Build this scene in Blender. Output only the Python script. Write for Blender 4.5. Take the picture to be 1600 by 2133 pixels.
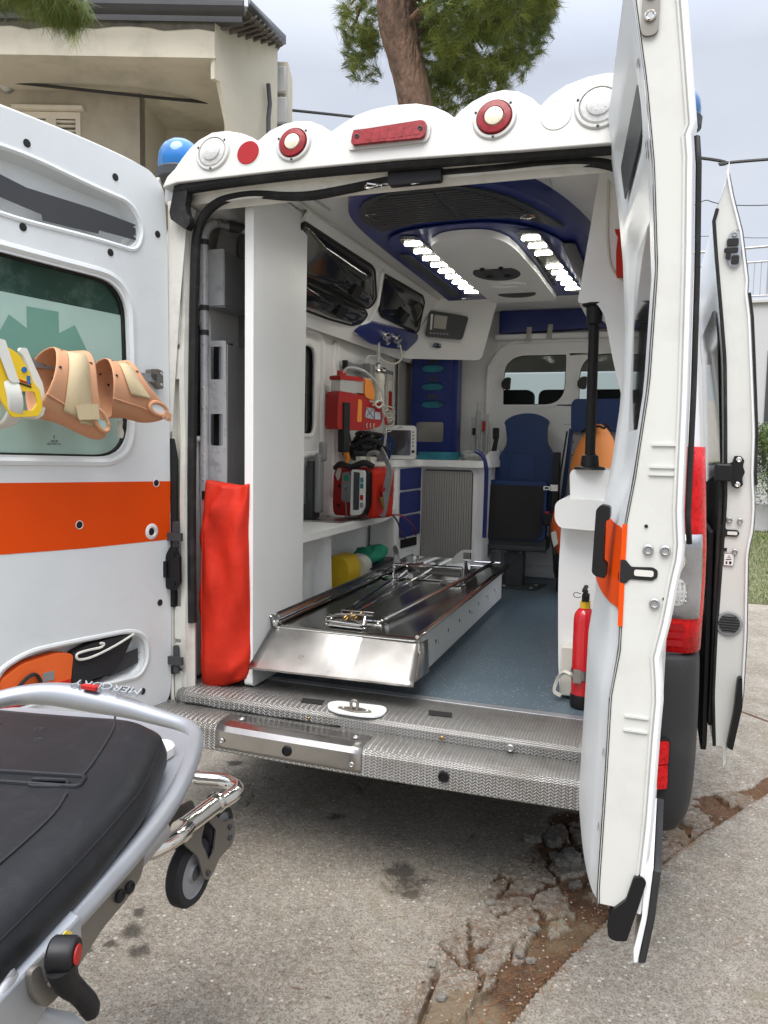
import bpy, bmesh, math, random
import numpy as np
from math import sin, cos, pi, radians, sqrt
from mathutils import Vector, Matrix, noise
from mathutils.geometry import tessellate_polygon
random.seed(7); np.random.seed(7)
for o in list(bpy.data.objects): bpy.data.objects.remove(o)
S = bpy.context.scene
COL = S.collection

# ------------------------------------------------------------------ camera
cd = bpy.data.cameras.new('camera'); cam = bpy.data.objects.new('camera', cd); COL.objects.link(cam)
cd.sensor_fit = 'VERTICAL'; cd.sensor_height = 36.0; cd.lens = 36.0*1600/2133
cd.clip_start = 0.05; cd.clip_end = 800
_y, _p, _r = radians(19.3), radians(5.0), radians(1.0)
_F = Vector((-sin(_y)*cos(_p), cos(_y)*cos(_p), -sin(_p))); _R = Vector((cos(_y), sin(_y), 0)); _U = _R.cross(_F)
_R2 = _R*cos(_r)+_U*sin(_r); _U2 = _U*cos(_r)-_R*sin(_r)
cam.matrix_world = Matrix(((_R2.x,_U2.x,-_F.x,.82),(_R2.y,_U2.y,-_F.y,-2.46),(_R2.z,_U2.z,-_F.z,1.49),(0,0,0,1)))
S.camera = cam

# ------------------------------------------------------------------ sky, sun, exposure
SUN_EL, SUN_AZ = radians(66), radians(184)      # azimuth measured from +Y towards +X: behind the camera, slightly left
w = bpy.data.worlds.new("World"); S.world = w; w.use_nodes = True
nt = w.node_tree; nt.nodes.clear()
out = nt.nodes.new('ShaderNodeOutputWorld'); bg = nt.nodes.new('ShaderNodeBackground'); bg.inputs[1].default_value = 0.1
sky = nt.nodes.new('ShaderNodeTexSky'); sky.sky_type = 'NISHITA'; sky.sun_disc = False
sky.sun_elevation = SUN_EL; sky.sun_rotation = SUN_AZ; sky.air_density = 1.0; sky.dust_density = 3.0; sky.ozone_density = 2.0
tc = nt.nodes.new('ShaderNodeTexCoord'); mp = nt.nodes.new('ShaderNodeMapping'); mp.inputs['Scale'].default_value = (1.2, 1.2, 3.0)
n1 = nt.nodes.new('ShaderNodeTexNoise'); n1.inputs['Scale'].default_value = 1.6; n1.inputs['Detail'].default_value = 7; n1.inputs['Roughness'].default_value = .5
cr = nt.nodes.new('ShaderNodeValToRGB'); e = cr.color_ramp.elements
e[0].position = .35; e[0].color = (2.85, 3.05, 3.5, 1); e[1].position = .66; e[1].color = (3.75, 3.82, 4.0, 1)
mx = nt.nodes.new('ShaderNodeMixRGB'); mx.inputs[0].default_value = .86
sep = nt.nodes.new('ShaderNodeSeparateXYZ'); mr = nt.nodes.new('ShaderNodeMapRange')
mr.inputs[1].default_value = .42; mr.inputs[2].default_value = 1; mr.inputs[3].default_value = 1.0; mr.inputs[4].default_value = 4.6
vm = nt.nodes.new('ShaderNodeVectorMath'); vm.operation = 'SCALE'
lk = nt.links.new
lk(tc.outputs['Generated'], mp.inputs[0]); lk(mp.outputs[0], n1.inputs['Vector']); lk(n1.outputs[0], cr.inputs[0])
lk(sky.outputs[0], mx.inputs[1]); lk(cr.outputs[0], mx.inputs[2])
lk(tc.outputs['Generated'], sep.inputs[0]); lk(sep.outputs[2], mr.inputs[0])
lk(mx.outputs[0], vm.inputs[0]); lk(mr.outputs[0], vm.inputs['Scale']); lk(vm.outputs[0], bg.inputs[0]); lk(bg.outputs[0], out.inputs[0])
sd = bpy.data.lights.new('sun', 'SUN'); sd.energy = 1.5; sd.angle = radians(45); sd.color = (1, .96, .9)
so = bpy.data.objects.new('sun', sd); COL.objects.link(so)
sdir = Vector((sin(SUN_AZ)*cos(SUN_EL), cos(SUN_AZ)*cos(SUN_EL), sin(SUN_EL)))
so.rotation_euler = sdir.to_track_quat('Z', 'Y').to_euler(); so.location = (0, 0, 30)
S.view_settings.view_transform = 'Standard'; S.view_settings.look = 'None'
S.view_settings.exposure = 1.2; S.view_settings.gamma = 1; S.view_settings.use_curve_mapping = False
S.render.engine = 'CYCLES'
try:
    S.cycles.use_denoising = True; S.cycles.max_bounces = 8; S.cycles.diffuse_bounces = 5; S.cycles.glossy_bounces = 4
    S.cycles.transparent_max_bounces = 8; S.cycles.caustics_reflective = False; S.cycles.caustics_refractive = False
    S.cycles.sample_clamp_indirect = 6
except Exception: pass

# ------------------------------------------------------------------ materials
def mat(name, col, rough=.5, metal=0., var=.08, vscale=4., bump=0., bscale=60., dirt=0., dirtcol=(.12,.10,.07), dscale=3.,
        spec=.5, coat=0., trans=0., alpha=1., emis=None, estr=0., rvar=.1, bdist=.003, ior=None, stretch=None):
    m = bpy.data.materials.new(name); m.use_nodes = True; t = m.node_tree; b = t.nodes['Principled BSDF']; L = t.links.new
    tc = t.nodes.new('ShaderNodeTexCoord'); src = tc.outputs['Object']
    if stretch:
        mp = t.nodes.new('ShaderNodeMapping'); mp.inputs['Scale'].default_value = stretch; L(src, mp.inputs[0]); srcs = mp.outputs[0]
    else: srcs = src
    n = t.nodes.new('ShaderNodeTexNoise'); n.inputs['Scale'].default_value = vscale; n.inputs['Detail'].default_value = 6; L(srcs, n.inputs['Vector'])
    mr = t.nodes.new('ShaderNodeMapRange'); mr.inputs[3].default_value = 1-var; mr.inputs[4].default_value = 1+var; mr.inputs[1].default_value=.25; mr.inputs[2].default_value=.75
    L(n.outputs[0], mr.inputs[0])
    vm = t.nodes.new('ShaderNodeVectorMath'); vm.operation = 'SCALE'; vm.inputs[0].default_value = col[:3]; L(mr.outputs[0], vm.inputs['Scale'])
    c = vm.outputs[0]
    if dirt > 0:
        d = t.nodes.new('ShaderNodeTexNoise'); d.inputs['Scale'].default_value = dscale; d.inputs['Detail'].default_value = 10; d.inputs['Roughness'].default_value = .7; L(src, d.inputs['Vector'])
        dm = t.nodes.new('ShaderNodeMapRange'); dm.inputs[1].default_value = .5; dm.inputs[2].default_value = .8; dm.inputs[3].default_value = 0; dm.inputs[4].default_value = dirt; L(d.outputs[0], dm.inputs[0])
        x = t.nodes.new('ShaderNodeMixRGB'); L(dm.outputs[0], x.inputs[0]); L(c, x.inputs[1]); x.inputs[2].default_value = (*dirtcol, 1); c = x.outputs[0]
    L(c, b.inputs['Base Color'])
    rr = t.nodes.new('ShaderNodeMapRange'); rr.inputs[3].default_value = max(0.02, rough-rvar*rough*2); rr.inputs[4].default_value = min(1, rough+rvar*rough*2)
    L(n.outputs[0], rr.inputs[0]); L(rr.outputs[0], b.inputs['Roughness'])
    b.inputs['Metallic'].default_value = metal; b.inputs['Specular IOR Level'].default_value = spec
    b.inputs['Coat Weight'].default_value = coat; b.inputs['Transmission Weight'].default_value = trans; b.inputs['Alpha'].default_value = alpha
    if ior: b.inputs['IOR'].default_value = ior
    if emis: b.inputs['Emission Color'].default_value = (*emis, 1); b.inputs['Emission Strength'].default_value = estr
    if bump > 0:
        bn = t.nodes.new('ShaderNodeTexNoise'); bn.inputs['Scale'].default_value = bscale; bn.inputs['Detail'].default_value = 4; L(srcs, bn.inputs['Vector'])
        bp = t.nodes.new('ShaderNodeBump'); bp.inputs['Strength'].default_value = bump; bp.inputs['Distance'].default_value = bdist; L(bn.outputs[0], bp.inputs['Height']); L(bp.outputs[0], b.inputs['Normal'])
    return m
M = {}
M['paint'] = mat('white_van_paint', (.74,.755,.76), .3, coat=.3, var=.03, dirt=.25, dirtcol=(.35,.34,.30), dscale=2.5)
M['doorpaint'] = mat('white_door_lining', (.70,.735,.735), .38, var=.04, vscale=2, dirt=.15, dirtcol=(.34,.34,.31), dscale=5, bump=.04, bscale=220)
M['frp'] = mat('white_fibreglass', (.82,.83,.815), .42, var=.05, vscale=3, dirt=.18, dirtcol=(.36,.34,.28), bump=.05, bscale=40)
M['cream'] = mat('soiled_cream_paint', (.64,.635,.58), .4, var=.06, vscale=6, dirt=.35, dirtcol=(.13,.11,.08), dscale=9, stretch=(1,1,.3))
M['edgepaint'] = mat('scuffed_door_edge_paint', (.60,.605,.57), .36, var=.02, vscale=5, dirt=.3, dirtcol=(.27,.26,.24), dscale=4, stretch=(1,1,.25))
M['fairpaint'] = mat('cream_white_fairing_gelcoat', (.53,.53,.50), .38, coat=.1, var=.03, dirt=.3, dirtcol=(.42,.40,.34), dscale=6)
M['rubber'] = mat('black_rubber', (.011,.011,.011), .6, spec=.3, bump=.2, bscale=90, dirt=.3, dirtcol=(.12,.12,.11), dscale=12)
M['black'] = mat('black_plastic', (.008,.008,.009), .45, spec=.3, bump=.08, bscale=200)
M['dark'] = mat('dark_void', (.008,.008,.008), .8)
M['bumper'] = mat('charcoal_bumper_plastic', (.024,.025,.026), .62, spec=.3, bump=.35, bscale=300, dirt=.2, dirtcol=(.13,.12,.1))
M['orange'] = mat('orange_reflective_tape', (.74,.070,.002), .45, var=.04, vscale=3, spec=.2)
M['blue'] = mat('navy_plastic', (.014,.027,.16), .33, var=.12)
M['seatblue'] = mat('navy_vinyl', (.014,.036,.115), .45, spec=.22, var=.15, bump=.15, bscale=160)
M['console'] = mat('dark_slate_console', (.035,.039,.044), .5, bump=.1, bscale=200)
M['grey'] = mat('grey_plastic', (.24,.245,.25), .5)
M['dgrey'] = mat('dark_grey_plastic', (.05,.053,.057), .5, spec=.35)
M['steel'] = mat('mirror_steel', (.40,.39,.375), .30, 1, var=.10, vscale=12, bump=.05, bscale=30, rvar=.12)
M['traytop'] = mat('polished_dark_steel', (.36,.36,.345), .17, 1, var=.08, vscale=6, bump=.012, bscale=20)
M['chrome'] = mat('chrome', (.75,.74,.71), .07, 1, var=.03)
M['alu'] = mat('silver_painted_aluminium', (.40,.42,.445), .40, .7, var=.05, dirt=.12, dirtcol=(.2,.2,.2), dscale=14)
M['ladder'] = mat('scratched_aluminium', (.64,.65,.66), .42, .25, var=.06, dirt=.6, dirtcol=(.09,.09,.09), dscale=26)
M['castalu'] = mat('cast_aluminium', (.42,.42,.42), .5, .8, var=.1, bump=.15, bscale=120)
M['plate'] = mat('bronze_grey_bracket', (.23,.215,.19), .42, .7, var=.08)
M['redfab'] = mat('red_ripstop_fabric', (.52,.022,.007), .68, var=.10, vscale=7, bump=.5, bscale=5, bdist=.03, spec=.3)
M['orfab'] = mat('orange_nylon_fabric', (.80,.13,.02), .6, var=.1, bump=.3, bscale=60)
M['orcush'] = mat('pale_orange_cover', (.84,.29,.07), .55, var=.06, bump=.3, bscale=14)
M['blackfab'] = mat('black_fabric', (.014,.014,.016), .8, bump=.4, bscale=120)
M['leather'] = mat('charcoal_vinyl_mattress', (.008,.009,.011), .42, spec=.28, var=.10, vscale=5, bump=.16, bscale=300, bdist=.002, dirt=.1, dirtcol=(.1,.1,.1), dscale=30)
M['wheelrub'] = mat('dark_grey_tyre_rubber', (.022,.022,.024), .7, spec=.3, bump=.2)
M['red'] = mat('red_plastic', (.38,.014,.012), .45, var=.15, spec=.35)
M['redgloss'] = mat('red_enamel', (.60,.012,.018), .2, coat=.5)
M['redlens'] = mat('red_lens', (.50,.008,.010), .28, coat=0, spec=.2, var=.35, vscale=70, bump=.1, bscale=150)
M['maroonlens'] = mat('faded_red_lens', (.23,.012,.016), .25, spec=.3, var=.35, vscale=70, bump=.1, bscale=150)
M['clearlens'] = mat('clear_ribbed_lens', (.52,.52,.50), .15, coat=.4, var=.12, vscale=90, bump=.4, bscale=130, bdist=.002)
M['tailclear'] = mat('clear_tail_lens', (.30,.30,.31), .14, .6, coat=.5, var=.25, vscale=14, bump=.15, bscale=60)
M['amberlens'] = mat('cream_lens', (.72,.66,.50), .15, coat=.6, var=.15, vscale=60)
M['reflred'] = mat('red_reflector_disc', (.30,.007,.009), .5, spec=.2)
M['bluedome'] = mat('blue_beacon_lens', (.006,.12,.36), .08, coat=.3, var=.5, vscale=9, dirt=.35, dirtcol=(.25,.55,.75), dscale=10)
M['yellow'] = mat('yellow_plastic', (.78,.52,.02), .4)
M['green'] = mat('green_cloth', (.01,.24,.14), .8, bump=.5, bscale=40)
M['teal'] = mat('teal_card', (.02,.19,.25), .5, var=.35, vscale=16)
M['beige'] = mat('beige_hook_strap', (.53,.43,.26), .85, bump=.35, bscale=160, var=.05)
M['peach'] = mat('peach_foam', (.56,.295,.165), .75, spec=.25, var=.06, vscale=8, bump=.15, bscale=90)
M['white'] = mat('white_plastic', (.74,.74,.71), .4, var=.04)
M['dirtywhite'] = mat('yellowed_white_plastic', (.62,.61,.53), .5, var=.08)
M['foam'] = mat('white_foam', (.66,.66,.60), .8, bump=.2)
M['screen'] = mat('screen_glass', (.05,.055,.06), .12, coat=.5)
M['lcd'] = mat('pale_display', (.30,.29,.24), .3)
M['tint'] = mat('tinted_window', (.012,.014,.013), .06, coat=.3)
M['tintflap'] = mat('smoked_locker_flap', (.018,.018,.019), .09, var=.5, vscale=5, bump=.1, bscale=5)
M['shutter'] = mat('grey_roller_slats', (.33,.32,.30), .5, var=.05, vscale=40)
M['floor'] = mat('blue_grey_vinyl', (.12,.165,.20), .42)
M['glass'] = mat('clear_glass', (.62,.68,.65), .03, trans=1., var=0, ior=1.1)
M['orangered'] = mat('orange_plastic', (.75,.24,.02), .4)
M['gold'] = mat('brass_clip', (.33,.21,.07), .3, 1)
M['tape'] = mat('masking_tape', (.50,.49,.42), .7, alpha=.75)
M['clearplastic'] = mat('clear_plastic_tube', (.62,.63,.61), .2, alpha=.55)
M['tyre'] = mat('tyre', (.02,.02,.02), .8, bump=.4)
M['stone'] = mat('broken_concrete', (.17,.158,.135), .95, var=.5, vscale=45, bump=1., bscale=120, bdist=.012)
M['stain_plaster'] = mat('stained_plaster', (.58,.54,.44), .9, var=.12, vscale=1.2, dirt=.6, dirtcol=(.13,.11,.08), dscale=.7, bump=.2, bscale=25)
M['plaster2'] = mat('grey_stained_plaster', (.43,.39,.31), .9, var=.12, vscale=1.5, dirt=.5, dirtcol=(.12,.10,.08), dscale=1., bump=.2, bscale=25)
M['gutter'] = mat('dark_grey_gutter', (.06,.063,.067), .45, .3)
M['tile'] = mat('weathered_roof_tile', (.14,.12,.105), .9, var=.25)
M['greywall'] = mat('pale_grey_render', (.50,.50,.50), .9, var=.06, vscale=.8, dirt=.2, dirtcol=(.3,.3,.29), dscale=.8, bump=.2)
M['shutterwhite'] = mat('cream_shutter_paint', (.70,.65,.54), .5)
M['bark'] = mat('pine_bark', (.20,.125,.085), .95, var=.5, vscale=9, bump=1., bscale=16, bdist=.12, dirt=.7, dirtcol=(.045,.035,.03), dscale=14, stretch=(1,1,.35))
M['soilbits'] = mat('dry_needles', (.20,.085,.03), .9, var=.5, vscale=60)
M['pebble'] = mat('pale_pebble', (.27,.22,.165), .9, var=.6, vscale=90)
M['railing'] = mat('galvanised_rail', (.36,.36,.36), .5, .5)
M['wire'] = mat('black_cable', (.03,.03,.03), .6)
M['goldsticker'] = mat('yellow_sticker', (.75,.55,.05), .5)

def led_mat():
    return mat('led_strip', (.8,.8,.75), .4, emis=(1,.97,.88), estr=26)
M['led'] = led_mat()
M['headrest'] = mat('grey_headrest_cloth', (.14,.15,.15), .8)
M['darkplaster'] = mat('dark_plaster', (.075,.068,.052), .95, var=.5, vscale=8, bump=.5)
M['reflector'] = mat('satin_reflector', (.62,.60,.55), .25, 1)

# frosted green window: film edge is flat print on the pane (object coordinates are world metres)
def nodes_mat(name):
    m = bpy.data.materials.new(name); m.use_nodes = True; t = m.node_tree
    return m, t, t.nodes['Principled BSDF'], t.links.new
def math_(t, op, a, b=None, clamp=False):
    n = t.nodes.new('ShaderNodeMath'); n.operation = op; n.use_clamp = clamp
    for i, v in enumerate((a, b)):
        if v is None: continue
        if isinstance(v, (int, float)): n.inputs[i].default_value = v
        else: t.links.new(v, n.inputs[i])
    return n.outputs[0]
def mixc(t, f, a, b, blend='MIX'):
    n = t.nodes.new('ShaderNodeMixRGB'); n.blend_type = blend
    for i, v in enumerate((f, a, b)):
        if isinstance(v, (int, float)): n.inputs[i].default_value = v
        elif isinstance(v, tuple): n.inputs[i].default_value = (*v[:3], 1)
        else: t.links.new(v, n.inputs[i])
    return n.outputs[0]
def tread_mat():
    m, t, b, L = nodes_mat('aluminium_tread')
    tc = t.nodes.new('ShaderNodeTexCoord'); sp = t.nodes.new('ShaderNodeSeparateXYZ'); L(tc.outputs['UV'], sp.inputs[0])
    # herringbone of small bars: direction alternates by column
    X = math_(t,'MULTIPLY', sp.outputs[0], 95.); Y = math_(t,'MULTIPLY', sp.outputs[1], 95.)
    fx = math_(t,'PINGPONG', X, 1.)
    a = math_(t,'ADD', Y, math_(t,'MULTIPLY', fx, .95))
    bars = math_(t,'PINGPONG', a, .5)
    edge = math_(t,'MULTIPLY', math_(t,'LESS_THAN', fx, .92), math_(t,'GREATER_THAN', fx, .08))
    h = math_(t,'MULTIPLY', math_(t,'SMOOTH_MIN', bars, .32), edge)
    bp = t.nodes.new('ShaderNodeBump'); bp.inputs['Strength'].default_value = 1.; bp.inputs['Distance'].default_value = .007; L(h, bp.inputs['Height']); L(bp.outputs[0], b.inputs['Normal'])
    n = t.nodes.new('ShaderNodeTexNoise'); n.inputs['Scale'].default_value = 7; n.inputs['Detail'].default_value = 9; n.inputs['Roughness'].default_value=.7; L(tc.outputs['Object'], n.inputs['Vector'])
    mr = t.nodes.new('ShaderNodeMapRange'); mr.inputs[1].default_value=.5; mr.inputs[2].default_value=.72; mr.inputs[4].default_value=.55; L(n.outputs[0], mr.inputs[0])
    hv = math_(t,'MULTIPLY', h, 2.2, True)
    c = mixc(t, hv, (.19,.185,.175), (.64,.64,.62)); c = mixc(t, mr.outputs[0], c, (.16,.135,.10)); L(c, b.inputs['Base Color'])
    b.inputs['Metallic'].default_value = .75
    r = t.nodes.new('ShaderNodeMapRange'); r.inputs[3].default_value=.3; r.inputs[4].default_value=.6; L(n.outputs[0], r.inputs[0]); L(r.outputs[0], b.inputs['Roughness'])
    return m
M['tread'] = tread_mat()
def floor_mat():
    m, t, b, L = nodes_mat('speckled_blue_vinyl')
    tc = t.nodes.new('ShaderNodeTexCoord'); v = t.nodes.new('ShaderNodeTexVoronoi'); v.inputs['Scale'].default_value = 70; L(tc.outputs['Object'], v.inputs['Vector'])
    s = math_(t,'LESS_THAN', v.outputs['Distance'], .19)
    w = t.nodes.new('ShaderNodeTexWhiteNoise'); L(v.outputs['Position'], w.inputs['Vector'])
    s = math_(t,'MULTIPLY', s, math_(t,'GREATER_THAN', w.outputs['Value'], .5))
    n = t.nodes.new('ShaderNodeTexNoise'); n.inputs['Scale'].default_value = 3; n.inputs['Detail'].default_value = 8; L(tc.outputs['Object'], n.inputs['Vector'])
    c = mixc(t, n.outputs[0], (.065,.100,.128), (.115,.152,.180)); c = mixc(t, s, c, (.40,.45,.46)); L(c, b.inputs['Base Color'])
    b.inputs['Roughness'].default_value = .38
    n2 = t.nodes.new('ShaderNodeTexNoise'); n2.inputs['Scale'].default_value = 250; L(tc.outputs['Object'], n2.inputs['Vector'])
    bp = t.nodes.new('ShaderNodeBump'); bp.inputs['Strength'].default_value=.15; bp.inputs['Distance'].default_value=.004; L(n2.outputs[0], bp.inputs['Height']); L(bp.outputs[0], b.inputs['Normal'])
    return m
M['floor'] = floor_mat()
def concrete_mat():
    m, t, b, L = nodes_mat('aged_aggregate_concrete')
    tc = t.nodes.new('ShaderNodeTexCoord'); O = tc.outputs['Object']
    def N(sc, det=8, ro=.6):
        n = t.nodes.new('ShaderNodeTexNoise'); n.inputs['Scale'].default_value = sc; n.inputs['Detail'].default_value = det; n.inputs['Roughness'].default_value = ro; L(O, n.inputs['Vector']); return n.outputs[0]
    def MR(x,a,b_,c=0.,d=1.):
        r = t.nodes.new('ShaderNodeMapRange')
        for i,v in enumerate((a,b_,c,d)): r.inputs[i+1].default_value = v
        L(x, r.inputs[0]); return r.outputs[0]
    big = N(1.1, 6); mid = N(5, 10, .75); fine = N(55, 8, .78); vf = N(150, 4, .7)
    c = mixc(t, MR(N(2.6,8,.62),.38,.62), (.205,.187,.155), (.385,.358,.31))
    c = mixc(t, MR(mid,.38,.62,0,.75), c, (.22,.185,.14))
    c = mixc(t, MR(fine,.42,.62,0,.55), c, (.56,.52,.45))
    c = mixc(t, MR(vf,.50,.62,0,.72), c, (.085,.073,.058))
    blot = N(17, 6, .75); c = mixc(t, MR(blot,.34,.66,.0,.55), c, mixc(t, 1.0, c, (.48,.46,.43), 'MULTIPLY'))
    v = t.nodes.new('ShaderNodeTexVoronoi'); v.inputs['Scale'].default_value = 60; L(O, v.inputs['Vector'])
    wn = t.nodes.new('ShaderNodeTexWhiteNoise'); L(v.outputs['Position'], wn.inputs['Vector'])
    chip = math_(t,'MULTIPLY', math_(t,'LESS_THAN', v.outputs['Distance'], .3), math_(t,'GREATER_THAN', wn.outputs['Value'], .80))
    chipc = mixc(t, wn.outputs['Color'], (.66,.62,.56), (.27,.2,.14))
    c = mixc(t, math_(t,'MULTIPLY', chip, .8), c, chipc)
    at = t.nodes.new('ShaderNodeAttribute'); at.attribute_name = 'soil'
    sn = N(38, 8, .75); sm = MR(math_(t,'ADD', at.outputs['Fac'], math_(t,'MULTIPLY', math_(t,'SUBTRACT', sn, .5), 1.1)), .36, .68)
    soil = mixc(t, MR(N(9,8,.7),.3,.7), (.050,.026,.016), (.125,.072,.042)); soil = mixc(t, MR(vf,.5,.68,0,.7), soil, (.20,.125,.07))
    tan = t.nodes.new('ShaderNodeAttribute'); tan.attribute_name = 'sand'
    soil = mixc(t, tan.outputs['Fac'], soil, mixc(t, fine, (.09,.068,.042), (.26,.205,.14)))
    c = mixc(t, sm, c, soil)
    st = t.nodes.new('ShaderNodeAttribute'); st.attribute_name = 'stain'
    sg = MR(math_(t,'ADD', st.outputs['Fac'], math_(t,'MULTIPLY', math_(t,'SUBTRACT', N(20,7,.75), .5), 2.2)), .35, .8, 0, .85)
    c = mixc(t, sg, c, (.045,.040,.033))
    c = mixc(t, MR(N(2.3,9,.75),.55,.68,0,.5), c, (.20,.17,.10))
    c = mixc(t, MR(N(14,7,.8),.57,.68,0,.6), c, (.13,.10,.07))
    L(c, b.inputs['Base Color']); b.inputs['Roughness'].default_value = .92; b.inputs['Specular IOR Level'].default_value=.25
    h = math_(t,'ADD', math_(t,'MULTIPLY', fine, .6), math_(t,'ADD', math_(t,'MULTIPLY', vf, .4), math_(t,'MULTIPLY', chip, .15)))
    bp = t.nodes.new('ShaderNodeBump'); bp.inputs['Strength'].default_value=1.; bp.inputs['Distance'].default_value=.012; L(h, bp.inputs['Height']); L(bp.outputs[0], b.inputs['Normal'])
    return m
M['concrete'] = concrete_mat()
def needle_mat(name, a, b_, dry):
    m, t, b, L = nodes_mat(name)
    tc = t.nodes.new('ShaderNodeTexCoord'); n = t.nodes.new('ShaderNodeTexNoise'); n.inputs['Scale'].default_value = 2.2; n.inputs['Detail'].default_value = 6; L(tc.outputs['Object'], n.inputs['Vector'])
    r = t.nodes.new('ShaderNodeMapRange'); r.inputs[1].default_value=.35; r.inputs[2].default_value=.65; L(n.outputs[0], r.inputs[0])
    c = mixc(t, r.outputs[0], a, b_)
    n2 = t.nodes.new('ShaderNodeTexNoise'); n2.inputs['Scale'].default_value = 9; n2.inputs['Detail'].default_value = 5; L(tc.outputs['Object'], n2.inputs['Vector'])
    r2 = t.nodes.new('ShaderNodeMapRange'); r2.inputs[1].default_value=.58; r2.inputs[2].default_value=.72; r2.inputs[4].default_value=.5; L(n2.outputs[0], r2.inputs[0])
    c = mixc(t, r2.outputs[0], c, dry); L(c, b.inputs['Base Color']); b.inputs['Roughness'].default_value=.55
    b.inputs['Subsurface Weight'].default_value = 0
    return m
M['needles'] = needle_mat('pine_needles', (.06,.10,.012), (.19,.23,.03), (.30,.25,.06))
M['hedge'] = needle_mat('hedge_leaves', (.04,.08,.02), (.12,.17,.04), (.2,.17,.06))
M['grass'] = needle_mat('lawn_grass', (.07,.11,.025), (.17,.19,.06), (.28,.22,.1))
# ------------------------------------------------------------------ mesh helpers
def link(o, parent=None):
    COL.objects.link(o)
    if parent is not None:
        o.parent = parent
        if parent.parent is None and parent.type == 'EMPTY':
            o.matrix_parent_inverse = parent.matrix_basis.inverted()
    return o
def finish(name, me, m, parent=None, bevel=0., seg=2, ang=35, smooth=True):
    if smooth:
        me.shade_smooth(); me.set_sharp_from_angle(angle=radians(ang))
    me.materials.append(M[m] if isinstance(m, str) else m)
    o = bpy.data.objects.new(name, me); link(o, parent)
    if bevel > 0:
        b = o.modifiers.new('b', 'BEVEL'); b.width = bevel; b.segments = seg; b.limit_method = 'ANGLE'; b.angle_limit = radians(40); b.harden_normals = False
    return o
def thing(name, label, cat, loc, group=None):
    o = bpy.data.objects.new(name, None); o.location = loc; o.empty_display_size = .1; COL.objects.link(o)
    o['label'] = label; o['category'] = cat
    if group: o['group'] = group
    return o
def tag(o, label=None, cat=None, group=None, kind=None):
    if label: o['label'] = label
    if cat: o['category'] = cat
    if group: o['group'] = group
    if kind: o['kind'] = kind
    return o
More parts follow.
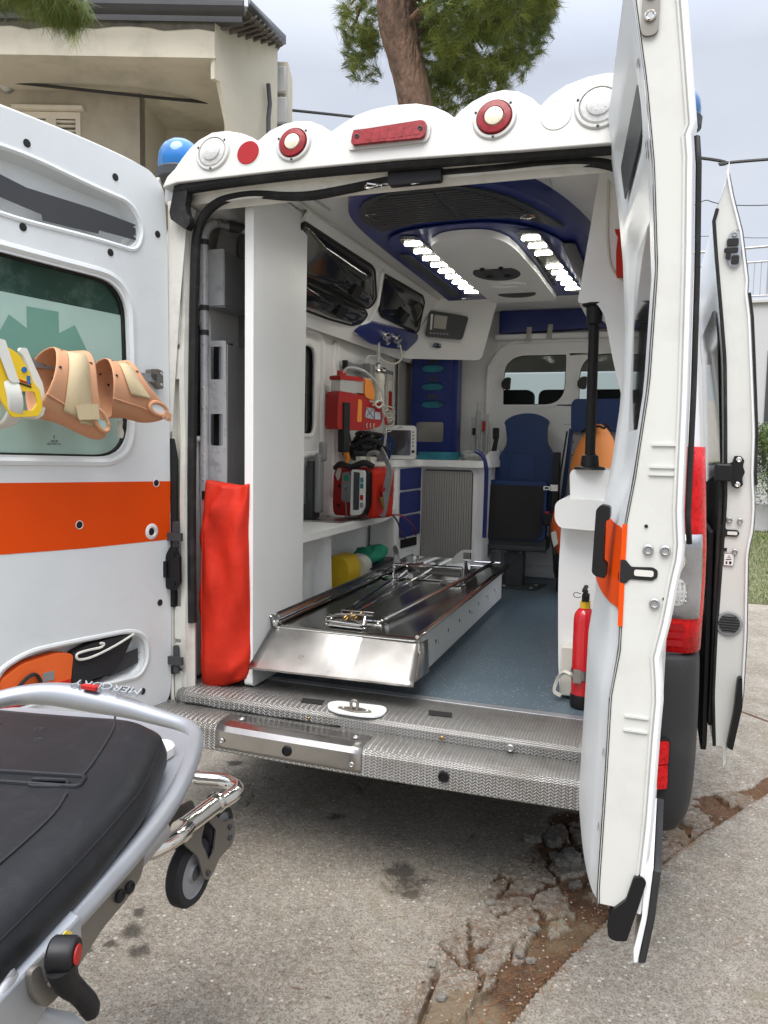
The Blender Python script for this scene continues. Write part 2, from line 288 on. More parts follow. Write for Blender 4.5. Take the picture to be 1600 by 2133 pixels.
class MB:
    def __init__(s): s.v = []; s.f = []; s.uv = None
    def add(s, vs, fs):
        k = len(s.v); s.v += [tuple(v) for v in vs]; s.f += [tuple(i+k for i in f) for f in fs]; return s
    def box(s, a, b, xf=None):
        x0,y0,z0 = a; x1,y1,z1 = b
        vs = [(x,y,z) for z in (z0,z1) for y in (y0,y1) for x in (x0,x1)]
        if xf: vs = [xf(*v) for v in vs]
        return s.add(vs, [(0,2,3,1),(4,5,7,6),(0,1,5,4),(2,6,7,3),(0,4,6,2),(1,3,7,5)])
    def prism(s, outer, w0, w1, xf, holes=(), backface=True):
        """outline in (u,v), extruded w0..w1 ; xf(u,v,w)->xyz"""
        loops = [list(outer)] + [list(h) for h in holes]
        flat = [p for l in loops for p in l]; n = len(flat)
        tris = tessellate_polygon([[Vector((p[0],p[1],0)) for p in l] for l in loops])
        vs = [xf(p[0],p[1],w0) for p in flat] + [xf(p[0],p[1],w1) for p in flat]
        fs = []
        for t in tris:
            fs.append(tuple(t)); fs.append(tuple(i+n for i in reversed(t)))
        k = 0
        for l in loops:
            m = len(l)
            for i in range(m):
                j = (i+1) % m; fs.append((k+i, k+i+n, k+j+n, k+j))
            k += m
        return s.add(vs, fs)
    def tube(s, path, r, n=10, closed=False, cap=True):
        P = [Vector(p) for p in path]; m = len(P)
        rs = r if isinstance(r, (list, tuple)) else [r]*m
        T = []
        for i in range(m):
            a = P[(i-1) % m] if (closed or i > 0) else P[i]; b = P[(i+1) % m] if (closed or i < m-1) else P[i]
            d = b-a; T.append(d.normalized() if d.length > 1e-9 else Vector((0,0,1)))
        up = Vector((0,0,1)) if abs(T[0].z) < .9 else Vector((1,0,0))
        nrm = (up - T[0]*up.dot(T[0])).normalized(); vs = []
        for i in range(m):
            nrm = (nrm - T[i]*nrm.dot(T[i]));
            nrm = nrm.normalized() if nrm.length > 1e-6 else Vector((1,0,0)); bn = T[i].cross(nrm)
            for k in range(n):
                a = 2*pi*k/n; vs.append(P[i] + (nrm*cos(a)+bn*sin(a))*rs[i])
        fs = []
        for i in range(m if closed else m-1):
            j = (i+1) % m
            for k in range(n): fs.append((i*n+k, i*n+(k+1)%n, j*n+(k+1)%n, j*n+k))
        if cap and not closed: fs += [tuple(range(n))[::-1], tuple((m-1)*n+k for k in range(n))]
        return s.add(vs, fs)
    def lathe(s, prof, o, axis, n=24, xdir=None):
        """prof: (r, h) along axis from o"""
        A = Vector(axis).normalized(); X = Vector(xdir) if xdir else (Vector((0,0,1)) if abs(A.z) < .9 else Vector((1,0,0)))
        X = (X-A*X.dot(A)).normalized(); Y = A.cross(X); O = Vector(o); vs = []; m = len(prof)
        for r, h in prof:
            for k in range(n):
                a = 2*pi*k/n; vs.append(O + A*h + (X*cos(a)+Y*sin(a))*r)
        fs = [(i*n+k, i*n+(k+1)%n, (i+1)*n+(k+1)%n, (i+1)*n+k) for i in range(m-1) for k in range(n)]
        if prof[0][0] > 1e-6: fs.append(tuple(range(n))[::-1])
        if prof[-1][0] > 1e-6: fs.append(tuple((m-1)*n+k for k in range(n)))
        return s.add(vs, fs)
    def grid(s, fn, us, vs_):
        nu, nv = len(us), len(vs_)
        return s.add([fn(u,v) for v in vs_ for u in us], [(j*nu+i, j*nu+i+1, (j+1)*nu+i+1, (j+1)*nu+i) for j in range(nv-1) for i in range(nu-1)])
    def loft(s, rings, cap=True):
        n = len(rings[0]); m = len(rings); vs = [p for r in rings for p in r]
        fs = [(i*n+k, i*n+(k+1)%n, (i+1)*n+(k+1)%n, (i+1)*n+k) for i in range(m-1) for k in range(n)]
        if cap: fs += [tuple(range(n))[::-1], tuple((m-1)*n+k for k in range(n))]
        return s.add(vs, fs)
    def obj(s, name, m, parent=None, bevel=0., seg=2, ang=35, smooth=True):
        me = bpy.data.meshes.new(name); me.from_pydata(s.v, [], s.f); me.validate()
        if len(s.f) < 60000:
            b = bmesh.new(); b.from_mesh(me); bmesh.ops.remove_doubles(b, verts=b.verts, dist=1e-5); bmesh.ops.recalc_face_normals(b, faces=b.faces); b.to_mesh(me); b.free()
        me.update()
        return finish(name, me, m, parent, bevel, seg, ang, smooth)
def rp(pts, r, n=5):
    """round the corners of a polygon; r a number or one per corner"""
    out = []; N = len(pts)
    for i, p in enumerate(pts):
        rr = r[i] if isinstance(r, (list, tuple)) else r
        p = Vector(p[:2]); a = Vector(pts[i-1][:2])-p; b = Vector(pts[(i+1) % N][:2])-p
        rr_ = min(rr, a.length*.48, b.length*.48)
        if rr_ < 1e-5: out.append(tuple(p)); continue
        A = p+a.normalized()*rr_; B = p+b.normalized()*rr_
        for k in range(n+1):
            t = k/n; out.append(tuple(A*(1-t)**2+p*2*t*(1-t)+B*t*t))
    return out
def rect(x0, y0, x1, y1, r=0, n=5):
    q = [(x0,y0),(x1,y0),(x1,y1),(x0,y1)]
    return rp(q, r, n) if r else q
def circ(x, y, r, n=20): return [(x+r*cos(2*pi*k/n), y+r*sin(2*pi*k/n)) for k in range(n)]
def sm(pts, n=6, closed=False):
    """Catmull-Rom"""
    P = [Vector(p) for p in pts]; N = len(P); out = []
    for i in range(N if closed else N-1):
        p1, p2 = P[i], P[(i+1) % N]
        p0 = P[(i-1) % N] if (closed or i > 0) else p1*2-p2; p3 = P[(i+2) % N] if (closed or i < N-2) else p2*2-p1
        for k in range(n):
            t = k/n; out.append(.5*((2*p1)+(p2-p0)*t+(2*p0-5*p1+4*p2-p3)*t*t+(3*p1-p0-3*p2+p3)*t**3))
    if not closed: out.append(P[-1])
    return out
def FY(y0, s=1): return lambda u, v, w: (u, y0+s*w, v)          # outline in X,Z
def FX(x0, s=1): return lambda u, v, w: (x0+s*w, u, v)          # outline in Y,Z
def FZ(z0, s=1): return lambda u, v, w: (u, v, z0+s*w)          # outline in X,Y
def frame(P, u, v):
    P, u, v = Vector(P), Vector(u).normalized(), Vector(v).normalized(); n = u.cross(v).normalized(); v = n.cross(u)
    return lambda a, b, c: tuple(P+u*a+v*b+n*c)
def text(name, s, size, m, parent, xf, depth=.001, align='CENTER'):
    c = bpy.data.curves.new(name, 'FONT'); c.body = s; c.size = size; c.align_x = align; c.align_y = 'CENTER'; c.extrude = depth/2; c.resolution_u = 3
    o = bpy.data.objects.new(name, c); me = bpy.data.meshes.new_from_object(o); bpy.data.objects.remove(o)
    for v in me.vertices: v.co = Vector(xf(v.co.x, v.co.y, v.co.z))
    me.materials.clear(); me.materials.append(M[m]); o = bpy.data.objects.new(name, me); link(o, parent); return o
def uvproj(o, fn):
    me = o.data; uv = me.uv_layers.new(name='UVMap')
    co = np.zeros(len(me.vertices)*3); me.vertices.foreach_get('co', co); co = co.reshape(-1,3)
    li = np.zeros(len(me.loops), int); me.loops.foreach_get('vertex_index', li)
    uv.data.foreach_set('uv', fn(co[li]).astype(np.float32).ravel())
def copy_tree(o, dx=None, parent=None):
    c = o.copy(); COL.objects.link(c)
    if parent is not None: c.parent = parent
    for ch in o.children: copy_tree(ch, None, c)
    return c
def bolt(name, p, axis, r, parent, m='castalu'):
    b = MB(); b.lathe([(r,0),(r,r*.35),(r*.75,r*.6),(r*.72,r*.6),(r*.5,r*.25),(.0001,r*.25)], p, axis, 12); return b.obj(name, m, parent)
# ================================================================== AMBULANCE: shell
FZ0 = .545          # load floor
CXV = -.03          # centre line
amb = thing('ambulance', 'white high-roof ambulance seen from behind with both rear doors swung open', 'ambulance', (CXV, 2.5, 0))
# side profile: half width as a function of height
def hw(z):
    P = [(.30,.93),(.5,.965),(.9,.995),(1.15,1.0),(1.45,.975),(2.0,.925),(2.3,.89),(2.42,.845),(2.5,.74),(2.545,.5),(2.56,0)]
    for (a, x), (b, y) in zip(P, P[1:]):
        if z <= b: return x+(y-x)*(z-a)/(b-a)
    return 0
def side_skin(sgn, holes, name, y1=4.35):
    ys = sorted(set([.10,.3,.6,1.2,1.6,2.0,2.6,3.2,3.8,y1]+[h for H in holes for h in H[:2]])); zs = sorted(set([.36,.5,.7,.9,1.15,1.3,1.45,1.6,1.8,2.0,2.15,2.3,2.38,2.42]+[h for H in holes for h in H[2:]]))
    b = MB(); idx = {}
    for j, z in enumerate(zs):
        for i, y in enumerate(ys): b.v.append((CXV+sgn*hw(z), y, z))
    n = len(ys)
    for j in range(len(zs)-1):
        for i in range(n-1):
            yc, zc = (ys[i]+ys[i+1])/2, (zs[j]+zs[j+1])/2
            if any(H[0] < yc < H[1] and H[2] < zc < H[3] for H in holes): continue
            b.f.append((j*n+i, j*n+i+1, (j+1)*n+i+1, (j+1)*n+i))
    o = b.obj(name, 'paint', amb); s = o.modifiers.new('s','SOLIDIFY'); s.thickness = .012; s.offset = -sgn; return o
WH_Y0, WH_Y1 = .75, 1.5
side_skin(-1, [(WH_Y0, WH_Y1, .36, .7), (3.9, 4.35, 1.45, 2.0)], 'side_panel')
side_skin(1, [(WH_Y0, WH_Y1, .36, .7), (1.75, 2.95, .5, 2.3), (3.9, 4.35, 1.45, 2.0)], 'side_panel')
# roof
b = MB(); zs = [.845, .74, .5, 0, -.5, -.74, -.845]; zz = [2.42, 2.5, 2.545, 2.56, 2.545, 2.5, 2.42]
ys = [.08, 1, 2, 3, 4.0, 4.2]
b.grid(lambda u, v: (CXV+zs[int(u)], v, zz[int(u)]), range(7), ys)
o = b.obj('roof', 'paint', amb); s_ = o.modifiers.new('s','SOLIDIFY'); s_.thickness = .01
# cab: windscreen surround, bonnet, floor
def cabring(y, z0, z1, hwf=1.0, n=14):
    return [(CXV+t*hw(min(z1,2.3))*hwf, y, z1) for t in np.linspace(-1,1,n)]
b = MB()
b.grid(lambda u, v: (CXV+u*(.88 if v == 0 else .93), 4.2 if v == 0 else 4.45, 2.545-.06*abs(u)**3 if v == 0 else 2.15), np.linspace(-1,1,9), [0,1])
b.grid(lambda u, v: (CXV+u*.97, [5.0,5.5,5.75,5.8][int(v)], [1.35,1.22,1.0,.35][int(v)]), np.linspace(-1,1,5), range(4))
for s in (-1,1):
    b.add([(CXV+s*.93,4.45,2.15),(CXV+s*.9,4.2,2.54),(CXV+s*.95,4.35,2.0),(CXV+s*.95,4.35,1.45),(CXV+s*1.0,4.35,1.3),(CXV+s*1.0,4.35,.36),(CXV+s*.97,5.8,.36),(CXV+s*.97,5.75,1.0),(CXV+s*.97,5.5,1.22),(CXV+s*.97,5.0,1.35)], [(0,1,2),(3,4,9),(4,5,6,7,8,9)])
    b.tube([(CXV+s*.93,4.45,2.15),(CXV+s*.97,5.0,1.35)], .045, 8)
b.obj('cab_bonnet', 'paint', amb)
b = MB(); b.grid(lambda u, v: (CXV+u*(.88+.04*v), 4.46+.53*v, 2.14-.79*v), (-1,-.5,0,.5,1), (0,1)); b.obj('windscreen', 'glass', amb)
b = MB(); b.box((CXV-.95,4.55,1.0),(CXV+.95,5.0,1.33)); b.obj('dashboard', 'dgrey', amb, .03)
b = MB(); b.box((CXV-.95,3.2,.5),(CXV+.95,5.0,.54)); b.obj('cab_floor', 'dgrey', amb)
b = MB(); b.box((CXV-.86,3.2,2.36),(CXV+.86,4.45,2.40)); b.obj('cab_headlining', 'grey', amb)
for x in (-.22, .10, .48):
    b = MB(); b.prism(rect(x-.14,1.66,x+.14,1.93,.06), 0, .10, FY(3.52)); b.prism(rect(x-.24,1.0,x+.24,1.64,.08), 0, .13, FY(3.52)); b.obj('cab_headrest', 'headrest', amb, .03, 3)
b = MB(); b.box((CXV-.93,.02,.47),(CXV+.93,3.2,FZ0-.006)); b.box((CXV-.6,.3,.33),(CXV-.45,5,.47)); b.box((CXV+.45,.3,.33),(CXV+.6,5,.47)); b.box((CXV-.7,.9,.28),(CXV+.7,1.05,.42)); b.obj('chassis', 'dark', amb)
# rear wheels
for s, X in ((1, .875), (-1, -.93)):
    y0, r = 1.06, .335
    t = MB(); t.lathe([(.20,-.11),(.30,-.115),(r-.01,-.09),(r,-.06),(r,.06),(r-.01,.09),(.30,.115),(.20,.11)], (X, y0, r), (1,0,0), 36); t.f = [f for f in t.f if len(f) == 4]; ty = t.obj('wheel', 'tyre', amb)
    t = MB(); t.lathe([(.205,-.10),(.2,.02),(.12,.03),(.06,.05),(.0001,.05)], (X, y0, r), (s,0,0), 24); t.obj('rim', 'castalu', ty)
    b = MB(); b.lathe([(.40,-.1),(.41,.1)], (X, y0, r+.05), (1,0,0), 24); b.f = [f for f in b.f if len(f) == 4]; b.obj('wheel_arch', 'bumper', amb)

# ------------------------------------------------------------------ rear frame
# left pillar (ridged pressing), from the outer corner in to the seal
prof = [(-.965,.30),(-.965,.10),(-.935,.02),(-.905,.0),(-.893,.0),(-.888,.030),(-.866,.032),(-.860,.012),(-.838,.010),(-.830,.035),(-.818,.040),(-.820,.052),(-.89,.058)]
def pillar(sgn, x_off):
    b = MB(); us = range(len(prof)); zs = np.linspace(.44, 2.36, 24)
    def fn(u, v):
        x, y = prof[int(u)]; k = int(u)
        out = (hw(v)-.985) if k < 4 else 0
        if k in (5,6): y += .006*sin(v*9)+(.018 if 1.05 < v < 1.45 else 0)
        if k in (7,8): y += .004*sin(v*13+1)
        xx = x - out*.9
        return (xx if sgn < 0 else 2*CXV-xx+x_off, y, v)
    b.grid(fn, us, zs); o = b.obj('rear_pillar', 'cream', amb, ang=60); s_ = o.modifiers.new('s','SOLIDIFY'); s_.thickness = .004; return o
pl = pillar(-1, 0); pillar(1, -.03)
# pressed ribs, slot and door hinges on the left pillar
b = MB(); b.prism(rp([(-.897,1.05),(-.872,1.08),(-.868,1.42),(-.885,1.50),(-.897,1.5)], .012), -.004, .01, FY(.004)); b.obj('pillar_slot', 'dark', pl)
for z0, z1 in ((.50,.61),(.62,.72),(.735,.86),(1.72,1.83),(1.845,2.0)):
    b = MB(); b.prism(rect(-.886,z0,-.856,z1,.01), 0, .02, FY(.008)); b.obj('pressed_rib', 'cream', pl, .005)
def hinge(x, z, s, par, big):
    b = MB()
    if big:
        b.prism(rp([(x-.03,z-.075),(x+.012,z-.08),(x+.026,z-.055),(x+.03,z-.05),(x+.03,z+.05),(x+.022,z+.055),(x+.012,z+.085),(x-.012,z+.085),(x-.03,z+.05)], .01), 0, .016, FY(-.03))
        b.box((x-.045,-.04,z-.03),(x-.02,.01,z+.03)); b.lathe([(.008,0),(.008,.006),(.0001,.006)], (x+.004,-.03,z+.055), (0,-1,0), 10); b.lathe([(.008,0),(.008,.006),(.0001,.006)], (x+.004,-.03,z-.055), (0,-1,0), 10)
        b.obj('door_hinge', 'black', par, .003)
    else:
        b.prism(rect(x-.012,z-.055,x+.012,z+.055,.011), 0, .008, FY(-.012)); b.box((x-.05,-.022,z-.018),(x+.032,-.008,z+.012)); b.obj('door_check', 'dgrey', par, .003)
hinge(-.868, 1.01, -1, pl, True); hinge(-.868, 1.135, -1, pl, False)
hinge(-.868, .66, -1, pl, False)
b = MB(); b.box((-.898,-.006,.86),(-.878,.02,.955)); b.box((-.898,-.006,.6),(-.872,.02,.63)); b.obj('rubber_stop', 'black', pl, .003)
# corner rubber at top left, torn edge
b = MB(); b.prism(rp([(-.845,2.41),(-.79,2.395),(-.795,2.36),(-.802,2.33),(-.795,2.30),(-.783,2.285),(-.785,2.262),(-.80,2.245),(-.862,2.285),(-.868,2.31),(-.856,2.36)], .006), 0, .035, FY(-.035)); b.obj('corner_seal', 'rubber', amb, .006, 3)
# top rail
b = MB(); b.grid(lambda u, v: (u, [-.005,.0,.018,.022,.05,.055,.058][int(v)], [2.405,2.385,2.382,2.352,2.348,2.338,2.44][int(v)]+.008*cos((u+.05)*1.6)-.006), np.linspace(-.82,.76,24), range(7))
o = b.obj('top_rail', 'cream', amb, ang=60); s_ = o.modifiers.new('s','SOLIDIFY'); s_.thickness = .004
b = MB(); b.prism(rect(-.045,2.335,.135,2.385,.01), 0, .03, FY(-.012)); b.obj('latch_plate', 'black', amb, .004)
# seals
pts = sm([(-.845,-.018,2.392),(-.6,-.02,2.400),(-.3,-.022,2.402),(0,-.022,2.396),(.3,-.022,2.388),(.55,-.02,2.38),(.76,-.018,2.374)], 6)
b = MB(); b.tube(pts, .022, 10); b.obj('outer_seal', 'rubber', amb)
inner = [(-.822,.03,.80),(-.823,.03,1.2),(-.817,.03,1.6),(-.810,.03,1.95),(-.803,.03,2.16),(-.792,.03,2.25),(-.765,.03,2.305),(-.72,.03,2.343),(-.66,.03,2.362),(-.55,.03,2.366),(-.43,.03,2.348),(-.33,.03,2.342),(-.2,.03,2.352),(-.06,.03,2.366),(.1,.03,2.371),(.3,.03,2.368),(.48,.03,2.368),(.62,.03,2.355),(.71,.03,2.31),(.752,.03,2.22),(.765,.03,2.0),(.775,.03,1.4),(.775,.03,.8)]
b = MB(); b.tube(sm(inner, 5), .017, 10); b.obj('inner_seal', 'rubber', amb)
for x in (-.105, .052):
    b = MB(); b.tube(sm([(x-.022,.012,2.352),(x-.022,-.002,2.340),(x-.008,-.004,2.336),(x+.008,-.004,2.338),(x+.022,-.002,2.343),(x+.024,.014,2.353)],4), .004, 8); b.tube([(x-.02,.01,2.356),(x+.03,.02,2.348)], .003, 6); b.obj('wire_hook', 'chrome', amb)

# ------------------------------------------------------------------ scalloped lamp fairing
top = [(-.885,2.39),(-.868,2.43),(-.84,2.455),(-.815,2.49),(-.785,2.525),(-.75,2.552),(-.70,2.572),(-.64,2.572),(-.58,2.556),(-.54,2.538),(-.513,2.521),
       (-.50,2.53),(-.47,2.552),(-.42,2.568),(-.37,2.573),(-.32,2.566),(-.275,2.545),(-.240,2.520),
       (-.215,2.535),(-.16,2.564),(-.10,2.578),(-.03,2.583),(.05,2.578),(.11,2.560),(.155,2.535),(.180,2.514),
       (.195,2.532),(.235,2.560),(.28,2.578),(.33,2.583),(.375,2.573),(.42,2.545),(.447,2.517),
       (.475,2.545),(.52,2.572),(.58,2.588),(.64,2.592),(.70,2.582),(.755,2.548),(.80,2.50),(.825,2.45),(.835,2.38)]
out = top + [(.76,2.372),(.40,2.382),(0,2.398),(-.40,2.404),(-.82,2.404)]
def FYt(y0): return lambda u, v, w: (u, y0+w+(v-2.39)*.18, v)
b = MB(); b.prism(out, 0, .10, FYt(-.055)); fair = b.obj('roof_fairing', 'fairpaint', amb, .014, 4, 30)
# scallop shoulders running forwards
for i, (xa, xb) in enumerate(((-.513,-.24),(-.24,.18),(.18,.447))):
    xc, r = (xa+xb)/2, (xb-xa)/2*.93
    b = MB()
    b.grid(lambda u, v: (xc+r*cos(u)*(1-.15*v), .03+v*.5, 2.44+(.122 if i == 1 else .108)*(1-v*.75)*(sin(u)**.6 if sin(u) > 0 else 0)), np.linspace(0,pi,16), np.linspace(0,1,6)); o = b.obj('fairing_shoulder', 'fairpaint', fair, ang=60)
b = MB(); b.prism(rp([(-.165,2.445),(.095,2.443),(.105,2.46),(.108,2.50),(.09,2.522),(-.15,2.517),(-.165,2.505),(-.17,2.46)], .02), 0, .012, FYt(-.062)); b.obj('brake_lamp_recess', 'fairpaint', fair, .005)
def yf(z, o=0): return -.055+(z-2.39)*.18-o
b = MB(); b.prism(rp([(-.150,2.456),(.085,2.452),(.094,2.462),(.096,2.500),(.082,2.510),(-.148,2.503),(-.153,2.492),(-.155,2.464)], .016), 0, .03, FYt(-.078)); bl = b.obj('brake_lamp', 'maroonlens', fair, .007, 3)
for x in (-.135,.078): bolt('screw', (x, yf(2.482,.022), 2.482), (0,-1,0), .008, bl, 'dgrey')
for k in range(7):
    x = -.105+k*.027; b = MB(); b.prism(rect(x,2.463,x+.021,2.497,.004), 0, .0015, FYt(-.0790)); b.obj('lamp_cell', 'maroonlens', bl)
nx = Vector((0,-1,.18)).normalized()
def lamp(x, z, r, kind):
    y = yf(z); c = Vector((x, y, z))
    b = MB(); b.lathe([(r*1.28,-.01),(r*1.28,.002),(r*1.2,.007),(r*1.05,.008),(r*1.02,.003),(r*1.0,-.003),(r*.98,-.012)], c, nx, 40)
    bz = b.obj('round_lamp', 'fairpaint', fair)
    if kind == 'clear':
        b = MB(); b.lathe([(r*1.0,-.008),(r*1.0,.004),(r*.93,.009),(r*.7,.011),(r*.66,.0115)], c, nx, 40); b.f = [f for f in b.f if len(f)==4]; b.obj('lens_rim', 'clearlens', bz)
        b = MB(); b.lathe([(r*.66,.0115),(r*.62,.016),(r*.4,.020),(.0001,.021)], c, nx, 32); b.obj('lens', 'clearlens', bz)
        m = MB()
        for i in range(-3,4):
            for j in range(-4,5):
                if (i*i*1.2+j*j*.7) > 9: continue
                p = c+nx*.0195+Vector((i*r*.17, 0, 0))+Vector((0,.18,1)).normalized()*(j*r*.12); m.lathe([(r*.045,0),(r*.03,.0010),(.0001,.0014)], p, nx, 6)
        m.obj('lens_pips', 'clearlens', bz)
        m = MB()
        for k in range(22):
            a = 2*pi*k/22; p = c+nx*.009+Vector((cos(a)*r*.82,0,0))+Vector((0,.18,1)).normalized()*(sin(a)*r*.82); m.lathe([(r*.05,0),(.0001,.0012)], p, nx, 6)
        m.obj('rim_pips', 'clearlens', bz)
    else:
        b = MB(); b.lathe([(r*1.0,-.008),(r*1.0,.006),(r*.94,.014),(r*.6,.016),(r*.57,.012)], c, nx, 40); b.f = [f for f in b.f if len(f)==4]; b.obj('lens_ring', 'maroonlens', bz)
        b = MB(); b.lathe([(r*.56,.010),(r*.52,.018),(r*.3,.022),(.0001,.023)], c, nx, 32); b.obj('lens', 'amberlens', bz)
        m = MB(); V = Vector((0,.18,1)).normalized()
        for k in range(-3,4):
            p = c+nx*.0205+Vector((k*r*.1,0,0)); h = r*.3; m.tube([p-V*h*(1-abs(k)*.12), p+V*h*(1-abs(k)*.12)], r*.02, 5)
        m.obj('lens_ribs', 'clearlens', bz)
    for a in (40, 160, 270):
        a = radians(a); p = c+nx*.007+Vector((cos(a)*r*1.16,0,0))+Vector((0,.18,1)).normalized()*(sin(a)*r*1.16); bolt('screw', p, nx, .0042, bz, 'dgrey')
lamp(-.686, 2.497, .052, 'clear'); lamp(-.373, 2.493, .050, 'red'); lamp(.309, 2.494, .054, 'red'); lamp(.619, 2.492, .056, 'clear')
b = MB(); c = Vector((-.545, yf(2.481), 2.481)); b.lathe([(.042,-.004),(.042,.002),(.040,.003),(.0001,.003)], c, nx, 40); b.obj('red_reflector', 'reflred', fair, ang=20)
b = MB(); c = Vector((-.545, yf(2.481), 2.481)); b.lathe([(.047,-.006),(.047,.0005),(.042,.0015)], c, nx, 40); b.obj('reflector_rim', 'fairpaint', fair)
b = MB(); c = Vector((.495, yf(2.48), 2.48)); b.lathe([(.046,-.01),(.046,.0012),(.0445,.0022),(.043,.0016),(.0001,.0016)], c, nx, 40); b.obj('blank_cover', 'fairpaint', fair, ang=20)
def beacon(x, y, z, r):
    b = MB(); b.lathe([(r,0),(r*1.02,r*.35),(r*.97,r*.75),(r*.8,r*1.12),(r*.5,r*1.35),(r*.2,r*1.43),(.0001,r*1.44)], (x,y,z), (0,0,1), 32); bd = b.obj('blue_beacon', 'bluedome', amb)
    b = MB(); b.lathe([(r*1.05,-.03),(r*1.08,0),(r*1.0,.006)], (x,y,z), (0,0,1), 32); b.obj('beacon_base', 'dgrey', bd)
    b = MB(); b.lathe([(r*.55,.0),(r*.5,r*.9),(.0001,r*.95)], (x,y,z), (0,0,1), 12); b.obj('beacon_reflector', 'chrome', bd)
beacon(-.892, .07, 2.487, .080); beacon(.838, .30, 2.555, .072)
b = MB(); b.box((CXV-.93,.05,2.36),(CXV-.74,.5,2.47)); b.box((CXV+.74,.15,2.40),(CXV+.91,.45,2.53)); b.obj('beacon_pod', 'paint', amb, .03, 3)

# ------------------------------------------------------------------ rear step
def bend(u, k):   # the step bows back in the middle
    t = (u-CXV)/.8; return k*(1-t*t)
sp = [(.24,.5475),(.02,.5475),(-.012,.543),(-.024,.530),(-.024,.500),(-.012,.497)]
b = MB(); xs = np.linspace(-.86,.80,40)
b.grid(lambda u, v: (u, sp[int(v)][0]-bend(u,.01), sp[int(v)][1]), xs, range(len(sp)))
us = np.array([0,.22,.255,.275,.305,.32])
st = b.obj('door_sill', 'tread', amb, ang=30)
uvproj(st, lambda c: np.stack([c[:,0], c[:,1]+c[:,2]], 1))
s_ = st.modifiers.new('s','SOLIDIFY'); s_.thickness = .004
sp2 = [(-.012,.500),(-.120,.496),(-.142,.490),(-.152,.475),(-.156,.405),(-.145,.397),(-.10,.395)]
b = MB(); xs = np.linspace(-.92,.87,44)
b.grid(lambda u, v: (u, sp2[int(v)][0]-(bend(u,.02) if int(v) > 0 else bend(u,.01)), sp2[int(v)][1]), xs, range(len(sp2)))
step = b.obj('rear_step', 'tread', amb, ang=26); uvproj(step, lambda c: np.stack([c[:,0], c[:,1]+c[:,2]], 1))
s_ = step.modifiers.new('s','SOLIDIFY'); s_.thickness = .004
# oily edge under the upper nosing
b = MB(); b.tube(sm([(x, -.026-bend(x,.01), .502+.002*sin(x*31)) for x in np.linspace(-.82,-.18,30)],2), .004, 6); b.obj('oily_sealant', 'rubber', st)
# polished kick plate, bolted over the tread on the left
def yk(u, z): return -bend(u,.03)
kp = MB(); kx = np.linspace(-.60,-.045,14); pr = [(-.050,.5015),(-.118,.4995),(-.145,.4930),(-.1565,.476),(-.159,.425),(-.1592,.416)]
kp.grid(lambda u, v: (u, pr[int(v)][0]-bend(u,.02), pr[int(v)][1]), kx, range(6)); k = kp.obj('kick_plate', 'steel', step, ang=25); s_ = k.modifiers.new('s','SOLIDIFY'); s_.thickness=.003
for x, z in ((-.57,.445),(-.075,.44)): bolt('screw', (x,-.161-bend(x,.02),z), (0,-1,0), .009, k)
for x in (-.53,-.09): bolt('screw', (x,-.09-bend(x,.02),.502), (0,0,1), .010, k)
def plug(x, r=.017, z=.447):
    b = MB(); b.lathe([(r*1.1,0),(r,.006),(r*.8,.007),(r*.75,.003),(.0001,.003)], (x,-.158-bend(x,.02),z), (0,-1,0), 20); b.obj('parking_sensor', 'black', step)
plug(-.315); plug(.235); plug(-.83); plug(.72)
# latch striker tub in the sill
b = MB(); W = rp([(-.26,.045),(-.235,.075),(-.06,.085),(-.035,.055),(-.03,.0),(-.05,-.030),(-.10,-.04),(-.19,-.038),(-.235,-.015)], .02)
b.prism(W, 0, .006, FZ(.5485), [[(x*.86-.14*.145, y*.72+.005) for x, y in W]]); tub = b.obj('striker_tub', 'paint', amb, .002)
b = MB(); b.prism([(x*.87-.13*.145, y*.74+.005) for x, y in W], 0, .002, FZ(.5487)); b.obj('tub_floor', 'cream', tub)
b = MB(); b.prism(rp([(-.215,.01),(-.14,.035),(-.07,.01),(-.14,-.015)], .02), 0, .006, FZ(.5508)); b.tube(sm([(-.15,.0,.556),(-.152,.0,.582),(-.14,.0,.59),(-.128,.0,.582),(-.13,.0,.556)],4), .006, 8); b.obj('striker', 'plate', tub, .001)
for x in (-.185,-.095): bolt('bolt', (x,.01,.556), (0,0,1), .007, tub)
for x0, y0 in ((-.37,.05),(.10,.10)):
    b = MB(); b.prism([(x0,y0+.015),(x0+.085,y0+.02),(x0+.095,y0-.025),(x0+.012,y0-.03)], 0, .0015, FZ(.5492)); b.obj('sill_cutout', 'dark', amb)
for x, r in ((.19,.007),(-.30,.006),(.42,.013)):
    bolt('rivet', (x,-.026-bend(x,.01),.515), (0,-1,0), r, st, 'castalu' if r > .01 else 'gold')
# right rear bumper corner, wrapped round to the side
b = MB()
def bc(u, v):
    z = [.30,.34,.40,.55,.70,.82,.868,.875][int(v)]; ins = [.05,.02,0,-.004,-.004,.0,.004,.03][int(v)]
    path = [(.79,-.02),(.84,-.045),(.90,-.048),(.948,-.026),(.974,.02),(.985,.10),(.987,.3),(.984,.72)]
    x, y = path[int(u)]; cx_, cy_ = .8, .25; d = Vector((cx_-x, cy_-y)).normalized()*ins
    return (x+d.x, y+d.y, z)
for sgn in (1,-1):
    b = MB(); b.grid((lambda u, v: bc(u,v)) if sgn > 0 else (lambda u, v: (2*CXV-bc(u,v)[0], bc(u,v)[1], .30+(bc(u,v)[2]-.30)*.25)), range(8), range(8)); o = b.obj('bumper_corner', 'bumper', amb, ang=50)
    s_ = o.modifiers.new('s','SOLIDIFY'); s_.thickness = .01; o.modifiers.new('u','SUBSURF').levels = 2; o.modifiers['u'].render_levels = 2
    if sgn > 0: bump_r = o
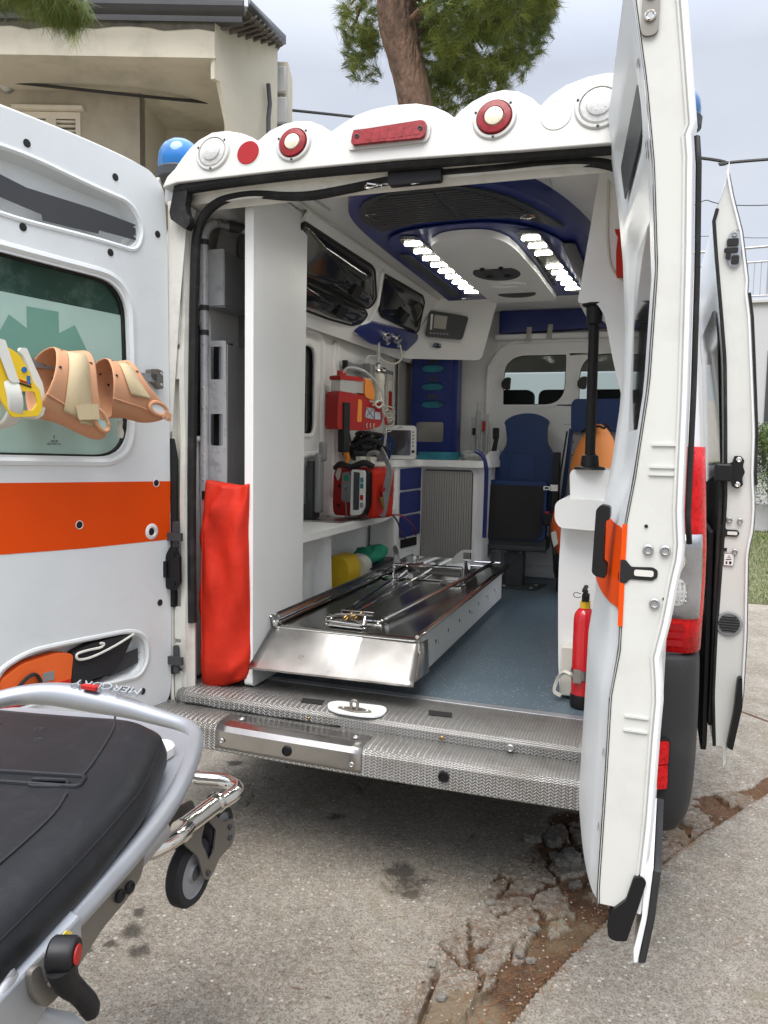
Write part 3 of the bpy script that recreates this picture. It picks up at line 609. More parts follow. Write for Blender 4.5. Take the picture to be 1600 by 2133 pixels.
# fog reflector low on the bumper
fr = frame((.872,-.050,.545), (.55,.32,0), (0,0,1))
b = MB(); b.prism(rect(-.05,-.08,.025,.08,.012), 0, .02, fr); fl = b.obj('bumper_reflector', 'black', amb, .004)
b = MB(); b.prism(rect(-.042,-.073,.017,.0,.006), .02, .026, fr); b.obj('red_reflector', 'redlens', fl)
b = MB(); b.prism(rect(-.042,.004,.017,.073,.006), .02, .026, fr); b.obj('fog_lens', 'redlens', fl)
# tail lamp, right: red top, clear middle with bulbs, red bottom; wraps the corner
def tl(name, z0, z1, m, par, o=0., x0=.84, cut=0):
    path = [(x0,-.012),(.90,-.020),(.938,-.012),(.962,.012),(.975,.05),(.980,.11)]
    P = sm([Vector((x,y,0)) for x,y in path], 4); P = P[:len(P)-cut]; b = MB(); n = len(P)
    zs = np.linspace(z0, z1, 7)
    b.grid(lambda u, v: (P[int(u)].x+o*.7+(hw(v)-.99)*.7, P[int(u)].y-o, v), range(n), zs); ob = b.obj(name, m, par, ang=60); s_ = ob.modifiers.new('s','SOLIDIFY'); s_.thickness = .02; return ob
tail = tl('tail_lamp', .88, 1.50, 'redlens', amb)
for k in range(16):
    z = 1.275+k*.0135
    for j in range(2):
        b = MB(); x = .895+j*.020; b.prism(rect(x,z,x+.015,z+.009,.002), 0, .003, FY(-.0235+j*.004)); b.obj('lamp_cell', 'reflred', tail)
tl('clear_lens', .985, 1.24, 'tailclear', tail, .003, cut=8)
b = MB(); c = Vector((.90,-.022,1.065)); b.lathe([(.042,0),(.040,.006),(.02,.010),(.0001,.012)], c, (.35,-1,0), 24); b.obj('reversing_lens', 'clearlens', tail)
m_ = MB()
for i in range(5):
    for j in range(5):
        a_ = c+Vector((.94,.33,0))*((i-2)*.013)+Vector((0,0,(j-2)*.013)); m_.lathe([(.005,.008),(.0001,.015)], a_, (.35,-1,0), 6)
m_.obj('lens_pips', 'chrome', tail)
b = MB(); b.tube(sm([(.885,-.024,1.225),(.90,-.026,1.20),(.915,-.024,1.16),(.905,-.024,1.13)],4), .008, 8); b.obj('bulb_reflector', 'chrome', tail)
for z in (.90,.925,.95):
    b = MB(); b.prism(rect(.862,z,.925,z+.018,.003), 0, .003, FY(-.0225)); b.obj('lamp_cell', 'reflred', tail)
b = MB(); b.prism(rect(.03,1.02,.35,1.235), 0, .002, lambda u,v,w: (CXV+hw(v)+.002+w, .12+u, v)); b.obj('orange_band', 'orange', amb)
# rear corner skin, right, above the lamp
b = MB()
def cs(u, v):
    P = [(.80,.006),(.86,.0),(.90,.006),(.926,.03),(.940,.07),(.945,.12)]; x, y = P[int(u)]; return (x+(hw(v)-.96)*.9, y, v)
b.grid(cs, range(6), np.linspace(1.50,2.38,12)); o = b.obj('rear_corner', 'paint', amb, ang=60)
b = MB(); b.grid(lambda u, v: (cs(u,v)[0]-.01, cs(u,v)[1]+.012, v), range(6), np.linspace(.86,1.5,6)); b.obj('rear_corner', 'paint', amb, ang=60)
b = MB(); b.grid(lambda u, v: (2*CXV-cs(u,v)[0]-.03, cs(u,v)[1]+.045, v), range(6), np.linspace(.86,2.38,14)); b.obj('rear_corner', 'paint', amb, ang=60)
# ================================================================== LEFT REAR DOOR (local: s from hinge, z up, t towards the outside)
HL = Vector((-.90,-.03,0)); aL = radians(257); dL = Vector((cos(aL), sin(aL), 0)); nL = Vector((-.974,.225,0)).normalized()
def LD(s, z, t=0.): p = HL+dL*s+nL*t; return (p.x, p.y, z)
dout = rp([(-.025,.47),(.80,.47),(.80,2.45),(.60,2.462),(.30,2.462),(.06,2.447),(-.01,2.40),(-.022,2.2),(-.028,1.3)], [.10,.05,.05,.2,.2,.06,.04,.2,.3], 6)
win = rp([(.80-.075,1.442),(.16,1.43),(.155,1.70),(.165,2.03),(.725,2.045)], [.08,.13,.3,.12,.08], 8)
tpk = rp([(.70,2.165),(.55,2.157),(.28,2.162),(.13,2.158),(.098,2.235),(.15,2.305),(.30,2.315),(.53,2.34),(.70,2.335)], [.05,.05,.1,.035,.05,.05,.2,.2,.05], 6)
lpk = rp([(.655,.66),(.45,.60),(.41,.655),(.30,.646),(.125,.640),(.098,.68),(.10,.765),(.17,.798),(.40,.806),(.56,.808),(.655,.77)], [.03,.05,.02,.02,.02,.03,.04,.06,.1,.08,.04], 6)
lpk = rp([(.665,.645),(.41,.648),(.30,.644),(.135,.636),(.098,.68),(.10,.765),(.17,.798),(.40,.806),(.56,.808),(.668,.765)], [.03,.02,.02,.03,.03,.04,.06,.1,.08,.05], 6)
ld = MB(); ld.prism(dout, 0, .012, LD, [win, tpk, lpk])
door = ld.obj('rear_door', 'doorpaint', amb, .006, 3, 40)
door['label'] = 'left rear door standing open, hung with cervical collars'
def lip(name, path, m, par, r=.007, off=-.002, grow=0, xf=LD, n=8):
    b = MB(); b.tube([xf(u,v,off) for u,v in path], r, n, True); return b.obj(name, m, par)
lip('window_surround', [(x+(x-.44)*.07, z+(z-1.74)*.07) for x,z in win], 'doorpaint', door, .016, .008)
lip('pocket_lip', [(x+(x-.4)*.055, z+(z-2.24)*.10) for x,z in tpk], 'doorpaint', door, .010, .004)
lip('pocket_lip', [(x+(x-.38)*.05, z+(z-.72)*.11) for x,z in lpk], 'doorpaint', door, .010, .004)
# outer skin and edge
b = MB(); b.prism(dout, .050, .062, LD, [win]); b.obj('outer_skin', 'paint', door, .004, 2)
b = MB(); n = len(dout); b.v = [LD(x,z,.010) for x,z in dout]+[LD(x,z,.052) for x,z in dout]; b.f = [(i,(i+1)%n,(i+1)%n+n,i+n) for i in range(n)]; b.obj('door_edge', 'edgepaint', door)
b = MB(); b.tube([LD(x+(.012 if x<.3 else -.012)*0,z,.066) for x,z in dout[40:]+dout[:2]], .008, 8); b.obj('weather_strip', 'rubber', door)
b = MB(); b.tube(sm([LD(-.03,1.0,.05),LD(-.03,2.3,.05),LD(-.005,2.43,.05),LD(.08,2.462,.05),LD(.3,2.475,.05),LD(.6,2.476,.05),LD(.8,2.463,.05)],6), .011, 8); b.obj('outer_weather_strip', 'edgepaint', door)
# pane with frosted film
m, t, bs, L_ = nodes_mat('frosted_green_glass')
tcn = t.nodes.new('ShaderNodeTexCoord'); spn = t.nodes.new('ShaderNodeSeparateXYZ'); L_(tcn.outputs['Object'], spn.inputs[0])
nn = t.nodes.new('ShaderNodeTexNoise'); nn.inputs['Scale'].default_value = 14; nn.inputs['Detail'].default_value = 9; L_(tcn.outputs['Object'], nn.inputs['Vector'])
film = (.36,.51,.45)
L_(mixc(t, nn.outputs[0], (film[0]*.9,film[1]*.9,film[2]*.9), (film[0]*1.1,film[1]*1.1,film[2]*1.1)), bs.inputs['Base Color']); bs.inputs['Roughness'].default_value = .22
M['film'] = m
M['greenglass'] = mat('scratched_dark_green_glass', (.022,.058,.042), .12, var=.5, vscale=3, dirt=.55, dirtcol=(.16,.22,.19), dscale=11)
M['stargreen'] = mat('green_star_print', (.15,.31,.25), .25)
b = MB(); b.prism([(x,z) for x,z in win], .030, .035, LD); pane = b.obj('window_pane', 'greenglass', door)
cut = rp([(.725,1.442),(.16,1.43),(.156,1.70),(.158,1.925),(.725,1.933)], [.08,.13,.3,0,0], 8)
b = MB(); b.prism(cut, .027, .0285, LD); b.obj('frosted_film', 'film', pane)
lip('window_gasket', win, 'rubber', door, .007, .026)
# star of life, top part of it above the rail: three crossed bars
star = MB(); cx0, cz0 = .468, 1.735
for k in range(3):
    a = radians(90+60*k); ux, uz = cos(a), sin(a); vx, vz = -uz, ux; L0, W0 = .165, .056
    q = [(cx0+ux*L0*s1+vx*W0*s2, cz0+uz*L0*s1+vz*W0*s2) for s1, s2 in ((-1,-1),(1,-1),(1,1),(-1,1))]
    star.prism(q, .0262-k*.0003, .0268-k*.0003, LD)
star.obj('star_emblem', 'stargreen', pane, smooth=False)
for i, (tt, zz_) in enumerate((('E', 1.497), ('43R-00', 1.483), ('AS2 DOT 211', 1.474))):
    text('glass_marking', tt, .013 if i == 0 else .009, 'dgrey', pane, lambda u, v, w, zz_=zz_: LD(.437-u, zz_+v, .0262+w), .0004)
# upper pocket: dark tray behind a smoked strip
def tray(pk, dep, name, m, par, c, inner='doorpaint'):
    n = len(pk); sx, sz = c; sh = [(sx+(x-sx)*.94, sz+(z-sz)*.86) for x,z in pk]
    b = MB(); b.v = [LD(x,z,.010) for x,z in pk]+[LD(x,z,dep) for x,z in sh]; b.f = [(i,(i+1)%n,(i+1)%n+n,i+n) for i in range(n)]+[tuple(range(n,2*n))]
    return b.obj(name, inner, par)
tray(tpk, .048, 'upper_pocket', 'doorpaint', door, (.4,2.24)); tray(lpk, .048, 'lower_pocket', 'doorpaint', door, (.38,.72), 'doorpaint')
b = MB(); st_ = [(.70,2.235),(.60,2.232),(.52,2.222),(.40,2.232),(.28,2.236),(.20,2.238),(.12,2.247),(.118,2.190),(.25,2.188),(.35,2.165),(.50,2.165),(.56,2.19),(.70,2.205)]
st_ = [(.70,2.27),(.62,2.268),(.53,2.252),(.42,2.252),(.30,2.252),(.20,2.247),(.118,2.242),(.118,2.190),(.27,2.188),(.272,2.176),(.475,2.168),(.478,2.186),(.60,2.20),(.70,2.21)]
b.prism(st_, .004, .008, LD); b.obj('pocket_strap', 'dgrey', door)
b = MB(); b.prism([(.66,.655),(.42,.650),(.30,.648),(.28,.665),(.60,.700),(.66,.705)], .002, .006, LD); b.obj('pocket_strap', 'dgrey', door)
b = MB(); b.prism([(.25,.655),(.21,.70),(.17,.722),(.118,.728),(.118,.675),(.18,.66)], .016, .020, LD); b.obj('pocket_strap', 'dgrey', door)
for s_, z_ in ((.124,2.232),(.124,2.200),(.124,.716),(.124,.690)): bolt('screw', LD(s_,z_,.003), -nL, .004, door, 'castalu')
# orange band, plugs, lock
b = MB(); holes = [circ(.041,1.335,.0125), circ(.369,1.206,.0125), circ(.063,1.157,.030,28)]
b.prism(rp([(-.0235,1.1205),(.35,1.125),(.79,1.142),(.79,1.358),(.35,1.348),(-.0275,1.340)], .002), -.0012, -.0002, LD, holes[1:]); b.obj('orange_band', 'orange', door)
for s_, z_ in ((.528,2.382),(.205,2.377),(.547,2.13),(.229,2.123),(.024,2.231),(.041,1.335),(.369,1.206),(.027,.886),(.112,.568)):
    b = MB(); b.lathe([(.0125,0),(.011,.0015),(.0001,.002)], LD(s_,z_,-.0012), -nL, 18); b.obj('hole_plug', 'dark', door)
    if 1.1 < z_ < 1.4:
        b = MB(); b.tube([LD(s_+.0135*cos(a), z_+.0135*sin(a), -.0022) for a in np.linspace(0,2*pi,20)[:-1]], .0014, 5, True); b.obj('plug_rim', 'white', door)
b = MB(); b.lathe([(.030,0),(.026,.003),(.017,.004),(.015,.001),(.014,-.006)], LD(.063,1.157,-.001), -nL, 28); lk_ = b.obj('lock_bezel', 'white', door)
b = MB(); b.lathe([(.014,.0),(.012,.002),(.006,.002),(.005,-.004),(.0001,-.004)], LD(.065,1.157,-.001), -nL, 18); b.obj('lock_barrel', 'dark', lk_)
# steel bar across the window and its hinge-side bracket
b = MB(); b.prism([(.72,1.712),(.058,1.700),(.058,1.727),(.72,1.742)], -.030, -.026, LD); b.obj('hanging_bar', 'alu', door)
b = MB(); b.prism(rp([(.085,1.745),(.052,1.748),(.030,1.742),(.028,1.680),(.04,1.676),(.055,1.690),(.085,1.716)], .006), -.030, -.001, LD); hb = b.obj('bar_bracket', 'plate', door, .003)
for z_ in (1.732,1.692): bolt('screw', LD(.037,z_,-.030), -nL, .006, hb)

# ================================================================== RIGHT REAR DOOR
HR = Vector((.79,.0,0)); aR = radians(268.6); dR = Vector((cos(aR), sin(aR), 0)); nR = Vector((-dR.y, dR.x, 0))   # nR points to the right: outside
def RD(s, z, t=0.): p = HR+dR*s+nR*t; return (p.x, p.y, z)
# edge section of the free end: inner / outer face offsets by height (measured down the door edge)
EI = [(.47,-.020),(.52,-.026),(.81,-.020),(.97,-.018),(1.07,-.004),(1.33,-.004),(1.43,.010),(1.62,.029),(1.85,.034),(2.05,.019),(2.21,-.002),(2.37,-.030),(2.46,-.045)]
EO = [(.41,.036),(.505,.066),(.70,.078),(.90,.083),(.98,.086),(1.06,.078),(1.14,.093),(1.22,.103),(1.284,.114),(1.36,.107),(1.60,.106),(1.85,.101),(2.06,.093),(2.10,.088),(2.12,.095),(2.24,.081),(2.354,.067),(2.46,.052)]
def itp(T, z):
    if z <= T[0][0]: return T[0][1]
    for (a, x), (b_, y) in zip(T, T[1:]):
        if z <= b_: return x+(y-x)*(z-a)/(b_-a)
    return T[-1][1]
zs = sorted(set([round(z,3) for z in np.linspace(.505,2.46,60)]+[2.06,2.10,2.12,1.06]))
SW = .80
b = MB(); ncol = len(zs)
b.grid(lambda u, v: RD(SW+(-.010 if u in (0,) else 0)-(.004 if u==5 else 0), v, itp(EI,v)*(1-[0,0,.25,.6,.86,1][int(u)])+itp(EO,v)*[0,0.02,.25,.6,.86,.965][int(u)]), range(6), zs)
rdoor = b.obj('rear_door', 'edgepaint', amb, ang=50); rdoor['label'] = 'right rear door standing open, edge towards the camera'
# folded flange of the outer skin beside the edge
b = MB(); b.grid(lambda u, v: RD(SW+[-.004,.006,.008,.0,-.02][int(u)], v, itp(EO,v)+[-.012,-.010,-.002,.002,.004][int(u)]), range(5), zs); b.obj('edge_flange', 'paint', rdoor, ang=60)
b = MB(); b.grid(lambda u, v: RD(SW*u, v, (itp(EO,v)+.003)), np.linspace(-.05,.985,8), zs); b.obj('outer_skin', 'paint', rdoor, ang=60)
# inner skin with window and pocket recesses
zi = [round(z,3) for z in np.linspace(.48,2.45,50)]; si = np.linspace(0,.998,30)
def wedge(u): return -.105*max(0.,1-u)**1.0
def inner(u, v):
    s = u*SW; t = itp(EI,v)-.001+wedge(u)
    # padded lower lining, swelling inwards
    low = max(0, min(1, (1.42-v)/.22)); t -= .030*low*(sin(pi*min(1,max(0,(.92-u)/.9)))**.5 if u < .92 else 0)
    # recess round the window
    d = max(abs(s-.42)-.27, abs(v-1.74)-.33); t += .022*max(0,min(1,(-d+.03)/.06))
    d2 = max(abs(s-.40)-.28, abs(v-2.235)-.075); t += .02*max(0,min(1,(-d2+.015)/.03))
    return RD(s, v, t)
b = MB(); b.grid(inner, si, zi); b.obj('inner_lining', 'doorpaint', rdoor, ang=60)
b = MB(); b.prism(rect(.18,1.45,.66,2.02,.1), 0, .004, lambda u,v,w: RD(u,v,itp(EI,1.75)+.010+w+wedge(u/SW))); b.obj('window_pane', 'tint', rdoor)
b = MB(); b.prism(rect(.14,2.185,.66,2.275,.02), 0, .003, lambda u,v,w: RD(u,v,itp(EI,v)+.006+w+wedge(u/SW))); b.obj('pocket_strap', 'dgrey', rdoor)
b = MB(); b.grid(lambda u, v: RD(u*SW, v, itp(EI,v)-.004+wedge(u)-.030*max(0,min(1,(1.42-v)/.22))*(sin(pi*min(1,max(0,(.92-u)/.9)))**.5 if u < .92 else 0)), np.linspace(.45,.999,20), np.linspace(1.15,1.325,10)); b.obj('orange_band', 'orange', rdoor, ang=60)
b = MB(); b.grid(lambda u, v: RD(SW+.002, v, itp(EI,v)+u), (-.004,.006), np.linspace(1.12,1.335,4)); b.obj('orange_band', 'orange', rdoor)
# rubber line beside the flange, upper door
b = MB(); b.grid(lambda u, v: RD(SW-.006+.004*u, v, itp(EO,v)+.005+.006*u), (0,1), np.linspace(1.30,2.10,16)); o = b.obj('weather_strip', 'rubber', rdoor); s_ = o.modifiers.new('s','SOLIDIFY'); s_.thickness=.01
# lower outer rubber flap beyond the skin
CP = lambda u, v, w: RD(SW-.35+w, v, u)
b = MB(); b.prism([(.088,.61),(.102,.61),(.094,.50),(.080,.40),(.066,.395),(.080,.50)], 0, .36, CP); b.obj('lower_trim', 'bumper', rdoor, .003)
b = MB(); b.prism(rp([(.066,.590),(.048,.585),(.034,.53),(.006,.50),(-.002,.47),(.002,.44),(.014,.435),(.040,.44),(.060,.52),(.074,.58)],.006), 0, .362, CP); b.obj('corner_cap', 'black', rdoor, .004)
b = MB(); b.prism([(.070,.60),(.086,.61),(.079,.50),(.064,.395),(.056,.392),(.054,.42),(.068,.50)], 0, .358, CP); b.obj('skin_corner', 'paint', rdoor, .002)
# seam line between lining and edge
b = MB(); b.tube([RD(SW+.001, v, itp(EI,v)+.004) for v in zs], .0010, 6); b.obj('lining_seam', 'dark', rdoor)
b = MB(); b.tube([RD(SW+.001, v, itp(EO,v)-.016) for v in zs], .0035, 6); b.obj('pressed_bead', 'edgepaint', rdoor)
# hardware on the edge
def edge_pt(z, f): a, c = itp(EI,z), itp(EO,z); return a+(c-a)*f
b = MB(); c0 = edge_pt(2.33,.22)
def EP(z0, f0): return lambda u, v, w: RD(SW+.001+w, z0+v, edge_pt(z0,f0)+u)
b = MB(); b.prism(rect(-.016,-.05,.016,.07,.015), 0, .006, EP(2.345,.30)); sk = b.obj('upper_striker', 'plate', rdoor, .002)
for dz in (.028,-.014): bolt('bolt', EP(2.345,.30)(0,dz,.006), dR, .011, sk, 'chrome')
b = MB(); b.prism(rp([(-.040,-.022),(-.028,-.024),(-.020,-.014),(.024,-.014),(.034,-.006),(.034,.008),(.024,.014),(-.018,.012),(-.030,.026),(-.040,.026)], .004), 0, .0015, EP(1.235,.33)); sl = b.obj('latch_slot', 'dark', rdoor)
b = MB(); b.prism(rect(-.012,-.006,.026,.007,.005), .0015, .003, EP(1.235,.33)); b.obj('latch_tongue', 'cream', sl)
for z_, f_, r_ in ((1.285,.42,.011),(1.285,.70,.011),(1.175,.66,.011)): bolt('bolt', EP(z_,f_)(0,0,.001), dR, r_, rdoor, 'castalu')
for z_, f_ in ((1.333,.38),(1.185,.83)):
    b = MB(); b.lathe([(.004,0),(.003,.001),(.0001,.001)], EP(z_,f_)(0,0,.001), dR, 8); b.obj('drill_hole', 'dark', rdoor)
for z_ in (1.50,1.455,1.44,.93,.90):
    b = MB(); b.prism(rect(-.024,-.0025,.024,.0025,.002), 0, .003, EP(z_,.55)); b.obj('pressed_rib', 'edgepaint', rdoor, .002)
# inside pull handle
b = MB(); hd = rp([(-.078,-.022),(-.082,.0),(-.05,.002),(-.045,-.006),(.045,-.006),(.05,.004),(.078,.004),(.082,-.016),(.07,-.026),(-.07,-.030)], .006)
b.prism([(v, u) for u, v in hd], -.020, .020, lambda u, v, w: RD(SW-.11+w, 1.285+v, itp(EI,1.285)-.040+u)); b.obj('pull_handle', 'black', rdoor, .005, 3)
for z_ in (2.265,2.105,2.085,.83,.66,1.22):
    b = MB(); b.lathe([(.010,0),(.0001,.001)], RD(SW-.035, z_, itp(EI,z_)-.009), -nR, 12); b.obj('hole_plug', 'dark', rdoor)

# ================================================================== SLIDING SIDE DOOR (slid back along the right flank)
SO = [(.40,1.105),(.44,1.115),(.62,1.152),(.84,1.152),(1.0,1.146),(1.14,1.141),(1.22,1.153),(1.31,1.153),(1.40,1.143),(1.55,1.140),(1.80,1.118),(1.96,1.103),(2.02,1.090),(2.04,1.096),(2.23,1.064),(2.34,1.032),(2.43,1.012)]
SI = [(.44,1.065),(.62,1.052),(.84,1.050),(1.31,1.057),(1.55,1.045),(1.80,1.030),(1.96,1.010),(2.15,.985),(2.28,.970),(2.34,.992),(2.38,1.004),(2.43,1.009)]
zs2 = sorted(set([round(z,3) for z in np.linspace(.44,2.43,50)]))
b = MB(); b.grid(lambda u, v: (itp(SI,v)+(itp(SO,v)-itp(SI,v))*u, .45+.004*sin(u*3), v), (0,.1,.45,.9,1), zs2); sdoor = b.obj('sliding_door', 'edgepaint', amb, ang=50); sdoor['label'] = 'side door slid back along the flank'
b = MB(); b.grid(lambda u, v: (itp(SO,v)+.002, .445+u*1.2, v), (0,.3,.6,1), zs2); o = b.obj('outer_skin', 'paint', sdoor, ang=60)
b = MB(); b.grid(lambda u, v: (itp(SI,v)-.001, .452+u*1.2, v), (0,.3,.6,1), zs2); b.obj('inner_skin', 'paint', sdoor, ang=60)
b = MB(); b.prism(rect(.55,1.35,1.5,2.0,.1), 0, .004, lambda u, v, w: (itp(SI,v)-.004-w, u, v)); b.obj('window_pane', 'tint', sdoor)
b = MB(); b.prism(rp([(.46,.50),(1.6,.50),(1.6,1.32),(.46,1.42)],.03), 0, .012, lambda u, v, w: (itp(SI,v)-.003-w, u, v)); b.obj('lower_lining', 'bumper', sdoor, .004)
b = MB(); b.prism([(.53,1.2),(.48,.43),(.50,.40),(1.6,.42),(1.6,1.2)], 0, .02, lambda u, v, w: (itp(SI,v)-.02-w, u, v)); b.obj('inner_rubber', 'black', sdoor, .004)
b = MB(); b.tube([(itp(SI,v)+.002,.447,v) for v in zs2 if v < 2.33], .006, 6); b.obj('door_seal', 'rubber', sdoor)
b = MB(); b.tube([(itp(SO,v)-.006,.446,v) for v in zs2], .004, 6); b.obj('skin_hem', 'paint', sdoor)
b = MB(); b.tube([(itp(SO,v)+.006,.452,v) for v in zs2 if 1.36 < v < 2.03], .005, 6); b.obj('weather_strip', 'rubber', sdoor)
b = MB(); b.prism(rp([(1.128,.70),(1.142,.705),(1.148,.60),(1.125,.44),(1.105,.45),(1.122,.58)],.006), -.03, 0, FY(.45)); b.obj('lower_corner_guard', 'black', sdoor, .005)
b = MB(); b.prism([(1.095,.44),(1.108,.44),(1.108,.38),(1.100,.365)], 0, .006, FY(.45)); b.obj('skin_corner', 'edgepaint', sdoor); b = MB(); b.prism([(1.004,2.415),(1.016,2.415),(1.012,2.47)], 0, .006, FY(.45)); b.obj('skin_corner', 'edgepaint', sdoor)
# rear latch, lower latch, hinge arm, vent, label
def Q(x, z): return lambda u, v, w: (x+u, .448-w, z+v)
lt = MB(); lt.prism(rp([(-.028,.03),(-.012,.06),(.012,.065),(.020,.055),(.022,-.045),(.010,-.062),(-.010,-.058),(-.02,-.03),(-.012,-.01)], .008), 0, .004, Q(1.042,2.17)); la = lt.obj('rear_latch', 'alu', sdoor, .002)
for (x, z, w_, h_) in ((-.006,.022,.018,.012),(-.010,-.004,.022,.008),(.004,-.036,.012,.014),(-.018,-.022,.008,.012)):
    b = MB(); b.prism(rect(-w_,-h_,w_,h_,.006), .004, .012, Q(1.042+x,2.17+z)); b.obj('latch_claw', 'dark', la, .002)
bolt('bolt', (1.040,.444,2.218), (0,-1,0), .009, la)
bk = MB(); bk.prism(rp([(-.006,.035),(-.002,.055),(.018,.055),(.03,.04),(.026,.02),(.034,.0),(.026,-.02),(.03,-.045),(.012,-.058),(-.004,-.05),(-.008,-.03),(-.058,-.026),(-.058,.026),(-.012,.03)], .005), 0, .016, Q(1.080,1.418)); bb = bk.obj('hinge_arm', 'black', sdoor, .004)
b = MB(); b.box((1.018,.40,1.385),(1.070,.46,1.445)); b.obj('arm_block', 'black', bb, .006)
for dz in (.042,-.043): bolt('bolt', (1.092,.432,1.418+dz), (0,-1,0), .009, bb, 'chrome')
b = MB(); b.prism(rp([(-.03,-.02),(-.02,-.024),(-.016,-.012),(.022,-.012),(.03,0),(.022,.012),(-.014,.012),(-.02,.03),(-.03,.03)], .005), 0, .002, Q(1.080,1.205)); s2 = b.obj('latch_slot', 'dark', sdoor)
b = MB(); b.prism(rect(-.012,-.006,.02,.006,.004), .002, .004, Q(1.082,1.205)); b.obj('latch_tongue', 'cream', s2)
for x, z in ((1.075,1.250),(1.108,1.248),(1.098,1.140)): bolt('bolt', (x,.447,z), (0,-1,0), .010, sdoor, 'castalu')
for x, z in ((1.060,1.250),(1.066,1.146)):
    b = MB(); b.prism(rect(-.006,-.006,.006,.006), 0, .002, Q(x,z)); b.obj('square_hole', 'dark', sdoor)
b = MB(); b.lathe([(.044,0),(.042,.004),(.036,.005),(.034,.001),(.0001,.001)], (1.092,.448,.885), (0,-1,0), 32); vt = b.obj('air_vent', 'grey', sdoor)
for k in range(6):
    z = -.024+k*.0095; wd = sqrt(max(0,.033**2-z*z)); b = MB(); b.box((1.092-wd,.441,.885+z-.0022),(1.092+wd,.4465,.885+z+.0022)); b.obj('vent_slat', 'dark', vt)
b = MB(); b.prism(rect(-.017,-.022,.017,.022,.004), 0, .001, Q(1.080,1.112)); lb = b.obj('warning_label', 'black', sdoor)
b = MB(); b.prism(rect(-.0155,-.0205,.0155,.0205,.003), .001, .0014, Q(1.080,1.112)); b.obj('label_face', 'white', lb)
b = MB(); b.prism([(-.006,.006),(.006,.006),(0,.016)], .0014, .0018, Q(1.080,1.112), [[(-.0035,.0075),(.0035,.0075),(0,.0135)]]); b.prism([(-.010,.001),(.008,.003),(.008,0),(-.010,-.002)], .0014, .0018, Q(1.080,1.112)); b.prism(rect(-.010,-.016,-.004,-.006,.003), .0014, .0018, Q(1.080,1.112)); b.prism(rect(.001,-.016,.009,-.006,.003), .0014, .0018, Q(1.080,1.112)); b.obj('label_pictogram', 'black', lb)
# ================================================================== AMBULANCE: interior fittings
b = MB(); b.grid(lambda u, v: (u, v, .5455), (-.86,0,.80), (.262,1.6,3.15)); fl = b.obj('vinyl_floor', 'floor', amb)
b = MB(); b.box((-.84,.225,.5462),(.78,.262,.5495)); b.obj('floor_edge_strip', 'alu', amb, .001)
for yb in (0,1):
    pass
# left wall with a window, made as a plate with a hole
LW = MB(); wY = rect(.98,1.53,1.285,2.0,.07,6); wY2 = rect(.10,1.50,.26,2.02,.07,6)
LW.prism([(.045,.54),(3.15,.54),(3.15,2.10),(.045,2.10)], 0, .010, FX(-.905), [wY, wY2]); lw = LW.obj('left_wall', 'frp', amb, .008, 3)
for wv in (wY, wY2):
    b = MB(); b.prism(wv, 0, .004, FX(-.915)); wp = b.obj('window_pane', 'tint', amb)
    b = MB(); b.tube([(-.892, y, z) for y, z in wv], .012, 8, True); b.obj('window_surround', 'frp', wp)
b = MB(); b.tube([(-.893, y, z) for y, z in rect(.9,1.43,1.38,2.08,.1,6)], .018, 8, True); b.obj('wall_pressing', 'frp', amb)
b = MB(); b.tube([(-.893, y, z) for y, z in rect(1.52,1.2,1.6,2.05,.04,6)], .014, 8, True); b.obj('wall_pressing', 'frp', amb)
# right wall
b = MB(); b.prism([(.045,.54),(3.15,.54),(3.15,2.12),(.045,2.12)], 0, .012, FX(.835), [[(1.76,.56),(2.94,.56),(2.94,2.09),(1.76,2.09)]]); b.obj('right_wall', 'frp', amb, .006)
b = MB(); b.prism([(.848,2.12),(.836,2.12),(.60,2.458),(.60,2.47),(.63,2.47)], .045, 3.15, lambda u, v, w: (u, w, v)); b.obj('right_cove', 'frp', amb, .01)
# sloping locker fascia and ceiling
sl = Vector((.24,0,.35)).normalized(); sn = Vector((.35,0,-.24)).normalized()
P0 = Vector((-.56,0,2.45))
def SLP(y, d, w=0.): p = P0 - sl*d + sn*w; return (p.x, y, p.z)      # d: distance down the slope, w: proud of it
o1 = rp([(.50,.045),(.53,.085),(1.33,.075),(1.575,.205),(1.575,.245),(1.545,.262),(.80,.27),(.50,.26)], .02)
lk2 = rp([(.55,.272),(.80,.276),(1.54,.276),(1.60,.295),(1.58,.345),(1.49,.375),(1.2,.39),(.55,.395)], .03)
lk3 = rp([(1.49,.062),(1.56,.058),(2.18,.045),(2.27,.07),(2.47,.24),(2.46,.262),(1.80,.262),(1.70,.235)], .02)
lk1 = rp([(.50,.06),(1.30,.06),(1.36,.07),(1.575,.19),(1.58,.235),(1.545,.258),(.80,.262),(.50,.262)], .02)
b = MB(); b.prism([(.505,-.01),(3.15,-.01),(3.15,.47),(.505,.47)], -.012, 0, lambda u,v,w: SLP(u,v,w), [lk1, lk3, lk2]); ls = b.obj('locker_fascia', 'frp', amb, .008, 3)
def flap(path, bulge, name):
    c = Vector((sum(p[0] for p in path)/len(path), sum(p[1] for p in path)/len(path))); b = MB(); rings = []
    for k, (s_, w_) in enumerate(((1.0,.004),(.985,.012),(.93,.016),(.8,.016+bulge*.5),(.5,.016+bulge),(.2,.016+bulge*1.1))):
        rings.append([SLP(c.x+(x-c.x)*s_, c.y+(y-c.y)*s_, w_+.004*sin(x*9+y*30)*(s_ < .9)) for x, y in path])
    b.loft(rings, False); b.f.append(tuple(range(5*len(path),6*len(path)))); o = b.obj(name, 'tintflap', amb, ang=60)
    b = MB(); b.tube([SLP(x, y, .006) for x, y in path], .009, 8, True); b.obj('flap_gasket', 'rubber', o); return o, c
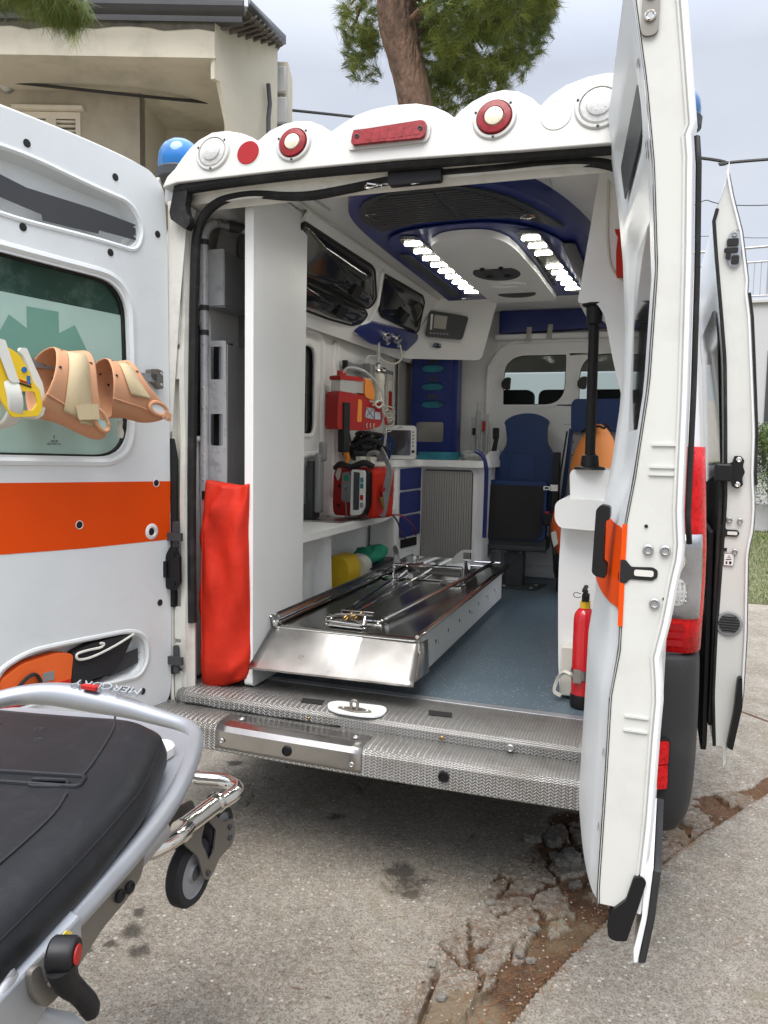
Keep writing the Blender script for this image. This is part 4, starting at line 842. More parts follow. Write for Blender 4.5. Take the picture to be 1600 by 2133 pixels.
f1, c1 = flap(lk1, .03, 'locker_flap'); f2, c2 = flap(lk2, .03, 'locker_flap'); f3, c3 = flap(lk3, .02, 'locker_flap')
for f_, y, d in ((f1,1.20,.20),(f2,1.17,.325),(f3,1.98,.20)):
    b = MB(); b.prism(rect(y-.05,d-.03,y+.05,d+.03,.012), .028, .062, lambda u,v,w: SLP(u,v,w)); b.obj('flap_catch', 'black', f_, .005)
# dividing rails moulded between the lockers
b = MB(); b.tube([SLP(1.45,.05,.0),SLP(1.64,.22,.0),SLP(1.66,.32,.0),SLP(1.60,.41,.0)], .02, 8); b.obj('locker_moulding', 'frp', amb)
b = MB(); b.tube([SLP(y, .005, .004) for y in np.linspace(.1,3.1,12)], .006, 6); b.obj('ceiling_joint', 'dirtywhite', amb)
b = MB(); b.box((-.91,.05,2.10),(-.905,.5,2.44)); b.box((-.92,.059,2.44),(-.60,.5,2.445)); b.obj('bay_ceiling', 'frp', amb)
b = MB(); b.box((-.62,.05,2.452),(.66,3.15,2.462)); b.obj('ceiling', 'frp', amb)
# blue oxygen outlet panel
oxp = rp([(1.56,.405),(1.66,.315),(2.46,.262),(2.51,.30),(2.44,.395),(2.30,.40),(2.05,.42),(1.80,.43)], .03)
b = MB(); b.prism(oxp, 0, .03, lambda u,v,w: SLP(u,v,w)); ox = b.obj('oxygen_panel', 'blue', amb, .012, 3)
for y, d in ((1.93,.355),(2.12,.345)):
    b = MB(); b.lathe([(.030,0),(.030,.012),(.022,.016),(.022,.035),(.016,.038),(.0001,.038)], SLP(y,d,.03), sn, 20); b.obj('gas_outlet', 'chrome', ox)
    b = MB(); b.tube(sm([SLP(y-.02,d,.06),SLP(y+.0,d+.03,.075),SLP(y+.03,d+.02,.07)],4), .007, 8); b.obj('outlet_lever', 'chrome', ox)
for k in range(6):
    b = MB(); b.lathe([(.006,0),(.004,.004),(.0001,.005)], SLP(2.25+.028*k,.33+.004*k,.03), sn, 8); b.obj('rivet', 'blue', ox)
# bulkhead with two windows
w1 = rp([(-.242,1.796),(.02,1.796),(.20,1.90),(.20,2.145),(-.05,2.148),(-.245,2.03)], [.015,.02,.20,.012,.20,.2], 10)
w1 = rp([(-.238,1.796),(.20,1.796),(.20,2.146),(-.242,2.146)], [.012,.15,.012,.17], 10)
w2 = rp([(.295,1.796),(.76,1.796),(.76,2.146),(.295,2.146)], [.012,.15,.012,.17], 10)
b = MB(); b.prism([(-.88,.54),(.85,.54),(.85,2.47),(-.88,2.47)], 0, .03, FY(3.15), [w1, w2]); b.obj('bulkhead', 'frp', amb, .006, 3)
for w_ in (w1, w2):
    b = MB(); b.prism(w_, 0, .004, FY(3.162)); wp = b.obj('bulkhead_window', 'glass', amb)
    cx_, cz_ = sum(p[0] for p in w_)/len(w_), sum(p[1] for p in w_)/len(w_)
    b = MB(); b.tube([(x, 3.146, z) for x, z in w_], .005, 6, True); b.obj('window_gasket', 'black', wp)
    b = MB(); b.prism([(cx_+(x-cx_)*1.10, cz_+(z-cz_)*1.13) for x, z in w_], 0, .008, FY(3.140), [w_]); b.obj('window_surround', 'frp', wp, .004, 3)
    x0 = min(p[0] for p in w_); b = MB(); b.prism(rp([(x0-.01,1.92),(x0+.02,1.90),(x0+.05,1.905),(x0+.055,1.99),(x0+.02,1.99),(x0-.01,1.96)],.012), 0, .03, FY(3.115)); b.obj('window_catch', 'black', wp, .008)
b = MB(); b.tube(sm([(-.36,3.142,.6),(-.36,3.142,1.9),(-.33,3.142,2.1),(-.22,3.142,2.22),(-.05,3.142,2.245),(.8,3.142,2.245)],6), .014, 8); b.obj('bulkhead_pressing', 'frp', amb)
for z in (1.66,1.52,.64): 
    b = MB(); b.tube([(.20 if z > 1 else -.02,3.146,z),(.80,3.146,z)], .006, 6); b.obj('bulkhead_rib', 'frp', amb)
b = MB(); b.box((-.2,3.12,.546),(.8,3.15,.60)); b.obj('skirting', 'frp', amb, .01)
# blue overhead panel with masking tape
b = MB(); b.prism([(-.268,2.29),(.60,2.32),(.60,2.448),(-.268,2.448)], 0, .09, FY(3.05)); bp_ = b.obj('overhead_cupboard', 'blue', amb, .01, 3)
b = MB(); b.prism(rect(.13,2.345,.235,2.42,.012), 0, .015, FY(3.04)); b.prism(rect(.15,2.36,.215,2.405,.01), .0, .02, FY(3.035)); b.obj('cupboard_latch', 'blue', bp_, .006)
b = MB(); b.box((-.30,3.06,2.25),(.70,3.15,2.29)); b.obj('cupboard_sill', 'frp', amb, .008)
for x, z in ((-.055,2.28),(.09,2.295),(.37,2.285)):
    b = MB(); b.prism([(x-.022,z-.05),(x+.015,z-.05),(x+.022,z+.05),(x-.012,z+.052)], 0, .001, FY(3.046-.0)); b.obj('tape_strip', 'tape', bp_)
# ------------------------------------------------------------------ ceiling console: D-shaped navy frame, grille, white hatch, LED strips
CZ = 2.385
def arc(pts, n=6): return [tuple(p)[:2] for p in sm([Vector((x,y,0)) for x, y in pts], n)]
outer = arc([(-.43,2.25),(-.415,1.7),(-.405,1.1),(-.385,.62),(-.335,.36),(-.23,.20),(-.08,.13),(.08,.12),(.22,.18),(.35,.36),(.46,.70),(.535,1.15),(.56,1.7),(.56,2.25)])
con = thing_root = amb
b = MB(); b.prism(outer, 0, .07, FZ(CZ)); cons = b.obj('ceiling_console', 'blue', amb, .018, 4, 30)
inn = arc([(-.30,.66),(-.325,.50),(-.27,.32),(-.17,.22),(-.05,.175),(.08,.17),(.19,.23),(.30,.38),(.38,.60),(.43,.80),(.30,.64),(.12,.57),(-.06,.56),(-.2,.61)])
b = MB(); b.prism(inn, 0, .01, FZ(CZ-.008)); gr = b.obj('air_grille', 'console', cons, .003)
def inside(poly, x, y):
    r = False; n = len(poly)
    for i in range(n):
        x1,y1 = poly[i]; x2,y2 = poly[(i+1)%n]
        if (y1 > y) != (y2 > y) and x < (x2-x1)*(y-y1)/(y2-y1)+x1: r = not r
    return r
for k in range(13):
    y = .215+k*.027; xs_ = [x for x in np.arange(-.4,.5,.005) if inside(inn, x, y) and inside(inn, x, y+.012)]
    if len(xs_) < 8: continue
    segs = [(xs_[0]+.03, -.005+.05), (.055, xs_[-1]-.035)]
    for a_, c_ in segs:
        if c_-a_ > .03:
            b = MB(); b.box((a_, y, CZ-.014),(c_, y+.012, CZ-.007)); b.obj('grille_slat', 'dgrey', gr, .002)
for x, y in ((-.255,.42),(.315,.60),(-.30,2.14)):
    b = MB(); b.lathe([(.030,0),(.030,.006),(.022,.008),(.020,.003),(.0001,.003)], (x,y,CZ-.004), (0,0,-1), 24); b.obj('spotlight', 'chrome', cons)
# inner slate well around the hatch
well = arc([(-.37,2.12),(-.355,1.4),(-.335,.90),(-.30,.75),(-.20,.66),(-.02,.62),(.16,.63),(.30,.74),(.39,.95),(.45,1.3),(.475,1.7),(.48,2.12)])
b = MB(); b.prism(well, 0, .006, FZ(CZ-.012)); wl = b.obj('console_well', 'blue', cons, .004)
for sx, x0, x1, yb_ in ((-1,-.345,-.29,1.0),(1,.40,.455,1.0)):
    b = MB(); b.prism(rp([(x0,yb_),(x1,yb_),(x1+.01,2.0),(x0,2.05)],.03), 0, .004, FZ(CZ-.020)); b.obj('slate_inlay', 'console', wl, .002)
hat = rp([(-.135,2.14),(-.14,1.3),(-.145,.95),(-.13,.78),(-.05,.69),(.05,.675),(.14,.70),(.195,.80),(.215,.95),(.235,1.4),(.245,2.14)], [.03,.05,.05,.08,.08,.05,.08,.08,.05,.05,.03])
b = MB(); b.prism(hat, 0, .03, FZ(CZ-.045)); ht = b.obj('roof_hatch', 'frp', cons, .012, 4, 30)
def ell(cx_, cy_, rx, ry, n=28): return [(cx_+rx*cos(2*pi*k/n), cy_+ry*sin(2*pi*k/n)) for k in range(n)]
b = MB(); b.prism([(x, y) for x, y in ell(.045,1.37,.115,.16) if y > 1.25], 0, .004, FZ(CZ-.048)); vs_ = b.obj('hatch_vent', 'console', ht, .002)
for x in (.0,.09):
    b = MB(); b.box((x-.012,1.40,CZ-.056),(x+.014,1.44,CZ-.046)); b.box((x-.008,1.23,CZ-.06),(x+.01,1.262,CZ-.046)); b.obj('vent_clip', 'black', vs_)
b = MB(); b.prism([(x, y) for x, y in ell(.055,1.90,.105,.10) if y > 1.86], 0, .004, FZ(CZ-.048)); b.obj('hatch_vent', 'console', ht, .002)
b = MB(); b.tube([(x,y,CZ-.047) for x,y in ell(.05,1.64,.09,.05)], .008, 6, True); b.obj('hatch_pressing', 'frp', ht)
def led_strip(A, B, wd, ks):
    A, B = Vector(A), Vector(B); u = (B-A).normalized(); v = Vector((u.y,-u.x)); Lq = (B-A).length
    f = lambda a, c, w_: (A.x+u.x*a+v.x*c, A.y+u.y*a+v.y*c, CZ-.030-w_)
    b = MB(); b.prism(rp([(-.02,-wd*.7),(Lq,-wd*.6),(Lq+.03,-wd*.2),(Lq+.03,wd*.6),(0,wd*.7)],.03), -.014, .0, f); o = b.obj('light_reflector', 'reflector', cons, .004)
    for k in ks:
        a = Lq*(k+.5)/9; b = MB(); b.prism(rect(a-.013,-wd*.62,a+.013,wd*.62,.003,2), .001, .004, f); b.obj('led_strip', 'led', o)
led_strip((-.205,.72),(-.195,1.93), .060, range(9)); led_strip((.290,.76),(.360,1.97), .060, (0,1,2,4,5,6,7,8))
b = MB(); b.prism(rect(.255,1.0,.285,1.85,.01), 0, .006, FZ(CZ-.022)); vt_ = b.obj('console_vent', 'console', cons, .002)
for k in range(7):
    y = 1.03+k*.115; b = MB(); b.box((.262,y,CZ-.025),(.279,y+.09,CZ-.021)); b.obj('vent_slot', 'dark', vt_)
# corner fascia with control panel
cf = frame((-.70,2.50,2.30), (.30,.12,0), (0,-.10,.30))
b = MB(); b.prism(rp([(-.10,-.24),(.44,-.24),(.52,.17),(-.10,.17)],.04), -.10, 0, cf); b.obj('corner_fascia', 'frp', amb, .03, 4)
cfp = frame((-.645,2.515,2.225), (.30,.09,.0), (.05,-.02,.30))
b = MB(); b.prism(rp([(-.012,-.015),(.235,-.035),(.275,.115),(.015,.155)],.022), 0, .022, cfp); cp = b.obj('control_panel', 'dgrey', amb, .004)
b = MB(); b.prism([(.045,.040),(.125,.033),(.135,.115),(.050,.125)], .022, .024, cfp); b.obj('display', 'lcd', cp)
b = MB(); b.prism([(.022,.030),(.034,.029),(.040,.128),(.026,.130)], .022, .023, cfp); b.obj('label_strip', 'white', cp)
for i in range(3):
    for j in range(4):
        b = MB(); b.prism(rect(.160+i*.032,-.002+j*.028,.178+i*.032,.012+j*.028,.003), .022, .0245, cfp); b.obj('button', 'console', cp)
for i in range(6):
    b = MB(); b.prism(rect(.02+i*.022,.002-i*.001,.034+i*.022,.012-i*.001,.002), .022, .0235, cfp); b.obj('button', 'grey', cp)
b = MB(); b.lathe([(.032,0),(.030,.008),(.018,.012),(.0001,.012)], (-.585,2.56,2.155), (.1,-.5,-1), 20); b.obj('spotlight', 'chrome', amb)
# worktop along the left wall with open niche below
b = MB(); b.prism(rp([(-.885,.42),(-.64,.42),(-.615,.50),(-.615,1.60),(-.64,1.80),(-.70,2.12),(-.885,2.12)],.03), 0, .035, FZ(1.055)); b.obj('worktop', 'frp', amb, .015, 4)
b = MB(); b.grid(lambda u, v: (-.66-.05*sin(pi*(1.07-v)/.52)-.03*max(0,(u-.6)), u, v), np.linspace(.56,.98,8), np.linspace(.55,1.06,10)); b.obj('lower_panel', 'frp', amb, ang=60)
b = MB(); b.prism(rp([(.93,.55),(1.02,.55),(.985,1.06),(.90,1.06)],.01), 0, .20, FX(-.86)); b.obj('panel_upright', 'frp', amb, .012, 3)
b = MB(); b.box((-.88,1.0,.55),(-.66,2.2,.60)); b.obj('niche_floor', 'frp', amb, .006)
# corner cabinet
cab = [(-.88,2.12),(-.705,2.12),(-.655,2.44),(-.26,2.44),(-.225,2.50),(-.215,3.12),(-.88,3.12)]
b = MB(); b.prism(rp(cab,.02), 0, .80, FZ(.55)); cb = b.obj('corner_cabinet', 'frp', amb, .012, 3)
b = MB(); b.prism(rp([(-.885,2.07),(-.70,2.07),(-.64,2.40),(-.22,2.39),(-.185,2.48),(-.19,3.13),(-.885,3.13)],.04), 0, .045, FZ(1.352)); b.obj('countertop', 'frp', cb, .018, 4)
b = MB(); b.prism(rp([(-.635,.70),(-.285,.70),(-.285,1.335),(-.62,1.335)],[.01,.01,.03,.03]), 0, .004, FY(2.432)); sh = b.obj('shutter_recess', 'dgrey', cb, .002)
for k in range(20):
    x = -.625+k*.0168; b = MB(); b.prism(rect(x,.70,x+.0145,1.325,.003,2), 0, .006, FY(2.427)); b.obj('shutter_slat', 'shutter', sh)
b = MB(); b.tube(sm([(-.200,2.43,.90),(-.198,2.43,1.25),(-.20,2.42,1.36),(-.225,2.42,1.43),(-.27,2.42,1.46)],5), .014, 8); b.obj('edge_trim', 'blue', cb)
b = MB(); b.prism(rp([(2.47,1.39),(2.47,1.43),(2.6,1.46),(3.1,1.46),(3.1,1.39)],.01), 0, .02, FX(-.215)); b.obj('counter_upstand', 'frp', cb, .006)
dfx = frame((-.700,2.135,0), (.05,.32,0), (0,0,1))
for i, (z0, z1) in enumerate(((1.205,1.345),(1.05,1.195),(.90,1.04))):
    b = MB(); b.prism(rp([(.03,z0),(.30,z0+.005),(.30,z1),(.03,z1-.005)],.012), -.018, -.0, lambda u,v,w: dfx(u,v,-w)); dr = b.obj('drawer', 'blue', cb, .006, 3)
    b = MB(); b.prism([(p[0]*.055+.20, p[1]*.038+(z0+z1)/2) for p in circ(0,0,1,16)], .001, .005, dfx); b.obj('drawer_pull', 'dark', dr)
    b = MB(); b.prism(rect(.045,z1-.05,.065,z1-.028), .001, .003, dfx); b.obj('drawer_sticker', 'grey', dr)
b = MB(); b.prism(rect(.05,.83,.28,.885,.008), .001, .006, dfx); b.obj('socket_plate', 'black', cb)
for x, z in ((.14,.80),(.17,.80),(.22,.79)):
    b = MB(); b.prism(rect(x,z,x+.006,z+.006), .001, .002, dfx); b.obj('screw', 'dark', cb)
b = MB(); b.box((-.865,2.5,1.40),(-.855,2.9,1.60)); b.prism(rect(2.60,1.60,2.98,2.07,.02), 0, .01, FX(-.868)); b.obj('wall_shutter', 'shutter', amb)
# wall socket with hazard border, wall light patch
wf = frame((-.862,2.36,1.80), (0,1,0), (0,0,1))   # normal towards +X
b = MB(); b.prism(rect(-.10,-.19,.11,.18,.005), 0, .004, wf); sk2 = b.obj('hazard_label', 'grey', amb)
for k in range(13):
    v0 = -.185+k*.027
    for (u0, u1) in ((-.095,-.055),(.07,.105)):
        b = MB(); b.prism([(u0,v0),(u1,v0+.03),(u1,v0+.018),(u0,v0-.010)], .004, .005, wf); b.obj('hazard_stripe', 'seatblue', sk2)
b = MB(); b.prism(rect(-.05,-.14,.065,.15,.006), .004, .018, wf); b.obj('socket_frame', 'dirtywhite', sk2, .004)
b = MB(); b.prism(rect(-.02,-.10,.04,.04,.004), .018, .022, wf); b.obj('socket_insert', 'red', sk2)
b = MB(); b.prism(rect(-.02,.05,.04,.11,.004), .018, .022, wf); b.obj('socket_switch', 'white', sk2, .003)
b = MB(); b.prism(rect(.0,.27,.10,.36,.005), 0, .003, wf); b.obj('wall_patch', 'dirtywhite', amb)
# partition panel beside the spine-board bay
b = MB(); b.prism(rp([(.10,.552),(.10,2.45),(.56,2.45),(.54,1.2),(.54,.552)],[.02,.0,.0,0,0]), 0, .036, FX(-.636)); pn = b.obj('partition', 'frp', amb, .014, 4)
b = MB(); b.box((-.90,.50,.546),(-.615,.53,2.445)); b.obj('bay_back_wall', 'grey', amb, .006)
# right-hand closet: header, shelf, lower cabinet, grab pole
b = MB(); b.prism(rp([(.535,2.005),(.60,2.005),(.63,1.96),(.665,1.80),(.72,1.60),(.84,1.5),(.84,2.46),(.595,2.46)],[.015,.02,.03,.05,.1,0,0,0]), 0, .40, FY(.40)); hd_ = b.obj('closet_header', 'frp', amb, .014, 4)
b = MB(); b.tube(sm([(.625,.398,2.42),(.632,.398,2.2),(.66,.398,2.10),(.74,.398,2.05)],5), .005, 6); b.obj('header_groove', 'dirtywhite', hd_)
b = MB(); b.prism(rp([(.515,.55),(.505,.66),(.492,1.0),(.50,1.30),(.83,1.30),(.83,.55)],[.02,.05,.1,.02,0,0]), 0, .55, FY(.50)); lc = b.obj('lower_closet', 'frp', amb, .012, 4)
b = MB(); b.prism(rp([(.480,1.225),(.50,1.195),(.83,1.185),(.83,1.30),(.505,1.305),(.480,1.285)],[.03,.03,0,0,.03,.03]), 0, .50, FY(.42)); b.obj('closet_shelf', 'frp', lc, .016, 4)
b = MB(); b.prism(rp([(.530,1.30),(.525,1.395),(.535,1.412),(.83,1.412),(.83,1.30)],[.01,.02,.02,0,0]), 0, .35, FY(.46)); b.obj('closet_upstand', 'frp', lc, .014, 4)
b = MB(); b.tube([(.594,.48,1.41),(.592,.44,1.98)], .0185, 20); pole = b.obj('grab_pole', 'black', amb)
b = MB(); b.lathe([(.058,0),(.055,.008),(.034,.014),(.030,.05),(.022,.055),(.019,.06)], (.594,.48,1.412), (0,0,1), 24); b.obj('pole_flange', 'black', pole)
b = MB(); b.lathe([(.045,0),(.042,.006),(.030,.012),(.027,.07),(.019,.075)], (.592,.44,2.006), (0,0,-1), 24); b.obj('pole_flange', 'black', pole)
b = MB(); b.prism(rp([(.655,2.235),(.668,2.215),(.664,2.16),(.667,2.08),(.74,2.08),(.74,2.225)],.004), 0, .05, FY(.33)); redp = tag(b.obj('red_pouch', 'redfab', None, .006), 'small red pouch hanging high beside the right rear door', 'pouch')
# ================================================================== LOADING TRAY
tray_ = thing('stretcher_tray', 'polished steel stretcher loading tray bolted to the ambulance floor', 'loading tray', (-.28,1.2,.55))
b = MB(); b.prism([(-.555,.30),(-.02,.30),(-.02,2.12),(-.555,2.12)], 0, .165, FZ(.575)); base = b.obj('tray_base', 'white', tray_, .006)
b = MB(); b.box((-.53,.36,.5465),(-.05,2.05,.575)); b.obj('tray_foot', 'white', tray_, .004)
for k in range(8):
    y = .42+k*.21; b = MB(); b.prism([(y-.010,.672),(y+.010,.672),(y,.655)], 0, .001, FX(-.0195)); b.obj('drain_slot', 'dark', base)
    if k in (1,4,6,7): bolt('bolt', (-.019,y+.05,.652), (1,0,0), .008, base, 'chrome')
tt = .762
prof_t = [(-.618,.800),(-.600,.806),(-.590,.795),(-.582,tt),(-.575,tt-.002),(.0,tt-.002),(.010,tt+.002),(.030,.790),(.046,.802),(.052,.796)]
b = MB(); b.grid(lambda u, v: (prof_t[int(u)][0]+.004*sin(v*1.3), v, prof_t[int(u)][1]), range(len(prof_t)), np.linspace(.235,2.16,30)); tp = b.obj('tray_top', 'traytop', tray_, ang=40); s_ = tp.modifiers.new('s','SOLIDIFY'); s_.thickness = .003
# entry flap
b = MB(); pf = [(.240,.760),(.232,.757),(.085,.652),(.068,.640),(.070,.632),(.085,.630)]
def fx(u, k): t = [0,0,1,1.1,1.1,1][k]; return (-.590-.012*t)*(1-u)+(.030+.016*t)*u
b.grid(lambda u, v: (fx(u, int(v)), pf[int(v)][0]+.025*u*min(1,int(v)/2), pf[int(v)][1]), np.linspace(0,1,20), range(6)); ef = b.obj('entry_flap', 'steel', tray_, ang=35); s_ = ef.modifiers.new('s','SOLIDIFY'); s_.thickness=.003
b = MB(); b.add([(.031,.24,.758),(.047,.115,.645),(.047,.30,.632),(.031,.33,.75)], [(0,1,2,3)]); o = b.obj('flap_side', 'steel', ef); s_ = o.modifiers.new('s','SOLIDIFY'); s_.thickness=.003
b = MB(); b.tube([(-.573,.25,.779),(-.577,2.14,.785)], .009, 10); b.tube(sm([(-.573,.25,.779),(-.573,.237,.775),(-.573,.24,.762)],4), .009, 10); b.obj('side_rail', 'chrome', tp)
b = MB(); b.tube([(.012,.25,.775),(.012,2.14,.785)], .008, 10); b.obj('side_rail', 'chrome', tp)
b = MB(); b.tube([(-.20,.50,.775),(-.105,1.50,.790),(-.06,2.05,.80)], .011, 12); b.tube(sm([(-.20,.50,.772),(-.205,.475,.770),(-.22,.465,.768),(-.30,.46,.768)],4), .005, 8); b.obj('guide_bar', 'chrome', tp)
b = MB(); b.tube([(-.40,.50,.774),(-.47,1.62,.784)], .009, 10); b.tube([(-.36,.50,.774),(-.36,1.75,.784)], .006, 8); b.obj('guide_bar', 'chrome', tp)
# latch cluster near the flap
lc_ = MB(); lc_.tube([(-.395,.335,.768),(-.385,.325,.768),(-.235,.315,.768),(-.225,.33,.768),(-.225,.36,.768),(-.26,.37,.775)], .0035, 8); lc_.tube([(-.395,.335,.785),(-.385,.325,.785),(-.235,.315,.782)], .0035, 8); lc_.tube([(-.397,.335,.766),(-.397,.335,.79)], .003, 6)
lat = lc_.obj('latch_frame', 'chrome', tp)
b = MB(); b.box((-.385,.33,.765),(-.25,.42,.775)); b.obj('latch_plate', 'plate', lat, .002)
random.seed(3)
for k in range(6):
    x, y = -.40+random.random()*.13, .39+random.random()*.10; a = random.random()*1.4-.7; L_q = .05+random.random()*.03
    b = MB(); b.prism([(x+cos(a)*s1*L_q-sin(a)*s2*.007, y+sin(a)*s1*L_q+cos(a)*s2*.007) for s1, s2 in ((-1,-1),(1,-.6),(1,.6),(-1,1))], 0, .004, FZ(.776+.005*k)); b.obj('latch_lever', 'steel', lat, .001)
for x, y in ((-.335,.43),(-.31,.41),(-.335,.37),(-.30,.45)):
    b = MB(); b.tube(sm([(x,y,.79),(x+.012,y+.01,.80),(x+.02,y-.004,.795),(x+.01,y-.012,.785)],4,True), .0035, 6, True); b.obj('latch_spring', 'gold', lat)
b = MB(); b.tube(sm([(-.255,.40,.77),(-.25,.39,.80),(-.243,.375,.81),(-.24,.36,.80),(-.24,.345,.775)],4), .005, 8); b.obj('latch_hook', 'chrome', lat)
for x, y in ((-.21,.43),(-.42,.44),(-.28,.47)): bolt('bolt', (x,y,.763), (0,0,1), .008, lat, 'chrome')
# raised wheel stop bracket at the far end
b = MB(); b.box((-.52,1.78,.79),(-.14,1.79,.85)); b.box((-.515,1.50,.764),(-.16,1.78,.77)); b.tube([(-.52,1.55,.83),(-.13,1.55,.835)], .009, 10); b.tube([(-.52,1.55,.83),(-.525,1.55,.764)], .008, 8); b.tube([(-.135,1.55,.835),(-.135,1.55,.764)], .008, 8); br = b.obj('wheel_stop', 'chrome', tray_)
b = MB(); b.prism(rp([(1.50,.764),(1.50,.85),(1.52,.88),(1.56,.875),(1.60,.82),(1.80,.80),(1.80,.764)],.012), 0, .006, FX(-.115)); b.prism(rp([(1.60,.79),(1.60,.88),(1.58,.92),(1.62,.93),(1.66,.90),(1.72,.80)],.01), 0, .006, FX(-.54)); b.obj('stop_cheek', 'steel', br, .002)
b = MB(); b.prism(rp([(-.24,.84),(-.21,.88),(-.17,.915),(-.10,.915),(-.10,.84)],.02), 0, .006, FY(1.70), [rect(-.165,.855,-.118,.90,.005)]); b.obj('stop_plate', 'white', br, .002)
b = MB(); b.lathe([(.07,0),(.07,.006),(.055,.008)], (-.50,1.50,.763), (0,0,1), 28); b.lathe([(.07,0),(.07,.006),(.055,.008)], (-.16,1.47,.763), (0,0,1), 28); b.obj('pivot_disc', 'chrome', br)
b = MB(); b.tube([(-.50,2.02,.80),(-.02,2.05,.80)], .008, 8); b.tube([(-.45,1.92,.79),(-.06,1.95,.79)], .006, 8); b.obj('cross_bar', 'chrome', tp)

# ================================================================== SPINE-BOARD BAY: folded aluminium stretcher frame and red bag
XL = .012
lad = thing('scoop_stretcher', 'tall scratched aluminium stretcher frame standing in the bay behind the left seal', 'folded stretcher', (-.85,.2,.55))
b = MB(); b.tube(sm([(-.868,.19,.60),(-.868,.19,1.3),(-.868,.19,2.20),(-.868,.195,2.28),(-.862,.22,2.325),(-.845,.27,2.35),(-.80,.42,2.36)],6), .0165, 16); b.obj('side_tube', 'ladder', lad)
for z0, z1, h in ((2.02,2.24,None),(1.30,1.90,((1.33,1.34),)),):
    pass
yb = .205
def leaf(out, holes, name='side_plate'):
    b = MB(); b.prism(out, 0, .004, FY(yb), holes); return b.obj(name, 'ladder', lad, .001)
l1 = leaf(rect(-.865,2.02,-.788,2.235,.004), [])
l2 = leaf(rp([(-.872,1.28),(-.775,1.28),(-.780,1.885),(-.865,1.885)],.01), [rp([(-.850,1.735),(-.793,1.735),(-.793,1.862),(-.850,1.862)],.010), rp([(-.850,1.475),(-.793,1.475),(-.793,1.60),(-.850,1.60)],.010)])
for z in (1.735,1.475):
    b = MB(); b.tube([(-.806,yb+.018,z-.0),(-.806,yb+.018,z+.128)], .014, 12); b.obj('hand_grip', 'alu', l2)
    b = MB(); b.box((-.866,yb+.05,z-.02),(-.78,yb+.055,z+.145)); b.obj('void_back', 'dark', l2)  # black sheet: the shade inside the hand hole put in as colour
b = MB(); b.box((-.79,yb,2.02),(-.784,yb+.18,2.225)); b.box((-.86,yb,2.012),(-.784,yb+.2,2.018)); b.obj('side_return', 'castalu', l1, .001)
b = MB(); b.box((-.777,yb,1.28),(-.772,yb+.2,1.87)); b.obj('side_return', 'castalu', l2, .001)
for z in (2.25,2.00,1.905):
    b = MB(); b.lathe([(.019,0),(.019,.02)], (-.868,.19,z), (0,0,1), 16); b.obj('tube_collar', 'dgrey', lad)
for z in (2.225,2.05,1.87,1.70,1.62,1.44,1.34): bolt('rivet', (-.862,.172,z), (0,-1,0), .004, lad, 'chrome')
b = MB(); b.tube([(-.85,.25,2.345),(-.66,.33,2.30)], .014, 10); b.box((-.86,.24,2.34),(-.84,.26,2.42)); b.box((-.835,.24,2.34),(-.825,.26,2.41)); b.obj('folding_joint', 'castalu', lad, .002)
b = MB(); b.lathe([(.018,0),(.02,.01),(.02,.05),(.014,.06)], (-.80,.27,2.335), (.9,.4,-.1), 12); b.obj('joint_sleeve', 'dgrey', lad)
b = MB(); b.box((-.88,.18,1.295),(-.80,.20,1.315)); b.box((-.87,.17,1.26),(-.79,.21,1.296)); b.obj('support_block', 'black', lad, .004)
# tall red bag
def bag_mesh(name, m, prof_fn, zs, n=28):
    b = MB(); b.loft([prof_fn(z, n) for z in zs]); o = b.obj(name, m, None, ang=80); return o
def redprof(z, n):
    t = (z-.505)/(1.325-.505); L0 = -.815-.012*sin(t*pi)+.0*t; R0 = -.612+.004*sin(t*6)
    if t < .06: L0 += (.06-t)*.30
    if t > .93: L0 += (t-.93)*.25
    cx_ = (L0+R0)/2; rx = max(.012,(R0-L0)/2); ry = .055*min(1, .25+1.3*sin(pi*min(1,max(.02,t)))**.5)
    out = []
    for k in range(n):
        a = 2*pi*k/n; c, s = cos(a), sin(a)
        x = cx_+rx*(abs(c)**.7)*(1 if c > 0 else -1); y = .115+ry*(abs(s)**.8)*(1 if s > 0 else -1)
        y += .006*noise.noise(Vector((x*10, z*5, 1)))+.004*noise.noise(Vector((x*30, z*9, 5))) + (.012*sin(x*75+z*6)*max(0,(t-.88))*8)
        fold = .010*(1-abs(noise.noise(Vector((x*16+z*2.2, z*2.5, 7))))*4)+.008*(1-abs(noise.noise(Vector((x*9-z*3.5, z*3.1, 2))))*4)
        out.append((x, y-max(-.02,fold)*(1 if s < 0 else 0), z + (.02*(abs(x-(cx_+.02))/rx) if t > .97 else 0) + max(0,(.66-z))/.155*max(0,x+.80)*.42))
    return out
rb = bag_mesh('red_bag', 'redfab', redprof, list(np.linspace(.515,.62,6))+list(np.linspace(.64,1.24,26))+list(np.linspace(1.26,1.32,6)), 40)
tag(rb, 'long red fabric bag standing upright just inside the left rear pillar', 'bag')
b = MB(); b.tube([(-.79,.048-.005*sin(z*9),z) for z in np.linspace(.66,1.27,16)], .0018, 5); b.obj('bag_seam', 'redfab', rb)

